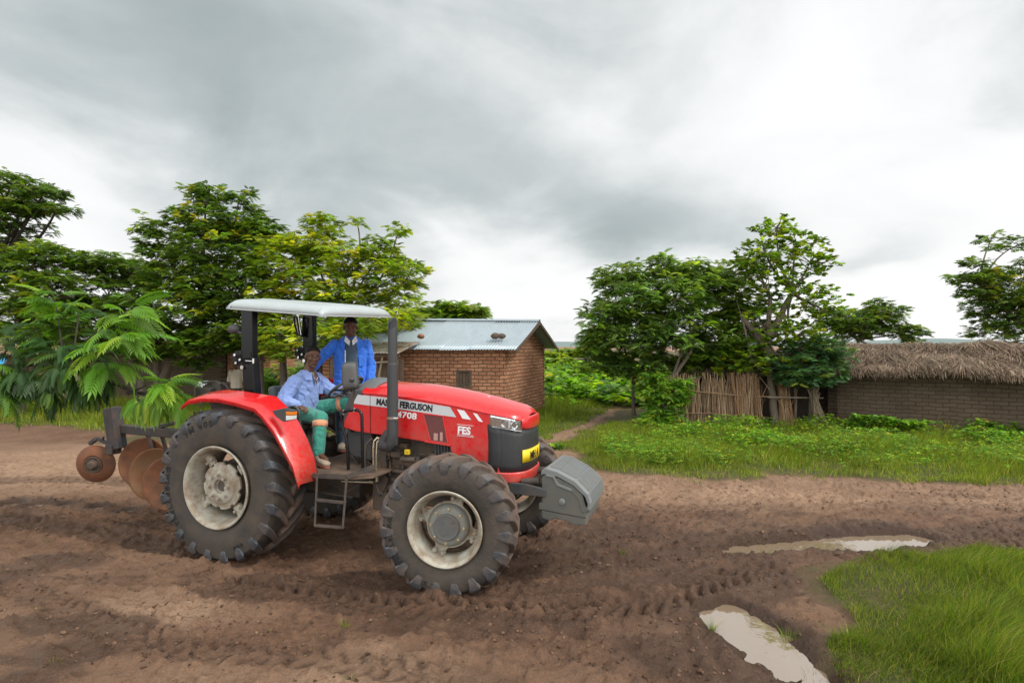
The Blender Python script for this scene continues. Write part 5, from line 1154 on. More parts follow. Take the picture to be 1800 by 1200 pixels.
# triangle emblem plate on the bonnet top
q = MB(); q.add([(2.50, -.05, lerp_tab(2.50, ZT)+.002), (2.56, .05, lerp_tab(2.56, ZT)+.001), (2.63, -.03, lerp_tab(2.63, ZT)+.001), (2.57, -.08, lerp_tab(2.57, ZT)-.002)], [(0, 1, 2), (0, 2, 3)]); q.build('bonnet_emblem', WHT, TR, solid=.004)
def nose_wall(name, mat, s0, s1, z0f, z1f, off=0, n=40, thick=.012, par=None, bulge=0):
    P = []
    for i in range(n+1):
        s = s0+(s1-s0)*i/n; x, y = plan(s); x += off; y *= (1+off/W_); row = []
        for k in range(7): t = k/6; row.append((x+bulge*math.sin(t*PI), y, z0f(s)*(1-t)+z1f(s)*t))
        P.append(row)
    mb = MB(); mb.grid(P); return mb.build(name, mat, par or TR, 60, solid=thick)
zl = lambda s: zc_(plan(s)[0])
nose_wall('grille', GRILL, -1, 1, lambda s: .955, lambda s: zl(s)-.10 if abs(s) > .35 else zl(s)-.06, -.006, bulge=.012)
nose_wall('nose_trim', RED, -1, 1, lambda s: .865, lambda s: .962, .004, bulge=.006, thick=.02)
nose_wall('nose_cap', RED, -.40, .40, lambda s: zl(s)-.075, lambda s: zl(s)+.050*(1-abs(s/.42)**3), .002, thick=.014, bulge=.010)
for s in (-1, 1):
    a, b = (-.985, -.36) if s < 0 else (.36, .985)
    hl = nose_wall('headlight', CHROME, a, b, lambda q: zl(q)-.115+.022*(1-abs(q)), lambda q: zl(q)-.006, -.004, thick=.008)
    nose_wall('lamp_lens', GLASS, a, b, lambda q: zl(q)-.118+.022*(1-abs(q)), lambda q: zl(q)-.004, .010, thick=.003, par=hl, bulge=.004)
    for q_ in (.78, .58):
        x, y = plan(s*q_); z = zl(s*q_)-.062; cc = MB(); cc.lathe([(.034, .014), (.028, .004), (.012, -.008), (.001, -.008)], 20, axis=0); o_ = cc.build('reflector', CHROME, hl, 50); o_.location = (x, y, z); o_.rotation_euler = (0, 0, math.atan2(s*(1.1 if q_ > .7 else .8), 1))
    br_ = MB(); x, y = plan(s*.68); br_.box((x+.004, y, zl(s*.68)-.06), (.02, .012, .07)); br_.build('lamp_divider', CLR, hl, bevel=.002)
# emblem at nose tip
q = MB(); q.lathe([(.026, .0), (.022, .006), (.001, .008)], 20, axis=0, c=(2.985, .02, 1.40)); q.build('nose_badge', CHROME, TR, 40)
# licence plate hugging the grille, characters as in the photo
Pp = []
s0, s1 = -.40, .40
for i in range(13):
    s = s0+(s1-s0)*i/12; x, y = plan(s); Pp.append([(x+.016, y, 1.045), (x+.016, y, 1.165)])
mb = MB(); mb.grid(Pp); pl = mb.build('licence_plate', PLATE, TR, 60, solid=.004)
def on_plate(txt, y_, z_, size, mat, sx=.85):
    yaw = None; best = min([i/400 for i in range(-200, 201)], key=lambda s: abs(plan(s)[1]-y_)); x, y = plan(best); x2, y2 = plan(best+.02); a = math.atan2(y2-y, x2-x)
    M = Matrix.Translation((x+.0205, y, z_)) @ Matrix.Rotation(a, 4, 'Z') @ Matrix.Rotation(PI/2, 4, 'X'); text(txt, size, pl, mat, (0, 0, 0), 0, sx, .0025, .001, rot=M)
on_plate('M', -.155, 1.065, .105, BLKD); on_plate('H', -.075, 1.065, .105, BLKD); on_plate('4', .03, 1.065, .105, BLKD)
q = MB(); x, y = plan(-.385); q.box((x+.020, y+.012, 1.145), (.004, .030, .022), Matrix.Rotation(R(-30), 3, 'Z')); q.build('plate_flag', simple('flag_red', (.5, .02, .02), .4), pl)

# ---- cowl, dash, steering
mb = MB(); P = []
for lx, zt, zs, wv in ((1.375, 1.772, 1.70, .33), (1.30, 1.800, 1.71, .325), (1.20, 1.812, 1.70, .31), (1.13, 1.795, 1.66, .29), (1.11, 1.74, 1.60, .28)):
    P.append([(lx, -wv*1.05, zs-.06), (lx, -wv, zs), (lx, -wv*.8, zs+(zt-zs)*.6), (lx, -wv*.4, zt-.008), (lx, 0, zt), (lx, wv*.4, zt-.008), (lx, wv*.8, zs+(zt-zs)*.6), (lx, wv, zs), (lx, wv*1.05, zs-.06)])
mb.grid(P); mb.build('cowl', simple('grey_cowl_plastic', (.11, .125, .13), .4, 0, 0, MUD, .1, 9), TR, 50, solid=.01, subsurf=1)
mb = MB(); mb.prism([(1.27, 1.69), (1.12, 1.70), (1.06, 1.60), (.98, 1.40), (.98, 1.30), (1.10, 1.25), (1.04, 1.31), (1.04, 1.38), (1.14, 1.54)], -.345, .345); mb.build('dash_side', PLAS, TR, bevel=.01)
mb = MB(); mb.prism([(1.15, 1.76), (1.08, 1.74), (1.0, 1.56), (1.0, 1.0), (1.3, .95), (1.3, 1.65)], -.27, .27); mb.build('dashboard', PLAS, TR, bevel=.02)
sw = bpy.data.objects.new('steering_wheel', None); COL.objects.link(sw); sw.parent = TR; sw.location = (.79, 0, 1.69); sw.rotation_euler = (0, R(-34), 0)
mb = MB(); mb.lathe([(.20+.016*math.cos(2*PI*k/10), .016*math.sin(2*PI*k/10)) for k in range(10)], 48, axis=2, close=True); mb.build('wheel_ring', PLAS, sw, 180)
mb = MB()
for k in range(3): a = 2*PI*k/3+.4; mb.bar((0, 0, -.035), (.19*math.cos(a), .19*math.sin(a), 0), .035, .012)
mb.lathe([(.001, .0), (.05, -.004), (.055, -.03), (.04, -.05)], 24, axis=2); mb.build('wheel_spokes', PLAS, sw, 40)
mb = MB(); mb.tube([(.80, 0, 1.65), (1.02, 0, 1.44)], [.03, .05], 12); mb.box((1.0, 0, 1.60), (.12, .34, .10), Matrix.Rotation(R(-25), 3, 'Y')); mb.build('steering_column', PLAS, TR, 40, bevel=.004)
mb = MB(); mb.tube([(.98, -.12, 1.58), (.90, -.28, 1.64), (.88, -.30, 1.65)], .009, 8); mb.ball((.87, -.31, 1.655), .02); mb.build('shift_lever', PLAS, TR, 60)
# ---- seat
mb = MB(); mb.box((.22, 0, 1.27), (.48, .48, .10)); mb.build('seat', SEATM, TR, 60, bevel=.035, seg=4)
mb = MB(); mb.box((-.02, 0, 1.48), (.10, .46, .44), Matrix.Rotation(R(-8), 3, 'Y')); mb.build('seat_back', simple('grey_seat_cover', (.10, .115, .12), .6), TR, 60, bevel=.04, seg=4)
mb = MB(); mb.box((.22, 0, 1.10), (.34, .30, .26)); mb.build('seat_base', BLKM, TR, bevel=.02)
# ---- fenders
outer = [(-.47, 1.54), (-.382, 1.60), (-.2, 1.632), (.012, 1.636), (.234, 1.606), (.471, 1.557), (.56, 1.49), (.695, 1.353), (.815, 1.181), (.92, 1.030), (.991, .851)]
inner = [(-.45, 1.60), (-.34, 1.668), (-.16, 1.690), (.06, 1.680), (.27, 1.658), (.482, 1.636), (.60, 1.545), (.745, 1.40), (.855, 1.225), (.935, 1.06), (.985, .835)]
def fender(s, dz):
    P = []
    for (ox, oz), (ix, iz) in zip(outer, inner):
        P.append([(ox-.006, s*1.0, oz-.045), (ox, s*1.004, oz-.008), (ox+.002, s*.992, oz+.004), ((ox+ix)/2, s*.86, (oz+iz)/2+.006), (ix, s*.725, iz), (ix-.01, s*.715, iz-.012)])
    mb = MB(); mb.grid(P); f = mb.build('fender', REDM, TR, 32, solid=.008); f.location.z = dz
    q = MB(); q.prism([(x, z-.012) for x, z in inner]+[(.93, .93), (.3, .93), (-.2, 1.2)], s*.700, s*.712); q.build('fender_panel', REDM if s > 0 else BLKM, f)
    return f
fN = fender(-1, 0); fF = fender(1, .05)
# turn lamp
tl = MB(); tl.prism([(.655, 1.530), (.80, 1.562), (.905, 1.540), (.895, 1.452), (.79, 1.430), (.70, 1.478)], -.985, -.925); L_ = tl.build('turn_lamp', PLAS, TR, bevel=.006)
tl = MB(); tl.prism([(.826, 1.530), (.912, 1.528), (.909, 1.499), (.826, 1.497)], -.992, -.935); tl.build('amber_lens', ORG, L_, bevel=.003)
tl = MB(); tl.prism([(.826, 1.492), (.909, 1.494), (.903, 1.458), (.826, 1.447)], -.992, -.935); tl.build('clear_lens', CLR, L_, bevel=.003)
# ---- roll bar and canopy
for s, y0 in ((-1, -.575), (1, .55)):
    mb = MB(); x0 = -.005 if s < 0 else -.13; dz = 0 if s < 0 else .04
    mb.bar((x0, y0, 1.98+dz), (x0-.005, y0, 2.565+dz), .085, .15, up=(1, 0, 0)); po = mb.build('roll_bar_post', BLACK, TR, bevel=.008)
    mb = MB(); mb.bar((x0+.065, y0, 1.35+dz), (x0+.01, y0, 2.03+dz), .10, .145, up=(1, 0, 0)); mb.build('roll_bar_foot', BLACK, TR, bevel=.006)
    pv = MB(); x0 += .025; dz += .035
    pv.lathe([(.001, y0-.05), (.076, y0-.05), (.076, y0-.035), (.001, y0-.035)], 32, c=(x0-.14, 0, 1.99+dz)); pv.bar((x0-.16, y0-.043, 1.96+dz), (x0+.04, y0-.043, 1.99+dz), .014, .12, up=(0, 0, 1)); pv.build('pivot_plate', BLACK, TR, 40, bevel=.002)
    bl = MB()
    for bx, bz in ((-.17, .03), (-.155, -.055), (-.10, -.02)): bl.lathe([(.014, y0-.062), (.001, y0-.064)], 10, c=(x0+bx, 0, 1.99+bz+dz)); bl.tube([(x0+bx, y0-.05, 1.99+bz+dz), (x0+bx, y0-.064, 1.99+bz+dz)], .013, 8)
    bl.tube([(x0-.02, y0-.06, 1.96+dz), (x0+.09, y0-.07, 1.955+dz)], .007, 8); bl.tube([(x0+.09, y0-.07, 1.935+dz), (x0+.09, y0-.07, 1.985+dz)], .010, 8); bl.tube([(x0-.06, y0-.06, 1.89+dz), (x0-.06, y0-.075, 1.89+dz)], .022, 12)
    bl.build('pivot_bolts', CHROME, TR, 40)
mb = MB(); mb.bar((-.02, -.60, 2.545), (-.12, .58, 2.59), .08, .07); mb.bar((-.1, -.35, 2.575), (.9, -.35, 2.51), .04, .04); mb.bar((-.1, .35, 2.60), (.9, .35, 2.535), .04, .04); mb.build('canopy_frame', BLACK, TR, bevel=.008)
CX0, CXH, CYH = .365, .635, .655
def can_z(lx, ly):
    t = (lx-CX0+CXH)/(2*CXH); zb = 2.556-.100*t; ax = 1-abs((lx-CX0)/CXH)**14; ay = 1-abs(ly/CYH)**12
    crown = .100-.012*t+.018*(1-(ly/CYH)**2); return zb+crown*max(0, min(1, ax))**.5*max(0, ay)**.5+(ly+CYH)*.036
P = []; NX, NY = 44, 34
for i in range(NX+1):
    u_ = -math.cos(PI*i/NX); lx = CX0+CXH*(u_*.65+.35*(2*i/NX-1)); row = []
    for j in range(NY+1):
        v_ = -math.cos(PI*j/NY); ly = CYH*(v_*.65+.35*(2*j/NY-1)); cn = 1-.05*max(0, abs(ly/CYH)-.75)*4*(abs((lx-CX0)/CXH) > .9); rib = .008*(1 if (abs(abs(ly)-.22) < .06 and abs(lx-CX0) < .5) else 0)
        row.append(((lx-CX0)*cn+CX0, ly, can_z(lx, ly)+rib))
    P.append(row)
mb = MB(); mb.grid(P); mb.build('canopy', CANO, TR, 70, solid=.010)
q = MB(); rim_ = [P[i][0] for i in range(0, NX+1)]+[P[NX][j] for j in range(1, NY+1)]+[P[i][NY] for i in range(NX-1, -1, -1)]+[P[0][j] for j in range(NY-1, 0, -1)]
q.tube([(a, b, c-.006) for a, b, c in rim_]+[(rim_[0][0], rim_[0][1], rim_[0][2]-.006)], .008, 6); q.build('canopy_rim', CANO, TR, 60)
lm = MB(); lm.ball((-.19, -.60, 2.33), (.075, .06, .055), 20, 12); lm.tube([(-.14, -.60, 2.30), (-.02, -.60, 2.27)], .016, 8); lm.build('work_lamp', PLAS, TR, 60)
mr = MB(); mr.box((-.235, .47, 2.40), (.09, .02, .26), Matrix.Rotation(R(-10), 3, 'Y') @ Matrix.Rotation(R(-25), 3, 'Z')); mo = mr.build('far_mirror', CHROME, TR, bevel=.02); mr = MB()
mr.tube([(-.30, .46, 2.52), (-.285, .455, 2.42), (-.24, .455, 2.29), (-.17, .46, 2.26), (-.16, .46, 2.5), (-.30, .46, 2.52)], .012, 8); mr.bar((-.15, .5, 2.42), (-.02, .56, 2.42), .02, .03); mr.build('mirror_frame', BLACK, mo, 60)
# ---- exhaust
ex = MB(); ex.tube([(1.56, -.36, 1.27), (1.55, -.44, 1.20), (1.575, -.49, 1.165), (1.64, -.5, 1.16), (1.682, -.5, 1.20), (1.684, -.5, 1.30), (1.684, -.5, 1.44)], .056, 24)
ex.tube([(1.684, -.5, 1.44), (1.683, -.5, 1.97)], .053, 28); ex.tube([(1.683, -.5, 1.965), (1.683, -.5, 1.985)], [.053, .046], 28)
e_ = ex.build('exhaust_pipe', EXH, TR, 40)
# slant-cut outlet
n = 32; vs = []; tilt = .055
for rr_, zz in ((.046, 1.98), (.046, 2.30)):
    for k in range(n): a = 2*PI*k/n; vs.append((1.683+rr_*math.cos(a), -.5+rr_*math.sin(a), zz))
for k in range(n): a = 2*PI*k/n; vs.append((1.683+.046*math.cos(a)-.004, -.5+.046*math.sin(a), 2.372+.062*math.sin(a)-.01*math.cos(a)))
for k in range(n): a = 2*PI*k/n; vs.append((1.683+.041*math.cos(a)-.004, -.5+.041*math.sin(a), 2.370+.060*math.sin(a)-.01*math.cos(a)))
for k in range(n): a = 2*PI*k/n; vs.append((1.683+.041*math.cos(a), -.5+.041*math.sin(a), 2.05))
fs = [(i*n+k, i*n+(k+1) % n, (i+1)*n+(k+1) % n, (i+1)*n+k) for i in range(4) for k in range(n)]
ex = MB(); ex.add(vs, fs); eo_ = ex.build('exhaust_outlet', EXH, TR, 50)
ex = MB(); ex.add([(1.683+.0405*math.cos(2*PI*k/n)-.004, -.5+.0405*math.sin(2*PI*k/n), 2.352+.058*math.sin(2*PI*k/n)) for k in range(n)], [tuple(range(n))]); ex.build('outlet_shade', BLKD, eo_)  # black disc inside the mouth stands in for the shade within the pipe
ex = MB(); ex.lathe([(.0575, 1.436), (.0605, 1.438), (.0605, 1.462), (.0575, 1.464)], 32, axis=2, c=(1.684, -.5, 0)); ex.box((1.735, -.53, 1.45), (.04, .014, .03)); ex.tube([(1.72, -.545, 1.45), (1.76, -.53, 1.45)], .005, 6); ex.build('exhaust_clamp', CHROME, TR, 40)
# ---- mirror, grab rail
mi_ = bpy.data.objects.new('mirror', None); COL.objects.link(mi_); mi_.parent = TR; mi_.location = (1.405, -.80, 1.868); mi_.rotation_euler = (0, R(-4), R(6))
P = []; n = 12
for i in range(n+1):
    z = -1+2*i/n; row = []
    for j in range(n+1):
        x = -1+2*j/n; k_ = (1-abs(x)**4)**.5*(1-abs(z)**6)**.5 if abs(x) < 1 and abs(z) < 1 else 0; sq = (1-.16*abs(z)**4); row.append((x*.078*sq*(1-.05*z), -.032*k_, z*.127*(1-.10*abs(x)**4)))
    P.append(row)
mb = MB(); mb.grid(P); mb.build('mirror_back', MIRB, mi_, 70, solid=.006)
rim_ = [P[i][0] for i in range(n+1)]+[P[n][j] for j in range(1, n+1)]+[P[i][n] for i in range(n-1, -1, -1)]+[P[0][j] for j in range(n-1, -1, -1)]
mb = MB(); mb.tube(rim_, .008, 6); mb.build('mirror_rim', PLAS, mi_, 60)
mb = MB(); mb.add([(p[0], .012, p[2]) for p in rim_[:-1]], [tuple(range(len(rim_)-1))]); mb.build('mirror_glass', CHROME, mi_, solid=.003)
mb = MB(); mb.ball((.035, -.04, -.035), (.026, .02, .024)); mb.build('mirror_joint', PLAS, mi_, 60)
mb = MB(); mb.tube([(1.44, -.84, 1.83), (1.452, -.80, 1.80), (1.42, -.76, 1.70), (1.39, -.75, 1.53)], .011, 8); mb.build('mirror_arm', BLKM, TR, 60)
mb = MB(); mb.tube([(1.352, -.75, .97), (1.345, -.75, 1.15), (1.325, -.75, 1.28), (1.29, -.75, 1.36), (1.278, -.75, 1.43), (1.285, -.75, 1.495), (1.325, -.75, 1.532), (1.45, -.75, 1.543), (1.488, -.75, 1.525), (1.502, -.75, 1.48), (1.512, -.75, 1.0)], .0155, 10); mb.build('grab_rail', BLACK, TR, 60)
for x, z in ((1.31, 1.50), (1.31, 1.535), (1.43, 1.53), (1.43, 1.555)): mb = MB(); mb.tube([(x, -.765, z), (x, -.775, z)], .008, 8); mb.build('rail_bolt', CHROME, TR)
# ---- platform, steps
FLO = simple('muddy_floor_mat', (.045, .043, .040), .7, 0, 0, (.17, .105, .065), .7, 7, .004, 30)
mb = MB(); mb.prism([(.60, -.80), (1.37, -.80), (1.58, -.68), (1.58, .68), (1.37, .80), (.60, .80)], .885, .905, axis=2); mb.build('platform', FLO, TR, bevel=.004)
mb = MB(); mb.bar((.99, -.805, .90), (1.372, -.805, .915), .016, .05); mb.bar((1.372, -.805, .915), (1.60, -.68, 1.0), .016, .05); mb.build('platform_edge', BLKM, TR, bevel=.003)
st = MB(); yS = -.88
for x0, x1 in ((1.065, 1.095), (1.395, 1.405)): st.bar((x0, -.84, .905), (x1, -.91, .46), .007, .022, up=(1, 0, 0))
st.bar((1.095, -.91, .46), (1.405, -.91, .47), .03, .016); stp = st.build('step_frame', BLKM, TR, bevel=.002)
st = MB(); st.box((1.24, -.862, .69), (.31, .06, .010)); st.bar((1.085, -.893, .697), (1.395, -.893, .697), .010, .028); st.build('step_tread', BLKM, TR, bevel=.002)
st = MB(); st.box((1.25, -.885, .465), (.30, .045, .008)); st.build('step_tread', BLKM, TR, bevel=.002)
# ---- pedals and levers seen on the floor
mb = MB()
for y in (-.26, -.16): mb.bar((1.12, y, .92), (1.02, y, 1.05), .02, .015); mb.box((1.01, y, 1.06), (.012, .07, .08), Matrix.Rotation(R(-30), 3, 'Y'))
mb.tube([(.60, -.52, .95), (.66, -.53, 1.20), (.59, -.53, 1.42)], .010, 8); mb.tube([(.50, -.55, 1.05), (.58, -.56, 1.30)], .010, 8); mb.build('pedals_and_levers', BLKM, TR, 40)
mb = MB(); mb.lathe([(.075+.014*math.cos(2*PI*k/8), .014*math.sin(2*PI*k/8)) for k in range(8)], 28, axis=1, close=True, c=(.60, -.62, 1.46)); mb.lathe([(.001, 0), (.062, .0), (.062, .02)], 24, axis=1, c=(.60, -.615, 1.46)); mb.build('lever_guard', PLAS, TR, 60)
# ---- drive line
mb = MB(); mb.box((.35, 0, .70), (1.5, .38, .34)); mb.box((-.05, 0, .78), (.50, .52, .50)); mb.lathe([(.20, -.80), (.15, -.5), (.17, -.25), (.17, .25), (.15, .5), (.20, .80)], 24, axis=1, c=(0, 0, .752)); mb.build('transmission', ENG, TR, bevel=.03)
en = MB(); en.box((1.85, 0, .92), (1.15, .40, .58)); en.box((1.42, -.02, .78), (.16, .60, .62)); en.prism([(1.30, .56), (1.62, .56), (1.72, .74), (1.68, 1.02), (1.34, 1.10)], -.26, .26); en.box((2.1, 0, .62), (.9, .26, .24)); eb = en.build('engine', ENG, TR, bevel=.018)
rr2 = random.Random(4)
en = MB(); en.lathe([(.055, 0), (.062, .01), (.062, .21), (.05, .22), (.001, .22)], 20, axis=0, c=(1.66, -.28, .985)); en.lathe([(.028, 0), (.028, .15), (.001, .15)], 14, axis=0, c=(1.70, -.35, 1.02)); en.tube([(1.56, -.30, .88), (1.80, -.32, .885), (1.98, -.28, .86)], .022, 10)
en.box((1.62, -.30, 1.055), (.10, .08, .05)); en.build('starter_motor', ENG, eb, 40, bevel=.003)
en = MB(); en.box((1.768, -.36, 1.095), (.055, .03, .050)); en.lathe([(.016, -.385), (.001, -.384)], 12, axis=1, c=(1.765, 0, 1.092)); en.build('yellow_cap', YEL, eb, bevel=.005)
en = MB()
for k in range(9): x = 2.05+k*.033; en.tube([(x, -.26, .88), (x+.01, -.31, 1.0), (x, -.30, 1.20)], .013, 8)
en.build('radiator_hoses', PLAS, eb, 60)
en = MB()
for k in range(14):
    x = rr2.uniform(1.35, 2.1); z = rr2.uniform(.70, 1.18); en.tube([(x, -.27, z), (x+rr2.uniform(-.1, .1), -.33, z+rr2.uniform(-.1, .1)), (x+rr2.uniform(-.2, .2), -.26, z+rr2.uniform(-.15, .15))], rr2.choice([.006, .009, .012]), 6)
for k in range(10): en.box((rr2.uniform(1.4, 2.1), -.25, rr2.uniform(.68, 1.15)), (rr2.uniform(.04, .12), .10, rr2.uniform(.03, .08)))
en.build('engine_fittings', ENG, eb, 40, bevel=.004)
en = MB(); en.prism([(1.36, .95), (1.44, .97), (1.47, .86), (1.53, .80), (1.50, .70), (1.44, .62), (1.39, .64), (1.41, .75), (1.36, .84)], -.34, -.31); en.build('bracket_plate', ENG, eb, bevel=.006)
pp = MB(); pp.tube([(1.50, -.42, 1.21), (1.475, -.44, 1.235), (1.445, -.45, 1.20), (1.435, -.45, 1.10), (1.442, -.45, .93), (1.425, -.45, .885), (1.36, -.47, .87), (1.20, -.5, .865)], .013, 10); pp.tube([(1.53, -.42, 1.20), (1.51, -.44, 1.225), (1.48, -.45, 1.19), (1.472, -.45, 1.05), (1.475, -.45, .83), (1.455, -.45, .80), (1.38, -.47, .79), (1.1, -.5, .785)], .012, 10)
pp.tube([(1.478, -.45, .86), (1.478, -.45, .80)], .022, 8); pp.tube([(1.40, -.46, .795), (1.45, -.46, .795)], .021, 8); pp.build('hydraulic_pipe', STEEL, TR, 60)
pp = MB()
pp.tube([(1.46, -.45, .80), (1.1, -.5, .80), (.75, -.45, .80)], .017, 8); pp.tube([(1.2, -.45, .62), (.5, -.42, .64), (.3, -.3, .62)], .016, 8); pp.tube([(1.46, -.45, .79), (1.50, -.46, .70), (1.56, -.45, .675)], .006, 6); pp.tube([(1.35, -.44, .80), (1.2, -.55, .70), (.95, -.45, .72)], .008, 6)
pp.tube([(1.40, -.42, 1.22), (1.34, -.44, 1.15), (1.33, -.44, .95), (1.35, -.42, .80)], .016, 8); pp.build('hydraulic_hose', BLKM, TR, 60)
# ---- front axle and nose support
ax = MB(); ax.tube([(2.45, -.66, .588), (2.45, -.3, .60), (2.45, .3, .60), (2.45, .66, .588)], [.10, .075, .085, .10], 16); ax.lathe([(.19, -.70), (.16, -.60), (.10, -.55)], 24, axis=1, c=(2.45, 0, .588)); ax.lathe([(.10, .55), (.16, .60), (.19, .70)], 24, axis=1, c=(2.45, 0, .588)); ax.build('front_axle', HUBM, TR, 45)
ax = MB(); ax.box((2.55, 0, .79), (.86, .42, .13)); ax.prism([(2.40, .60), (2.75, .60), (2.80, .80), (2.35, .80)], -.16, .16); ax.build('nose_support', BLKM, TR, bevel=.012)
SLATE = simple('slate_bracket_paint', (.05, .058, .062), .45, 0, 0, MUD, .1)
for s in (-1, 1):
    ax = MB(); ax.prism([(2.70, .875), (3.0, .870), (3.14, .845), (3.19, .83), (3.19, .765), (2.70, .765)], s*.31, s*.345); ax.build('weight_bracket', SLATE, TR, bevel=.006)
ax = MB(); ax.tube([(2.95, -.3, .88), (3.12, -.3, .90)], .03, 12); ax.tube([(2.95, .1, .90), (3.14, .1, .92)], .035, 12); ax.bar((2.9, -.05, .83), (3.15, -.05, .83), .30, .06); ax.build('weight_carrier', BLKM, TR, 40, bevel=.003)
# ---- front ballast block
bw_ = MB(); prof = [(3.145, .92), (3.165, .965), (3.30, .945), (3.44, .885), (3.53, .81), (3.56, .70), (3.585, .70), (3.590, .66), (3.565, .655), (3.568, .60), (3.118, .64), (3.120, .70), (3.150, .71), (3.150, .90)]
bw_.prism(prof, -.325, .325); bl_ = bw_.build('ballast_block', WGT, TR, bevel=.010, seg=3)
q = MB(); q.prism([(3.145, .635), (3.565, .598), (3.560, .535), (3.44, .530), (3.40, .552), (3.27, .568), (3.23, .545), (3.145, .560)], -.318, .318); q.build('ballast_base', WGT, bl_, bevel=.010)
q = MB(); q.prism([(3.140, .955), (3.150, 1.005), (3.19, 1.030), (3.30, 1.005), (3.465, .930), (3.585, .820), (3.608, .745), (3.602, .675), (3.575, .675), (3.578, .735), (3.555, .795), (3.45, .885), (3.30, .955), (3.17, .972)], -.335, .335); cv = q.build('ballast_cover', WGT2, bl_, bevel=.008, seg=3)
q = MB()
for k in range(13):
    y = -.24+k*.045; q.bar((3.215, y, 1.030), (3.305, y, 1.009), .022, .016); q.bar((3.305, y, 1.009), (3.462, y, .935), .022, .016); q.bar((3.472, y, .930), (3.585, y, .826), .022, .016); q.bar((3.588, y, .815), (3.609, y, .75), .022, .016)
q.build('cover_ribs', WGT2, cv, bevel=.002)
q = MB(); q.prism([(3.19, .975), (3.27, .965), (3.31, .895), (3.325, .89), (3.44, .855), (3.43, .835), (3.315, .87), (3.29, .88), (3.26, .945), (3.19, .955)], -.338, -.320); q.build('cover_edge', WGT2, cv, bevel=.003)
q = MB(); q.prism([(3.44, .855), (3.52, .775), (3.548, .66), (3.528, .655), (3.50, .765), (3.43, .835)], -.334, -.322); q.build('cast_rib', WGT, bl_, bevel=.003)
q = MB(); q.lathe([(.030, -.333), (.030, -.338), (.022, -.342), (.001, -.342)], 24, axis=1, c=(3.345, 0, .735)); q.lathe([(.009, -.342), (.009, -.350), (.001, -.350)], 8, axis=1, c=(3.345, 0, .735)); q.build('ballast_bolt', WGT2, bl_, 40)
# ---- rear: lift arms, hydraulic couplings, box on the far side
rr3 = MB(); rr3.bar((-.35, -.42, .62), (-1.15, -.45, .60), .04, .09); rr3.bar((-.35, .42, .62), (-1.15, .45, .60), .04, .09); rr3.bar((-.3, -.35, 1.25), (-.75, -.43, 1.20), .05, .09); rr3.tube([(-.74, -.43, 1.2), (-.8, -.44, .64)], .025, 10); rr3.tube([(-.45, -.55, 1.45), (-.50, -.56, 1.2), (-.55, -.55, 1.0)], .045, 12); rr3.box((-.35, 0, 1.15), (.22, .6, .5)); rr3.build('lift_arms', NAVY, TR, 40, bevel=.006)
rr3 = MB()
for k in range(4): rr3.tube([(-.98-.02*k, -.36+.03*k, 1.68+.015*k), (-.90, -.36+.03*k, 1.69+.015*k)], .013, 8)
rr3.build('hose_couplings', CHROME, TR, 40)
rr3 = MB(); rr3.tube([(-.90, -.35, 1.73), (-.72, -.33, 1.745), (-.58, -.32, 1.70), (-.52, -.32, 1.60)], .012, 8); rr3.tube([(-.88, -.30, 1.68), (-.74, -.30, 1.66), (-.66, -.30, 1.5)], .010, 8); rr3.box((-.80, -.32, 1.62), (.22, .24, .10)); rr3.box((-.68, -.30, 1.655), (.12, .14, .15)); rr3.build('remote_valve', BLKM, TR, 40, bevel=.01)
# ================================================================ disc plough behind the tractor (same local frame)
PLG = thing('disc_plough', 'dark blue disc plough with rusty discs carried behind the tractor', 'plough', (-2.598, 6.594, 0), R(-19))
TL = Matrix.Translation((-2.598, 6.594, 0)) @ Matrix.Rotation(R(-19), 4, 'Z')
m = MB(); m.bar((-.95, .0, 1.04), (-2.75, .05, 1.06), .10, .11); m.bar((-1.25, -.42, .62), (-1.35, .42, .62), .09, .09); m.bar((-1.3, -.05, .6), (-1.35, 0, 1.35), .10, .07); m.bar((-1.3, .0, 1.3), (-2.1, .02, 1.1), .05, .05)
m.build('frame', NAVY, PLG, bevel=.01)
m = MB(); m.bar((-2.84, .0, 1.34), (-2.72, .0, .80), .15, .17, up=(1, 0, 0)); m.build('tail_post', NAVY, PLG, bevel=.012)
m = MB(); m.bar((-2.72, .0, .80), (-2.90, .0, .84), .08, .06); m.bar((-2.70, 0, .79), (-2.88, .0, .74), .06, .05); m.bar((-2.84, -.02, .86), (-3.02, -.06, .93), .04, .04); m.bar((-3.02, -.07, .93), (-3.13, -.08, .86), .05, .05); m.box((-2.78, -.02, .80), (.12, .14, .12)); m.tube([(-2.92, -.05, .96), (-2.94, -.05, .90)], .015, 8); m.build('wheel_arm', NAVY, PLG, bevel=.006)
def disc(name, c, rad, cam_yaw, tilt, mat, depth, hub=True):
    o = bpy.data.objects.new(name, None); COL.objects.link(o); o.parent = PLG; o.location = c; o.rotation_euler = (R(tilt), 0, R(cam_yaw))
    q = MB(); pr = [(rad*t, -depth*(1-t*t)) for t in (0.001, .2, .4, .6, .8, .93, 1.0)]; q.lathe(pr, 56, axis=1); q.build('blade', mat, o, 60, solid=.007)
    return o
def dish(c, rad, yaw, tilt, mat, depth):
    q = MB(); pr = [(rad*t, depth*(1-t*t)) for t in (0.001, .2, .4, .6, .8, .93, 1.0)]; q.lathe(pr, 56, axis=1); o = q.build('plough_disc', mat, PLG, 60, solid=.008); o.location = c; o.rotation_euler = (R(tilt), 0, R(yaw)); return o
dish((-2.40, .10, .62), .325, 20, -6, RUST, .075); dish((-2.14, .05, .50), .335, 19, -6, RUSTP, .075); dish((-1.84, .0, .42), .335, 18, -6, RUST, .075)
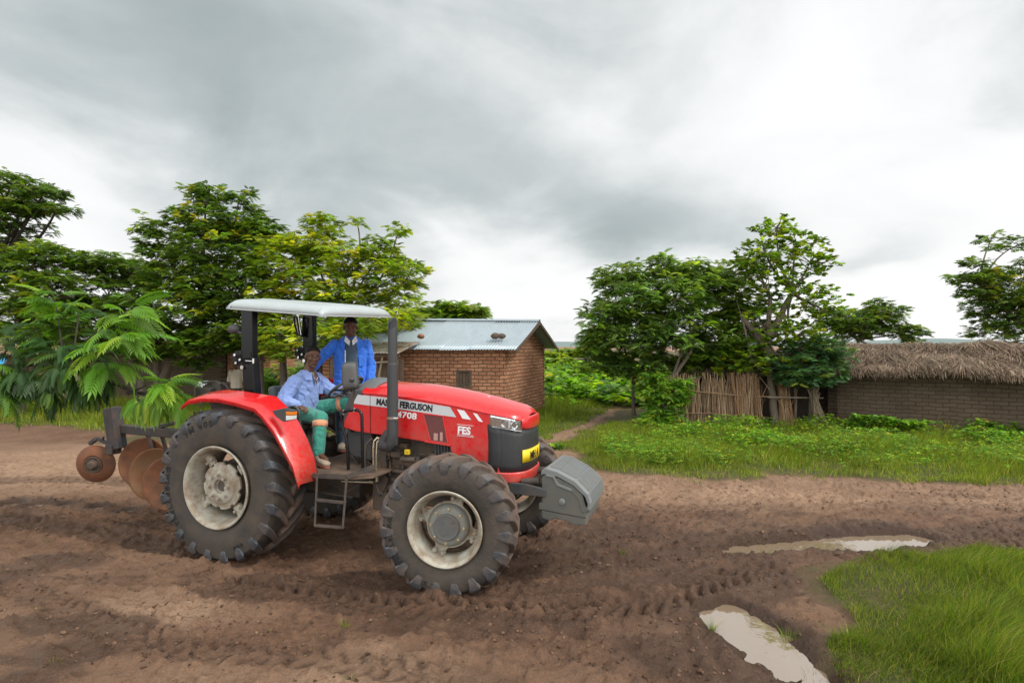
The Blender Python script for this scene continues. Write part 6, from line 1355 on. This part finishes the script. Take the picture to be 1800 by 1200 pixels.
for x, y in ((-2.35, .12), (-2.05, .08), (-1.75, .04)):
    m = MB(); m.bar((x, y, 1.0), (x+.06, y+.08, .60), .07, .05); m.lathe([(.001, y+.03), (.07, y+.03), (.09, y+.12), (.06, y+.15)], 20, axis=1, c=(x+.02, 0, .56)); m.build('disc_stem', NAVY, PLG, bevel=.008)
fw = bpy.data.objects.new('furrow_wheel', None); COL.objects.link(fw); fw.parent = PLG; fw.location = (-3.05, -.06, .595); fw.rotation_euler = (R(4), 0, R(24))
q = MB(); q.lathe([(.245, .0), (.250, .006), (.245, .012), (.16, .035), (.12, .03), (.10, .03)], 48, axis=1); q.lathe([(.245, .0), (.17, -.045), (.125, -.055), (.10, -.035)], 48, axis=1); q.build('wheel_disc', RUST, fw, 40)
q = MB(); q.lathe([(.105, -.04), (.112, -.055), (.10, -.062), (.085, -.05), (.06, -.055), (.055, -.095), (.04, -.11), (.001, -.112)], 28, axis=1)
for k in range(5): a = 2*PI*k/5; q.tube([(.08*math.cos(a), -.05, .08*math.sin(a)), (.08*math.cos(a), -.07, .08*math.sin(a))], .009, 6)
q.build('hub', simple('muddy_plough_hub', (.09, .07, .055), .6, .2, 0, MUD, .4, 14, .002, 60), fw, 40)

# ================================================================ leafy bough loaded on the plough
def bough():
    t = thing('leafy_bough', 'large leafy bough with feathery leaves laid across the plough at left', 'branch', tuple(TL @ Vector((-2.6, -.1, 1.35))))
    O = np.array(t.location); r = np.random.default_rng(900); mb = MB(); fr = [[], [], [], [], []]
    def P(u, v, Y): s = Y/1000; return np.array([(u-900)*s, Y, 2.15+(608-v)*s])-O
    main = [P(318, 700, 6.6), P(240, 690, 6.6), P(150, 650, 6.5), P(60, 640, 6.4), P(-60, 650, 6.2)]
    mb.tube([tuple(p) for p in main], [.012, .022, .026, .024, .02], 8)
    def spray(u, v, Yd, root, n, size, droop0, fan, pal, seed, up=0):
        n = max(4, int(n*(1.9 if pal == 'bough' else 1.5))); size *= (.82 if pal == 'bough' else 1)
        rr = np.random.default_rng(seed); tip = P(u, v, Yd); rt = P(*root); mb.tube([tuple(rt), tuple((rt+tip)/2+np.array([0, 0, .04])), tuple(tip)], [.012, .008, .005], 6); d0 = (tip-rt); yaw0 = math.atan2(d0[1], d0[0])
        yaw = yaw0+rr.uniform(-fan, fan, n); pit = rr.uniform(-.1, .8, n)-up; pit = droop0+rr.normal(0, .38, n)
        sc = size*1.08*rr.uniform(.7, 1.15, n); pos = rt+(tip-rt)*rr.uniform(.35, 1.0, n)[:, None]+rr.normal(0, .015, (n, 3)); C = colmix(rr, n, PAL[pal], (4, 4, 2, 2, .08), .13); fr[0].append((pos, yaw, pit, sc, C, rr.normal(0, .3, n)))
    S = [(235, 540, 6.4, (150, 600, 6.5), 15, .34, -.15, 1.6, 'fresh'), (225, 590, 6.3, (140, 630, 6.5), 15, .34, .1, 1.5, 'fresh'), (215, 640, 6.35, (130, 640, 6.5), 11, .32, .25, 1.4, 'fresh'),
         (295, 672, 6.3, (225, 692, 6.6), 13, .32, .0, 1.2, 'fresh'), (285, 700, 6.35, (225, 690, 6.6), 12, .25, .40, 1.4, 'fresh'), (255, 705, 6.4, (225, 690, 6.6), 9, .23, .75, 1.6, 'fresh'), (320, 695, 6.4, (260, 690, 6.6), 8, .28, .2, 1.0, 'fresh'),
         (95, 520, 6.5, (110, 620, 6.5), 14, .36, -.4, 2.4, 'bright'), (140, 545, 6.6, (130, 620, 6.5), 10, .36, -.2, 2.0, 'bough'), (60, 570, 6.5, (90, 640, 6.5), 12, .36, .0, 2.6, 'bough'),
         (110, 600, 6.4, (120, 650, 6.5), 13, .36, .1, 2.6, 'bough'), (170, 600, 6.7, (150, 640, 6.5), 12, .34, .1, 2.6, 'bough'), (110, 640, 6.2, (110, 640, 6.4), 10, .34, .8, 2.6, 'bough'), (60, 660, 6.3, (60, 640, 6.4), 12, .34, 1.0, 2.6, 'bough'), (30, 650, 6.2, (40, 640, 6.4), 10, .34, .9, 2.6, 'bough'),
         (150, 680, 6.4, (150, 650, 6.5), 13, .32, .9, 2.4, 'bough'), (180, 680, 6.5, (180, 650, 6.6), 10, .26, .8, 2.4, 'bough'), (10, 600, 6.3, (40, 640, 6.4), 10, .36, .0, 2.6, 'bough'), (-20, 640, 6.1, (0, 645, 6.3), 12, .36, .4, 2.6, 'bright'), (90, 690, 6.2, (90, 650, 6.4), 9, .3, 1.1, 2.4, 'bough'), (5, 700, 6.1, (0, 650, 6.3), 8, .3, .9, 2.2, 'bright')]
    PAL['bough'] = [(.045, .10, .026), (.065, .14, .030), (.035, .08, .024), (.11, .20, .032), (.26, .22, .05)]; PAL['bright'] = [(.13, .28, .03), (.10, .22, .028), (.07, .16, .025), (.19, .34, .035), (.35, .36, .05)]
    for i, s in enumerate(S): spray(s[0], s[1], s[2], s[3], s[4], s[5], s[6], s[7], s[8], 950+i)
    mb.build('branch', BARKD, t, 60, fix=False); V0, F0 = LT['fine']; Vs, Fs, Cs = [], [], []; k = 0
    for pos, yaw, pit, sc, C, rl_ in fr[0]:
        V, F, CC = instance(V0, F0, pos, yaw, -pit*.9, rl_, sc, C); Vs.append(V); Fs.append(F+k); Cs.append(CC); k += len(V)
    mesh_np('leaves', np.concatenate(Vs), np.concatenate(Fs), LEAF, t, False, {'tint': np.concatenate(Cs)})
bough()
# ================================================================ people
def nv(v): v = Vector(v); return v.normalized()
class Fig:
    """collects overlapping rounded limbs, then fuses them into one continuous skin"""
    def __init__(s): s.m = MB()
    def limb(s, p0, p1, r0, r1, n=14, flat=None):
        p0, p1 = Vector(p0), Vector(p1); d = p1-p0
        if d.length < 1e-6: return
        k = 7; pts = [p0+d*(i/k) for i in range(k+1)]; s.m.tube(pts, [r0+(r1-r0)*i/k for i in range(k+1)], n); s.m.ball(p0, r0, n, 8); s.m.ball(p1, r1, n, 8)
    def ell(s, c, r, M=None, n=20, m=14):
        st = len(s.m.v); s.m.ball((0, 0, 0), r, n, m); M = Matrix.Translation(c) @ (M.to_4x4() if M is not None else Matrix()); s.m.xform(M, st)
    def loft(s, rings, n=24):
        """rings: (centre, half width vector, half depth vector, squareness)"""
        vs = []
        for c, a, b, e in rings:
            c, a, b = Vector(c), Vector(a), Vector(b)
            for k in range(n):
                q = 2*PI*k/n; x, y = math.cos(q), math.sin(q); vs.append(c+a*math.copysign(abs(x)**e, x)+b*math.copysign(abs(y)**e, y))
        m_ = len(rings); fs = [(i*n+k, i*n+(k+1) % n, (i+1)*n+(k+1) % n, (i+1)*n+k) for i in range(m_-1) for k in range(n)]; fs += [tuple(range(n-1, -1, -1)), tuple((m_-1)*n+k for k in range(n))]
        s.m.add(vs, fs)
    def fuse(s, name, mat, parent, vox=.006, smooth=4, attr=None, wrinkle=0, wscale=18, seed=0):
        me = bpy.data.meshes.new(name); me.from_pydata(s.m.v, [], s.m.f); bm = bmesh.new(); bm.from_mesh(me); bmesh.ops.recalc_face_normals(bm, faces=bm.faces); bm.to_mesh(me); bm.free()
        o = bpy.data.objects.new(name+'_tmp', me); COL.objects.link(o); md = o.modifiers.new('r', 'REMESH'); md.mode = 'VOXEL'; md.voxel_size = vox; md.use_smooth_shade = True
        if smooth: ms = o.modifiers.new('s', 'SMOOTH'); ms.iterations = smooth; ms.factor = .5
        dg = bpy.context.evaluated_depsgraph_get(); m2 = bpy.data.meshes.new_from_object(o.evaluated_get(dg)); bpy.data.objects.remove(o); m2.name = name
        m2.materials.clear(); m2.materials.append(mat); n = len(m2.vertices); co_ = np.zeros(n*3, np.float32); m2.vertices.foreach_get('co', co_); co_ = co_.reshape(-1, 3)
        if wrinkle:
            no = np.zeros(n*3, np.float32); m2.vertices.foreach_get('normal', no); no = no.reshape(-1, 3); h = np.abs(2*fbm(co_[:, 0]*wscale+co_[:, 1]*7, co_[:, 2]*wscale*1.4+co_[:, 1]*9, 4, seed)-1)
            co_ = co_+no*((.35-h)*wrinkle)[:, None]; m2.vertices.foreach_set('co', co_.ravel())
        if attr is not None:
            a = m2.attributes.new('face', 'FLOAT_COLOR', 'POINT'); c = attr(co_); a.data.foreach_set('color', np.concatenate([c, np.ones((n, 1))], 1).astype(np.float32).ravel())
        m2.polygons.foreach_set('use_smooth', [True]*len(m2.polygons)); o = bpy.data.objects.new(name, m2); COL.objects.link(o)
        if parent is not None: o.parent = parent
        return o
def basis(fwd, up):
    f = nv(fwd); s = nv(f.cross(Vector(up))); u = s.cross(f); return f, s, u     # s = the person's right
def head_on(F, c, fwd, up, neck, H=.235, feats=None):
    """c centre of the head; H chin to crown. adds skull, jaw, nose, brow, lips, ears and neck; records face colour spots"""
    f, s, u = basis(fwd, up); M = Matrix((s, f, u)).transposed(); k = H/.235; P = lambda x, y, z: Vector(c)+s*x*k+f*y*k+u*z*k
    F.ell(P(0, -.012, .030), (.074*k, .094*k, .084*k), M); F.ell(P(0, .012, -.018), (.064*k, .078*k, .078*k), M); F.ell(P(0, .030, -.066), (.048*k, .056*k, .045*k), M)
    F.ell(P(0, .062, -.092), (.026*k, .024*k, .022*k), M); F.ell(P(0, .070, .030), (.052*k, .022*k, .016*k), M)
    F.limb(P(0, .086, .020), P(0, .104, -.018), .008*k, .014*k); F.ell(P(0, .101, -.024), (.021*k, .014*k, .011*k), M)
    F.ell(P(0, .088, -.050), (.027*k, .015*k, .010*k), M); F.ell(P(0, .086, -.064), (.025*k, .015*k, .010*k), M)
    for q in (-1, 1):
        F.ell(P(q*.034, .066, -.012), (.020*k, .022*k, .020*k), M); F.ell(P(q*.077, -.006, -.004), (.010*k, .020*k, .030*k), M); F.ell(P(q*.030, .078, .010), (.013*k, .011*k, .009*k), M)
    F.limb(P(0, -.018, -.05), neck, .054*k, .058*k)
    if feats is not None:
        feats += [(P(0, .104, -.057), .018*k, 0, .022*k)]
        for q in (-1, 1): feats += [(P(q*.029, .092, .009), .009*k, 2, 0), (P(q*.031, .090, .028), .011*k, 2, .0)]
    return P, M, k
def face_attr(feats):
    def fn(co_):
        c = np.zeros((len(co_), 3))
        for p, r_, ch, _ in feats:
            d = co_-np.array(p); d = np.linalg.norm(d*np.array([1, 1, 1.5 if ch != 0 else 1.2]), axis=1); w_ = np.clip(1.6-d/r_, 0, 1); c[:, ch] = np.maximum(c[:, ch], w_*(.8 if ch == 0 else (.7 if ch == 1 else .9)))
        return c
    return fn
def hair_on(P, M, k, parent, mat=None, cap=1.0, seed=0, name='hair', low=.0):
    """close cropped cap of hair following the skull"""
    mb = MB(); vs = []; n, m_ = 40, 16
    for i in range(m_+1):
        for j in range(n):
            q = 2*PI*j/n; front = math.sin(q); lim = (1.40-.46*max(0, front)**1.4+.24*max(0, -front))*cap; t = lim*i/m_
            x, y, z = .079*math.sin(t)*math.cos(q), .100*math.sin(t)*math.sin(q), .092*math.cos(t); e = 1+.02*math.sin(q*13+i*3); vs.append(P(x*e, -.014+y*e, .030+z*e))
    mb.add(vs, [(i*n+j, (i+1)*n+j, (i+1)*n+(j+1) % n, i*n+(j+1) % n) for i in range(m_) for j in range(n)]); o = mb.build(name, mat or HAIR, parent, 180, solid=.007*k, fix=True)
    return o
def hand_on(F, wrist, fwd, palm_n, curl=.5, thumb_side=1, k=1.0, spread=.10):
    """palm plus five bent fingers; palm_n points out of the palm; thumb_side +1 puts the thumb on fwd x palm_n side"""
    f = nv(fwd); nrm = nv(Vector(palm_n)-f*f.dot(Vector(palm_n))); s = f.cross(nrm)*thumb_side; w = Vector(wrist); M = Matrix((s, f, nrm)).transposed()
    F.limb(w-f*.03, w+f*.015, .027*k, .026*k); F.ell(w+f*.05*k, (.041*k, .052*k, .016*k), M); F.ell(w+f*.075*k, (.040*k, .026*k, .015*k), M)
    ln = [.072, .080, .075, .060]
    for i in range(4):
        x = (.030-.0195*i)*k; b = w+f*(.090-.004*abs(i-1.3))*k+s*x; d = nv(f+s*(spread*(1.2-i)*.8)); ax = s; segs = (.45, .31, .24); r_ = (.0092-.0004*i)*k; a = 0
        for j in range(3):
            a += curl*(.55 if j == 0 else .85); dd = (d*math.cos(a)+nrm*math.sin(a)); e = b+dd*ln[i]*segs[j]*k; F.limb(b, e, r_*(1-.10*j), r_*(1-.10*(j+1)), 10); b = e
    b = w+f*.030*k+s*.030*k; d = nv(f*.62+s*.75+nrm*.25)
    for j, (l_, bend) in enumerate(((.040, 0), (.032, .35), (.024, .35))): d = nv(d+f*bend*.8+nrm*bend*curl); e = b+d*l_*k; F.limb(b, e, (.0125-.0012*j)*k, (.0112-.0012*j)*k, 10); b = e
def shoe(parent, ankle, fwd, k=1.0, up=(0, 0, 1)):
    f = nv(fwd); u = nv(up); s = f.cross(u); M = Matrix((s, f, u)).transposed(); a = Vector(ankle); F = Fig()
    F.ell(a+f*.01-u*.03*k, (.042*k, .060*k, .050*k), M); F.ell(a+f*.09*k-u*.055*k, (.047*k, .095*k, .034*k), M); F.ell(a+f*.145*k-u*.060*k, (.046*k, .052*k, .028*k), M); F.limb(a, a-u*.03, .044*k, .048*k)
    o = F.fuse('shoe', SHOE, parent, .006, 3); q = MB(); P_ = []
    for k_ in range(28): t = 2*PI*k_/28; P_.append((.049*math.cos(t)*(1+.05*math.sin(t))*k, (.07+.135*math.sin(t))*k))
    vs = [a+s*x+f*y-u*z*k for z in (.078, .100) for x, y in P_]; n = 28; q.add(vs, [tuple(range(n)), tuple(range(2*n-1, n-1, -1))]+[(i, i+n, (i+1) % n+n, (i+1) % n) for i in range(n)]); q.build('sole', SOLE, o, bevel=.003)
    return o
LOC = lambda x, y, z: TL @ Vector((x, y, z))
DIR = lambda x, y, z: (TL.to_3x3() @ Vector((x, y, z)))

# ---------------- driver, seated
def driver():
    base = LOC(.15, -.05, 1.32); t = thing('person', 'seated man in pale blue work jacket and green trousers at the steering wheel', 'person', tuple(base), 0); B = base
    L = lambda x, y, z: LOC(x, y, z)-B
    hip = L(.17, -.03, 1.42); chest = L(.27, -.06, 1.68); shN = L(.30, -.235, 1.765); shF = L(.29, .13, 1.775); neck = L(.335, -.055, 1.86); hc = L(.395, -.06, 2.025)
    elN = L(.235, -.37, 1.56); wrN = L(.42, -.335, 1.505); elF = L(.47, .24, 1.60); wrF = L(.66, .16, 1.66)
    hN, hF = L(.20, -.13, 1.40), L(.20, .09, 1.40); knN, knF = L(.70, -.32, 1.385), L(.70, .16, 1.50); anN, anF = L(.775, -.45, 1.03), L(.93, .20, 1.10)
    F = Fig(); feats = []
    P, M, k = head_on(F, hc, DIR(.80, -.62, -.10), DIR(.10, -.02, 1), neck, .242, feats)
    F.limb(neck+Vector((0, 0, .02)), chest, .055, .11); F.loft([(chest+Vector((0, 0, .10)), DIR(0, .16, 0), DIR(.09, 0, 0), 1), (chest, DIR(0, .15, 0), DIR(.10, 0, 0), 1), (hip, DIR(0, .14, 0), DIR(.10, 0, 0), 1)])
    for a, b, c in ((shN, elN, wrN), (shF, elF, wrF)): F.limb(a, b, .046, .036); F.limb(b, c, .036, .025)
    for a, b, c in ((hN, knN, anN), (hF, knF, anF)): F.limb(a, b, .075, .052); F.limb(b, c, .050, .036); F.limb(c, c+DIR(.12, -.03, -.05), .034, .03)
    hand_on(F, wrN, DIR(.86, -.22, -.16), DIR(.0, -.05, -1), .55, 1); hand_on(F, wrF, DIR(.75, -.35, .30), DIR(.3, -.2, -1), 1.05, -1)
    body = F.fuse('body', SKIN, t, .0052, 2, face_attr(feats))
    hair_on(P, M, k, t)
    # jacket
    F = Fig(); up = DIR(.25, 0, 1)
    F.loft([(L(.23, -.03, 1.37), DIR(0, .185, 0), DIR(.13, 0, -.02), .85), (L(.24, -.035, 1.47), DIR(0, .19, 0), DIR(.14, 0, 0), .85), (L(.27, -.045, 1.58), DIR(0, .19, 0), DIR(.13, 0, 0), .85), (L(.29, -.055, 1.69), DIR(0, .20, 0), DIR(.125, 0, 0), .85), (L(.295, -.055, 1.77), DIR(0, .19, 0), DIR(.11, 0, 0), .9), (L(.305, -.055, 1.835), DIR(0, .125, 0), DIR(.085, 0, 0), 1), (L(.320, -.055, 1.875), DIR(0, .072, 0), DIR(.066, 0, 0), 1)])
    for a, b, c in ((shN, elN, wrN), (shF, elF, wrF)):
        F.limb(a-DIR(0, 0, .01), b, .082, .070); F.limb(b, b.lerp(c, .92), .070, .052); F.ell(b.lerp(c, .55)-Vector((0, 0, .018)), (.06, .06, .055))
    jk = F.fuse('jacket', SHIRT, t, .0075, 3, None, .022, 10, 3)
    q = MB()   # collar flaps, pocket, placket, white undershirt edge
    fdir = DIR(.90, -.42, .0)
    def flap(pts, mat, nm, th=.008): m2 = MB(); m2.add([L(*p) for p in pts], [tuple(range(len(pts)))]); return m2.build(nm, mat, jk, solid=th, bevel=.002)
    cpts = lambda y0, s_: [(.355, y0, 1.875), (.405, y0+s_*.015, 1.855), (.455, y0-s_*.02+s_*.03, 1.79), (.425, y0+s_*.075, 1.775), (.33, y0+s_*.065, 1.86)]
    flap([(.350, -.120, 1.885), (.415, -.105, 1.845), (.445, -.125, 1.770), (.405, -.190, 1.775), (.325, -.165, 1.865)], SHIRT, 'collar'); flap([(.350, .005, 1.885), (.415, -.01, 1.845), (.445, .015, 1.770), (.415, .080, 1.775), (.325, .06, 1.865)], SHIRT, 'collar')
    flap([(.40, -.092, 1.86), (.432, -.085, 1.80), (.442, -.060, 1.72), (.436, -.055, 1.72), (.412, -.068, 1.85)], WCOL, 'shirt_edge', .004); flap([(.40, -.018, 1.86), (.432, -.03, 1.80), (.442, -.050, 1.72), (.436, -.04, 1.72), (.412, -.03, 1.85)], GREYS, 'shirt_edge', .004)
    flap([(.405, -.088, 1.862), (.405, -.022, 1.862), (.437, -.032, 1.79), (.443, -.055, 1.71), (.437, -.083, 1.79)], SKIN, 'open_neck', .003)
    flap([(.412, .045, 1.70), (.418, .105, 1.695), (.404, .105, 1.60), (.400, .045, 1.605)], SHIRT, 'pocket', .006)
    m2 = MB(); m2.tube([L(.430, -.088, 1.80), L(.447, -.055, 1.768), L(.432, -.02, 1.80)], .0035, 6); m2.build('necklace', WCOL, jk)
    # trousers
    F = Fig(); F.loft([(L(.12, -.03, 1.36), DIR(0, .17, 0), DIR(.14, 0, 0), .9), (L(.2, -.03, 1.43), DIR(0, .165, 0), DIR(.13, 0, 0), .9)])
    for a, b, c, kk in ((hN, knN, anN, 1), (hF, knF, anF, 1)): F.limb(a, b, .098, .078); F.limb(b, c+(b-c)*.06, .076, .062)
    tr_ = F.fuse('trousers', TEEN, t, .0075, 3, None, .014, 12, 9)
    c0 = knN.lerp(anN, .10); c1 = knN.lerp(anN, .27); m2 = MB(); m2.tube([c0, c1], [.0785, .0765], 28, caps=False); m2.build('reflective_band', BROWNB, tr_, 180, solid=.003)
    c0 = hF.lerp(knF, .80); c1 = hF.lerp(knF, .90); m2 = MB(); m2.tube([c0, c1], [.0865, .0845], 28, caps=False); m2.build('reflective_band', BROWNB, tr_, 180, solid=.003)
    shoe(t, anN, DIR(.90, -.35, -.12)); shoe(t, anF, DIR(.95, .1, -.2))
driver()
# ---------------- passenger, standing on the far side of the platform
def passenger():
    base = LOC(.46, .50, .90); t = thing('person', 'standing man in open bright blue jacket on the far side of the tractor', 'person', tuple(base), 0); B = base; L = lambda x, y, z: LOC(x, y, z)-B
    fw = (.62, -.78, 0); f = nv(DIR(*fw)); s = nv(f.cross(Vector((0, 0, 1)))); u = Vector((0, 0, 1)); Q = lambda x, y, z: s*x+f*y+u*z+L(.50, .50, .90)    # x to his right, y forward
    hc = Q(.0, .035, 1.475); neck = Q(0, -.01, 1.325)
    shR, shL = Q(.185, 0, 1.275), Q(-.185, 0, 1.275); elR = Q(.36, .02, 1.08); wrR = Q(.50, .10, .93); elL = Q(-.245, .0, 1.0); wrL = Q(-.225, .10, .78)
    F = Fig(); feats = []; P, M, k = head_on(F, hc, f*.93+u*-.28+s*.04, u+f*.12, neck, .24, feats)
    F.loft([(Q(0, -.01, 1.26), s*.16, f*.09, 1), (Q(0, 0, 1.1), s*.155, f*.105, 1), (Q(0, 0, .80), s*.145, f*.10, 1)]); F.limb(neck, Q(0, 0, 1.2), .055, .10)
    for a, b, c in ((shR, elR, wrR), (shL, elL, wrL)): F.limb(a, b, .045, .036); F.limb(b, c, .036, .025)
    for q in (-1, 1): F.limb(Q(q*.085, 0, .80), Q(q*.10, .04, .43), .075, .052); F.limb(Q(q*.10, .04, .43), Q(q*.10, -.02, .09), .05, .036); F.limb(Q(q*.1, -.02, .07), Q(q*.1, .10, .04), .034, .03)
    hand_on(F, wrR, s*.8+f*.25-u*.35, -u+s*-.2, .6, 1); hand_on(F, wrL, -u*.8+f*.5, s, .5, -1)
    F.fuse('body', SKIN, t, .0052, 2, face_attr(feats)); hair_on(P, M, k, t, cap=1.02)
    F = Fig(); F.loft([(Q(0, 0, .66), s*.20, f*.135, .85), (Q(0, 0, .85), s*.19, f*.13, .85), (Q(0, 0, 1.05), s*.19, f*.13, .85), (Q(0, -.005, 1.2), s*.20, f*.12, .85), (Q(0, -.01, 1.285), s*.185, f*.10, .9), (Q(0, -.012, 1.335), s*.115, f*.08, 1), (Q(0, -.016, 1.375), s*.068, f*.062, 1)])
    for a, b, c in ((shR, elR, wrR), (shL, elL, wrL)): F.limb(a-u*.012, b, .068, .062); F.limb(b, b.lerp(c, .93), .062, .054)
    jk = F.fuse('jacket', JACK, t, .0075, 3, None, .022, 10, 5)
    def plate(pts, mat, nm, th=.006): m2 = MB(); m2.add([Q(*p) for p in pts], [tuple(range(len(pts)))]); return m2.build(nm, mat, jk, solid=th, bevel=.002)
    def strip(rows, mat, nm, th=.006): m2 = MB(); m2.grid([[Q(*p) for p in r_] for r_ in rows]); return m2.build(nm, mat, jk, 60, solid=th)
    strip([[(.040, .085, 1.345), (0, .098, 1.33), (-.040, .085, 1.345)], [(.062, .112, 1.26), (0, .128, 1.25), (-.070, .112, 1.26)], [(.060, .128, 1.15), (0, .140, 1.15), (-.078, .126, 1.15)], [(.058, .137, 1.0), (0, .147, 1.0), (-.078, .135, 1.0)], [(.062, .142, .85), (0, .151, .85), (-.078, .139, .85)], [(.066, .146, .68), (0, .156, .68), (-.08, .142, .68)]], GREYS, 'inner_shirt')
    plate([(.062, .075, 1.375), (.010, .128, 1.310), (.020, .142, 1.255), (.078, .125, 1.310)], WCOL, 'shirt_collar'); plate([(-.062, .075, 1.375), (-.010, .128, 1.310), (-.020, .142, 1.255), (-.078, .125, 1.310)], WCOL, 'shirt_collar')
    plate([(.075, .07, 1.365), (.060, .110, 1.29), (.080, .124, 1.20), (.125, .105, 1.25), (.11, .06, 1.335)], JACK, 'collar', .010); plate([(-.075, .07, 1.365), (-.060, .110, 1.29), (-.075, .124, 1.20), (-.125, .105, 1.25), (-.11, .06, 1.335)], JACK, 'collar', .010)
    strip([[(.060, .128+.004*i, 1.20-.09*i), (.072, .131+.004*i, 1.20-.09*i)] for i in range(6)], WCOL, 'jacket_edge', .004)
    plate([(-.09, .136, 1.12), (-.155, .118, 1.12), (-.155, .118, 1.01), (-.09, .136, 1.01)], JACK, 'pocket', .010)
    F = Fig()
    F.loft([(Q(0, 0, .82), s*.165, f*.12, .9), (Q(0, 0, .72), s*.165, f*.12, .9)])
    for q in (-1, 1): F.limb(Q(q*.085, 0, .80), Q(q*.10, .04, .43), .095, .075); F.limb(Q(q*.10, .04, .43), Q(q*.10, -.02, .10), .075, .062)
    F.fuse('trousers', GREYS, t, .010, 3, None, .010, 12, 4)
    for q in (-1, 1): shoe(t, Q(q*.10, -.02, .10), f)
passenger()
# ---------------- villagers in the background
def villager(x, y, fyaw, lab, shirt, trou, cap=None, h=1.62, vox=.012):
    z0 = gh(x, y); t = thing('person', lab, 'person', (x, y, z0)); f = Vector((math.sin(fyaw), -math.cos(fyaw), 0)); s = nv(f.cross(Vector((0, 0, 1)))); u = Vector((0, 0, 1)); k = h/1.7; Q = lambda a, b, c: (s*a+f*b+u*c)*k
    F = Fig(); feats = []; P, M, kk = head_on(F, Q(0, .02, 1.58), f, u, Q(0, 0, 1.43), .235*k, feats)
    F.loft([(Q(0, 0, 1.37), s*.15*k, f*.08*k, 1), (Q(0, 0, .92), s*.14*k, f*.09*k, 1)])
    for q in (-1, 1):
        F.limb(Q(q*.18, 0, 1.37), Q(q*.235, -.02, 1.10), .044*k, .035*k); F.limb(Q(q*.235, -.02, 1.10), Q(q*.23, .06, .86), .035*k, .025*k); F.limb(Q(q*.09, 0, .92), Q(q*.10, .02, .50), .075*k, .052*k); F.limb(Q(q*.10, .02, .50), Q(q*.10, 0, .08), .05*k, .036*k); F.limb(Q(q*.1, 0, .05), Q(q*.11, .14, .03), .034*k, .028*k)
        hand_on(F, Q(q*.23, .06, .86), -u+f*.2, s*-q, .5, q, k)
    F.fuse('body', SKIN, t, .008, 1, face_attr(feats))
    F = Fig(); F.loft([(Q(0, 0, .82), s*.175*k, f*.12*k, .9), (Q(0, 0, 1.1), s*.165*k, f*.12*k, .9), (Q(0, 0, 1.34), s*.175*k, f*.105*k, .9), (Q(0, 0, 1.42), s*.10*k, f*.08*k, 1), (Q(0, 0, 1.45), s*.065*k, f*.06*k, 1)])
    for q in (-1, 1): F.limb(Q(q*.175, 0, 1.36), Q(q*.235, -.02, 1.09), .072*k, .065*k)
    F.fuse('shirt', shirt, t, vox, 2, None, .012, 14, 6)
    F = Fig(); F.loft([(Q(0, 0, .95), s*.15*k, f*.11*k, .9), (Q(0, 0, .82), s*.16*k, f*.12*k, .9)])
    for q in (-1, 1): F.limb(Q(q*.085, 0, .88), Q(q*.10, .02, .50), .09*k, .075*k); F.limb(Q(q*.10, .02, .50), Q(q*.10, 0, .14), .072*k, .062*k)
    F.fuse('trousers', trou, t, vox, 2)
    hair_on(P, M, kk, t, cap or HAIR, 1.0, 0, 'cap' if cap else 'hair')
villager(-8.86, 18.3, .35, 'bystander in cream shirt and red cap standing behind the rear fender', CREAM, DARKT, REDC, 1.63)
villager(-37.7, 42.0, .6, 'far off person in light blue shirt by the hut at the left edge', CYANS, DARKT, None, 1.68)
print('faces', sum(len(o.data.polygons) for o in bpy.data.objects if o.type == 'MESH'))
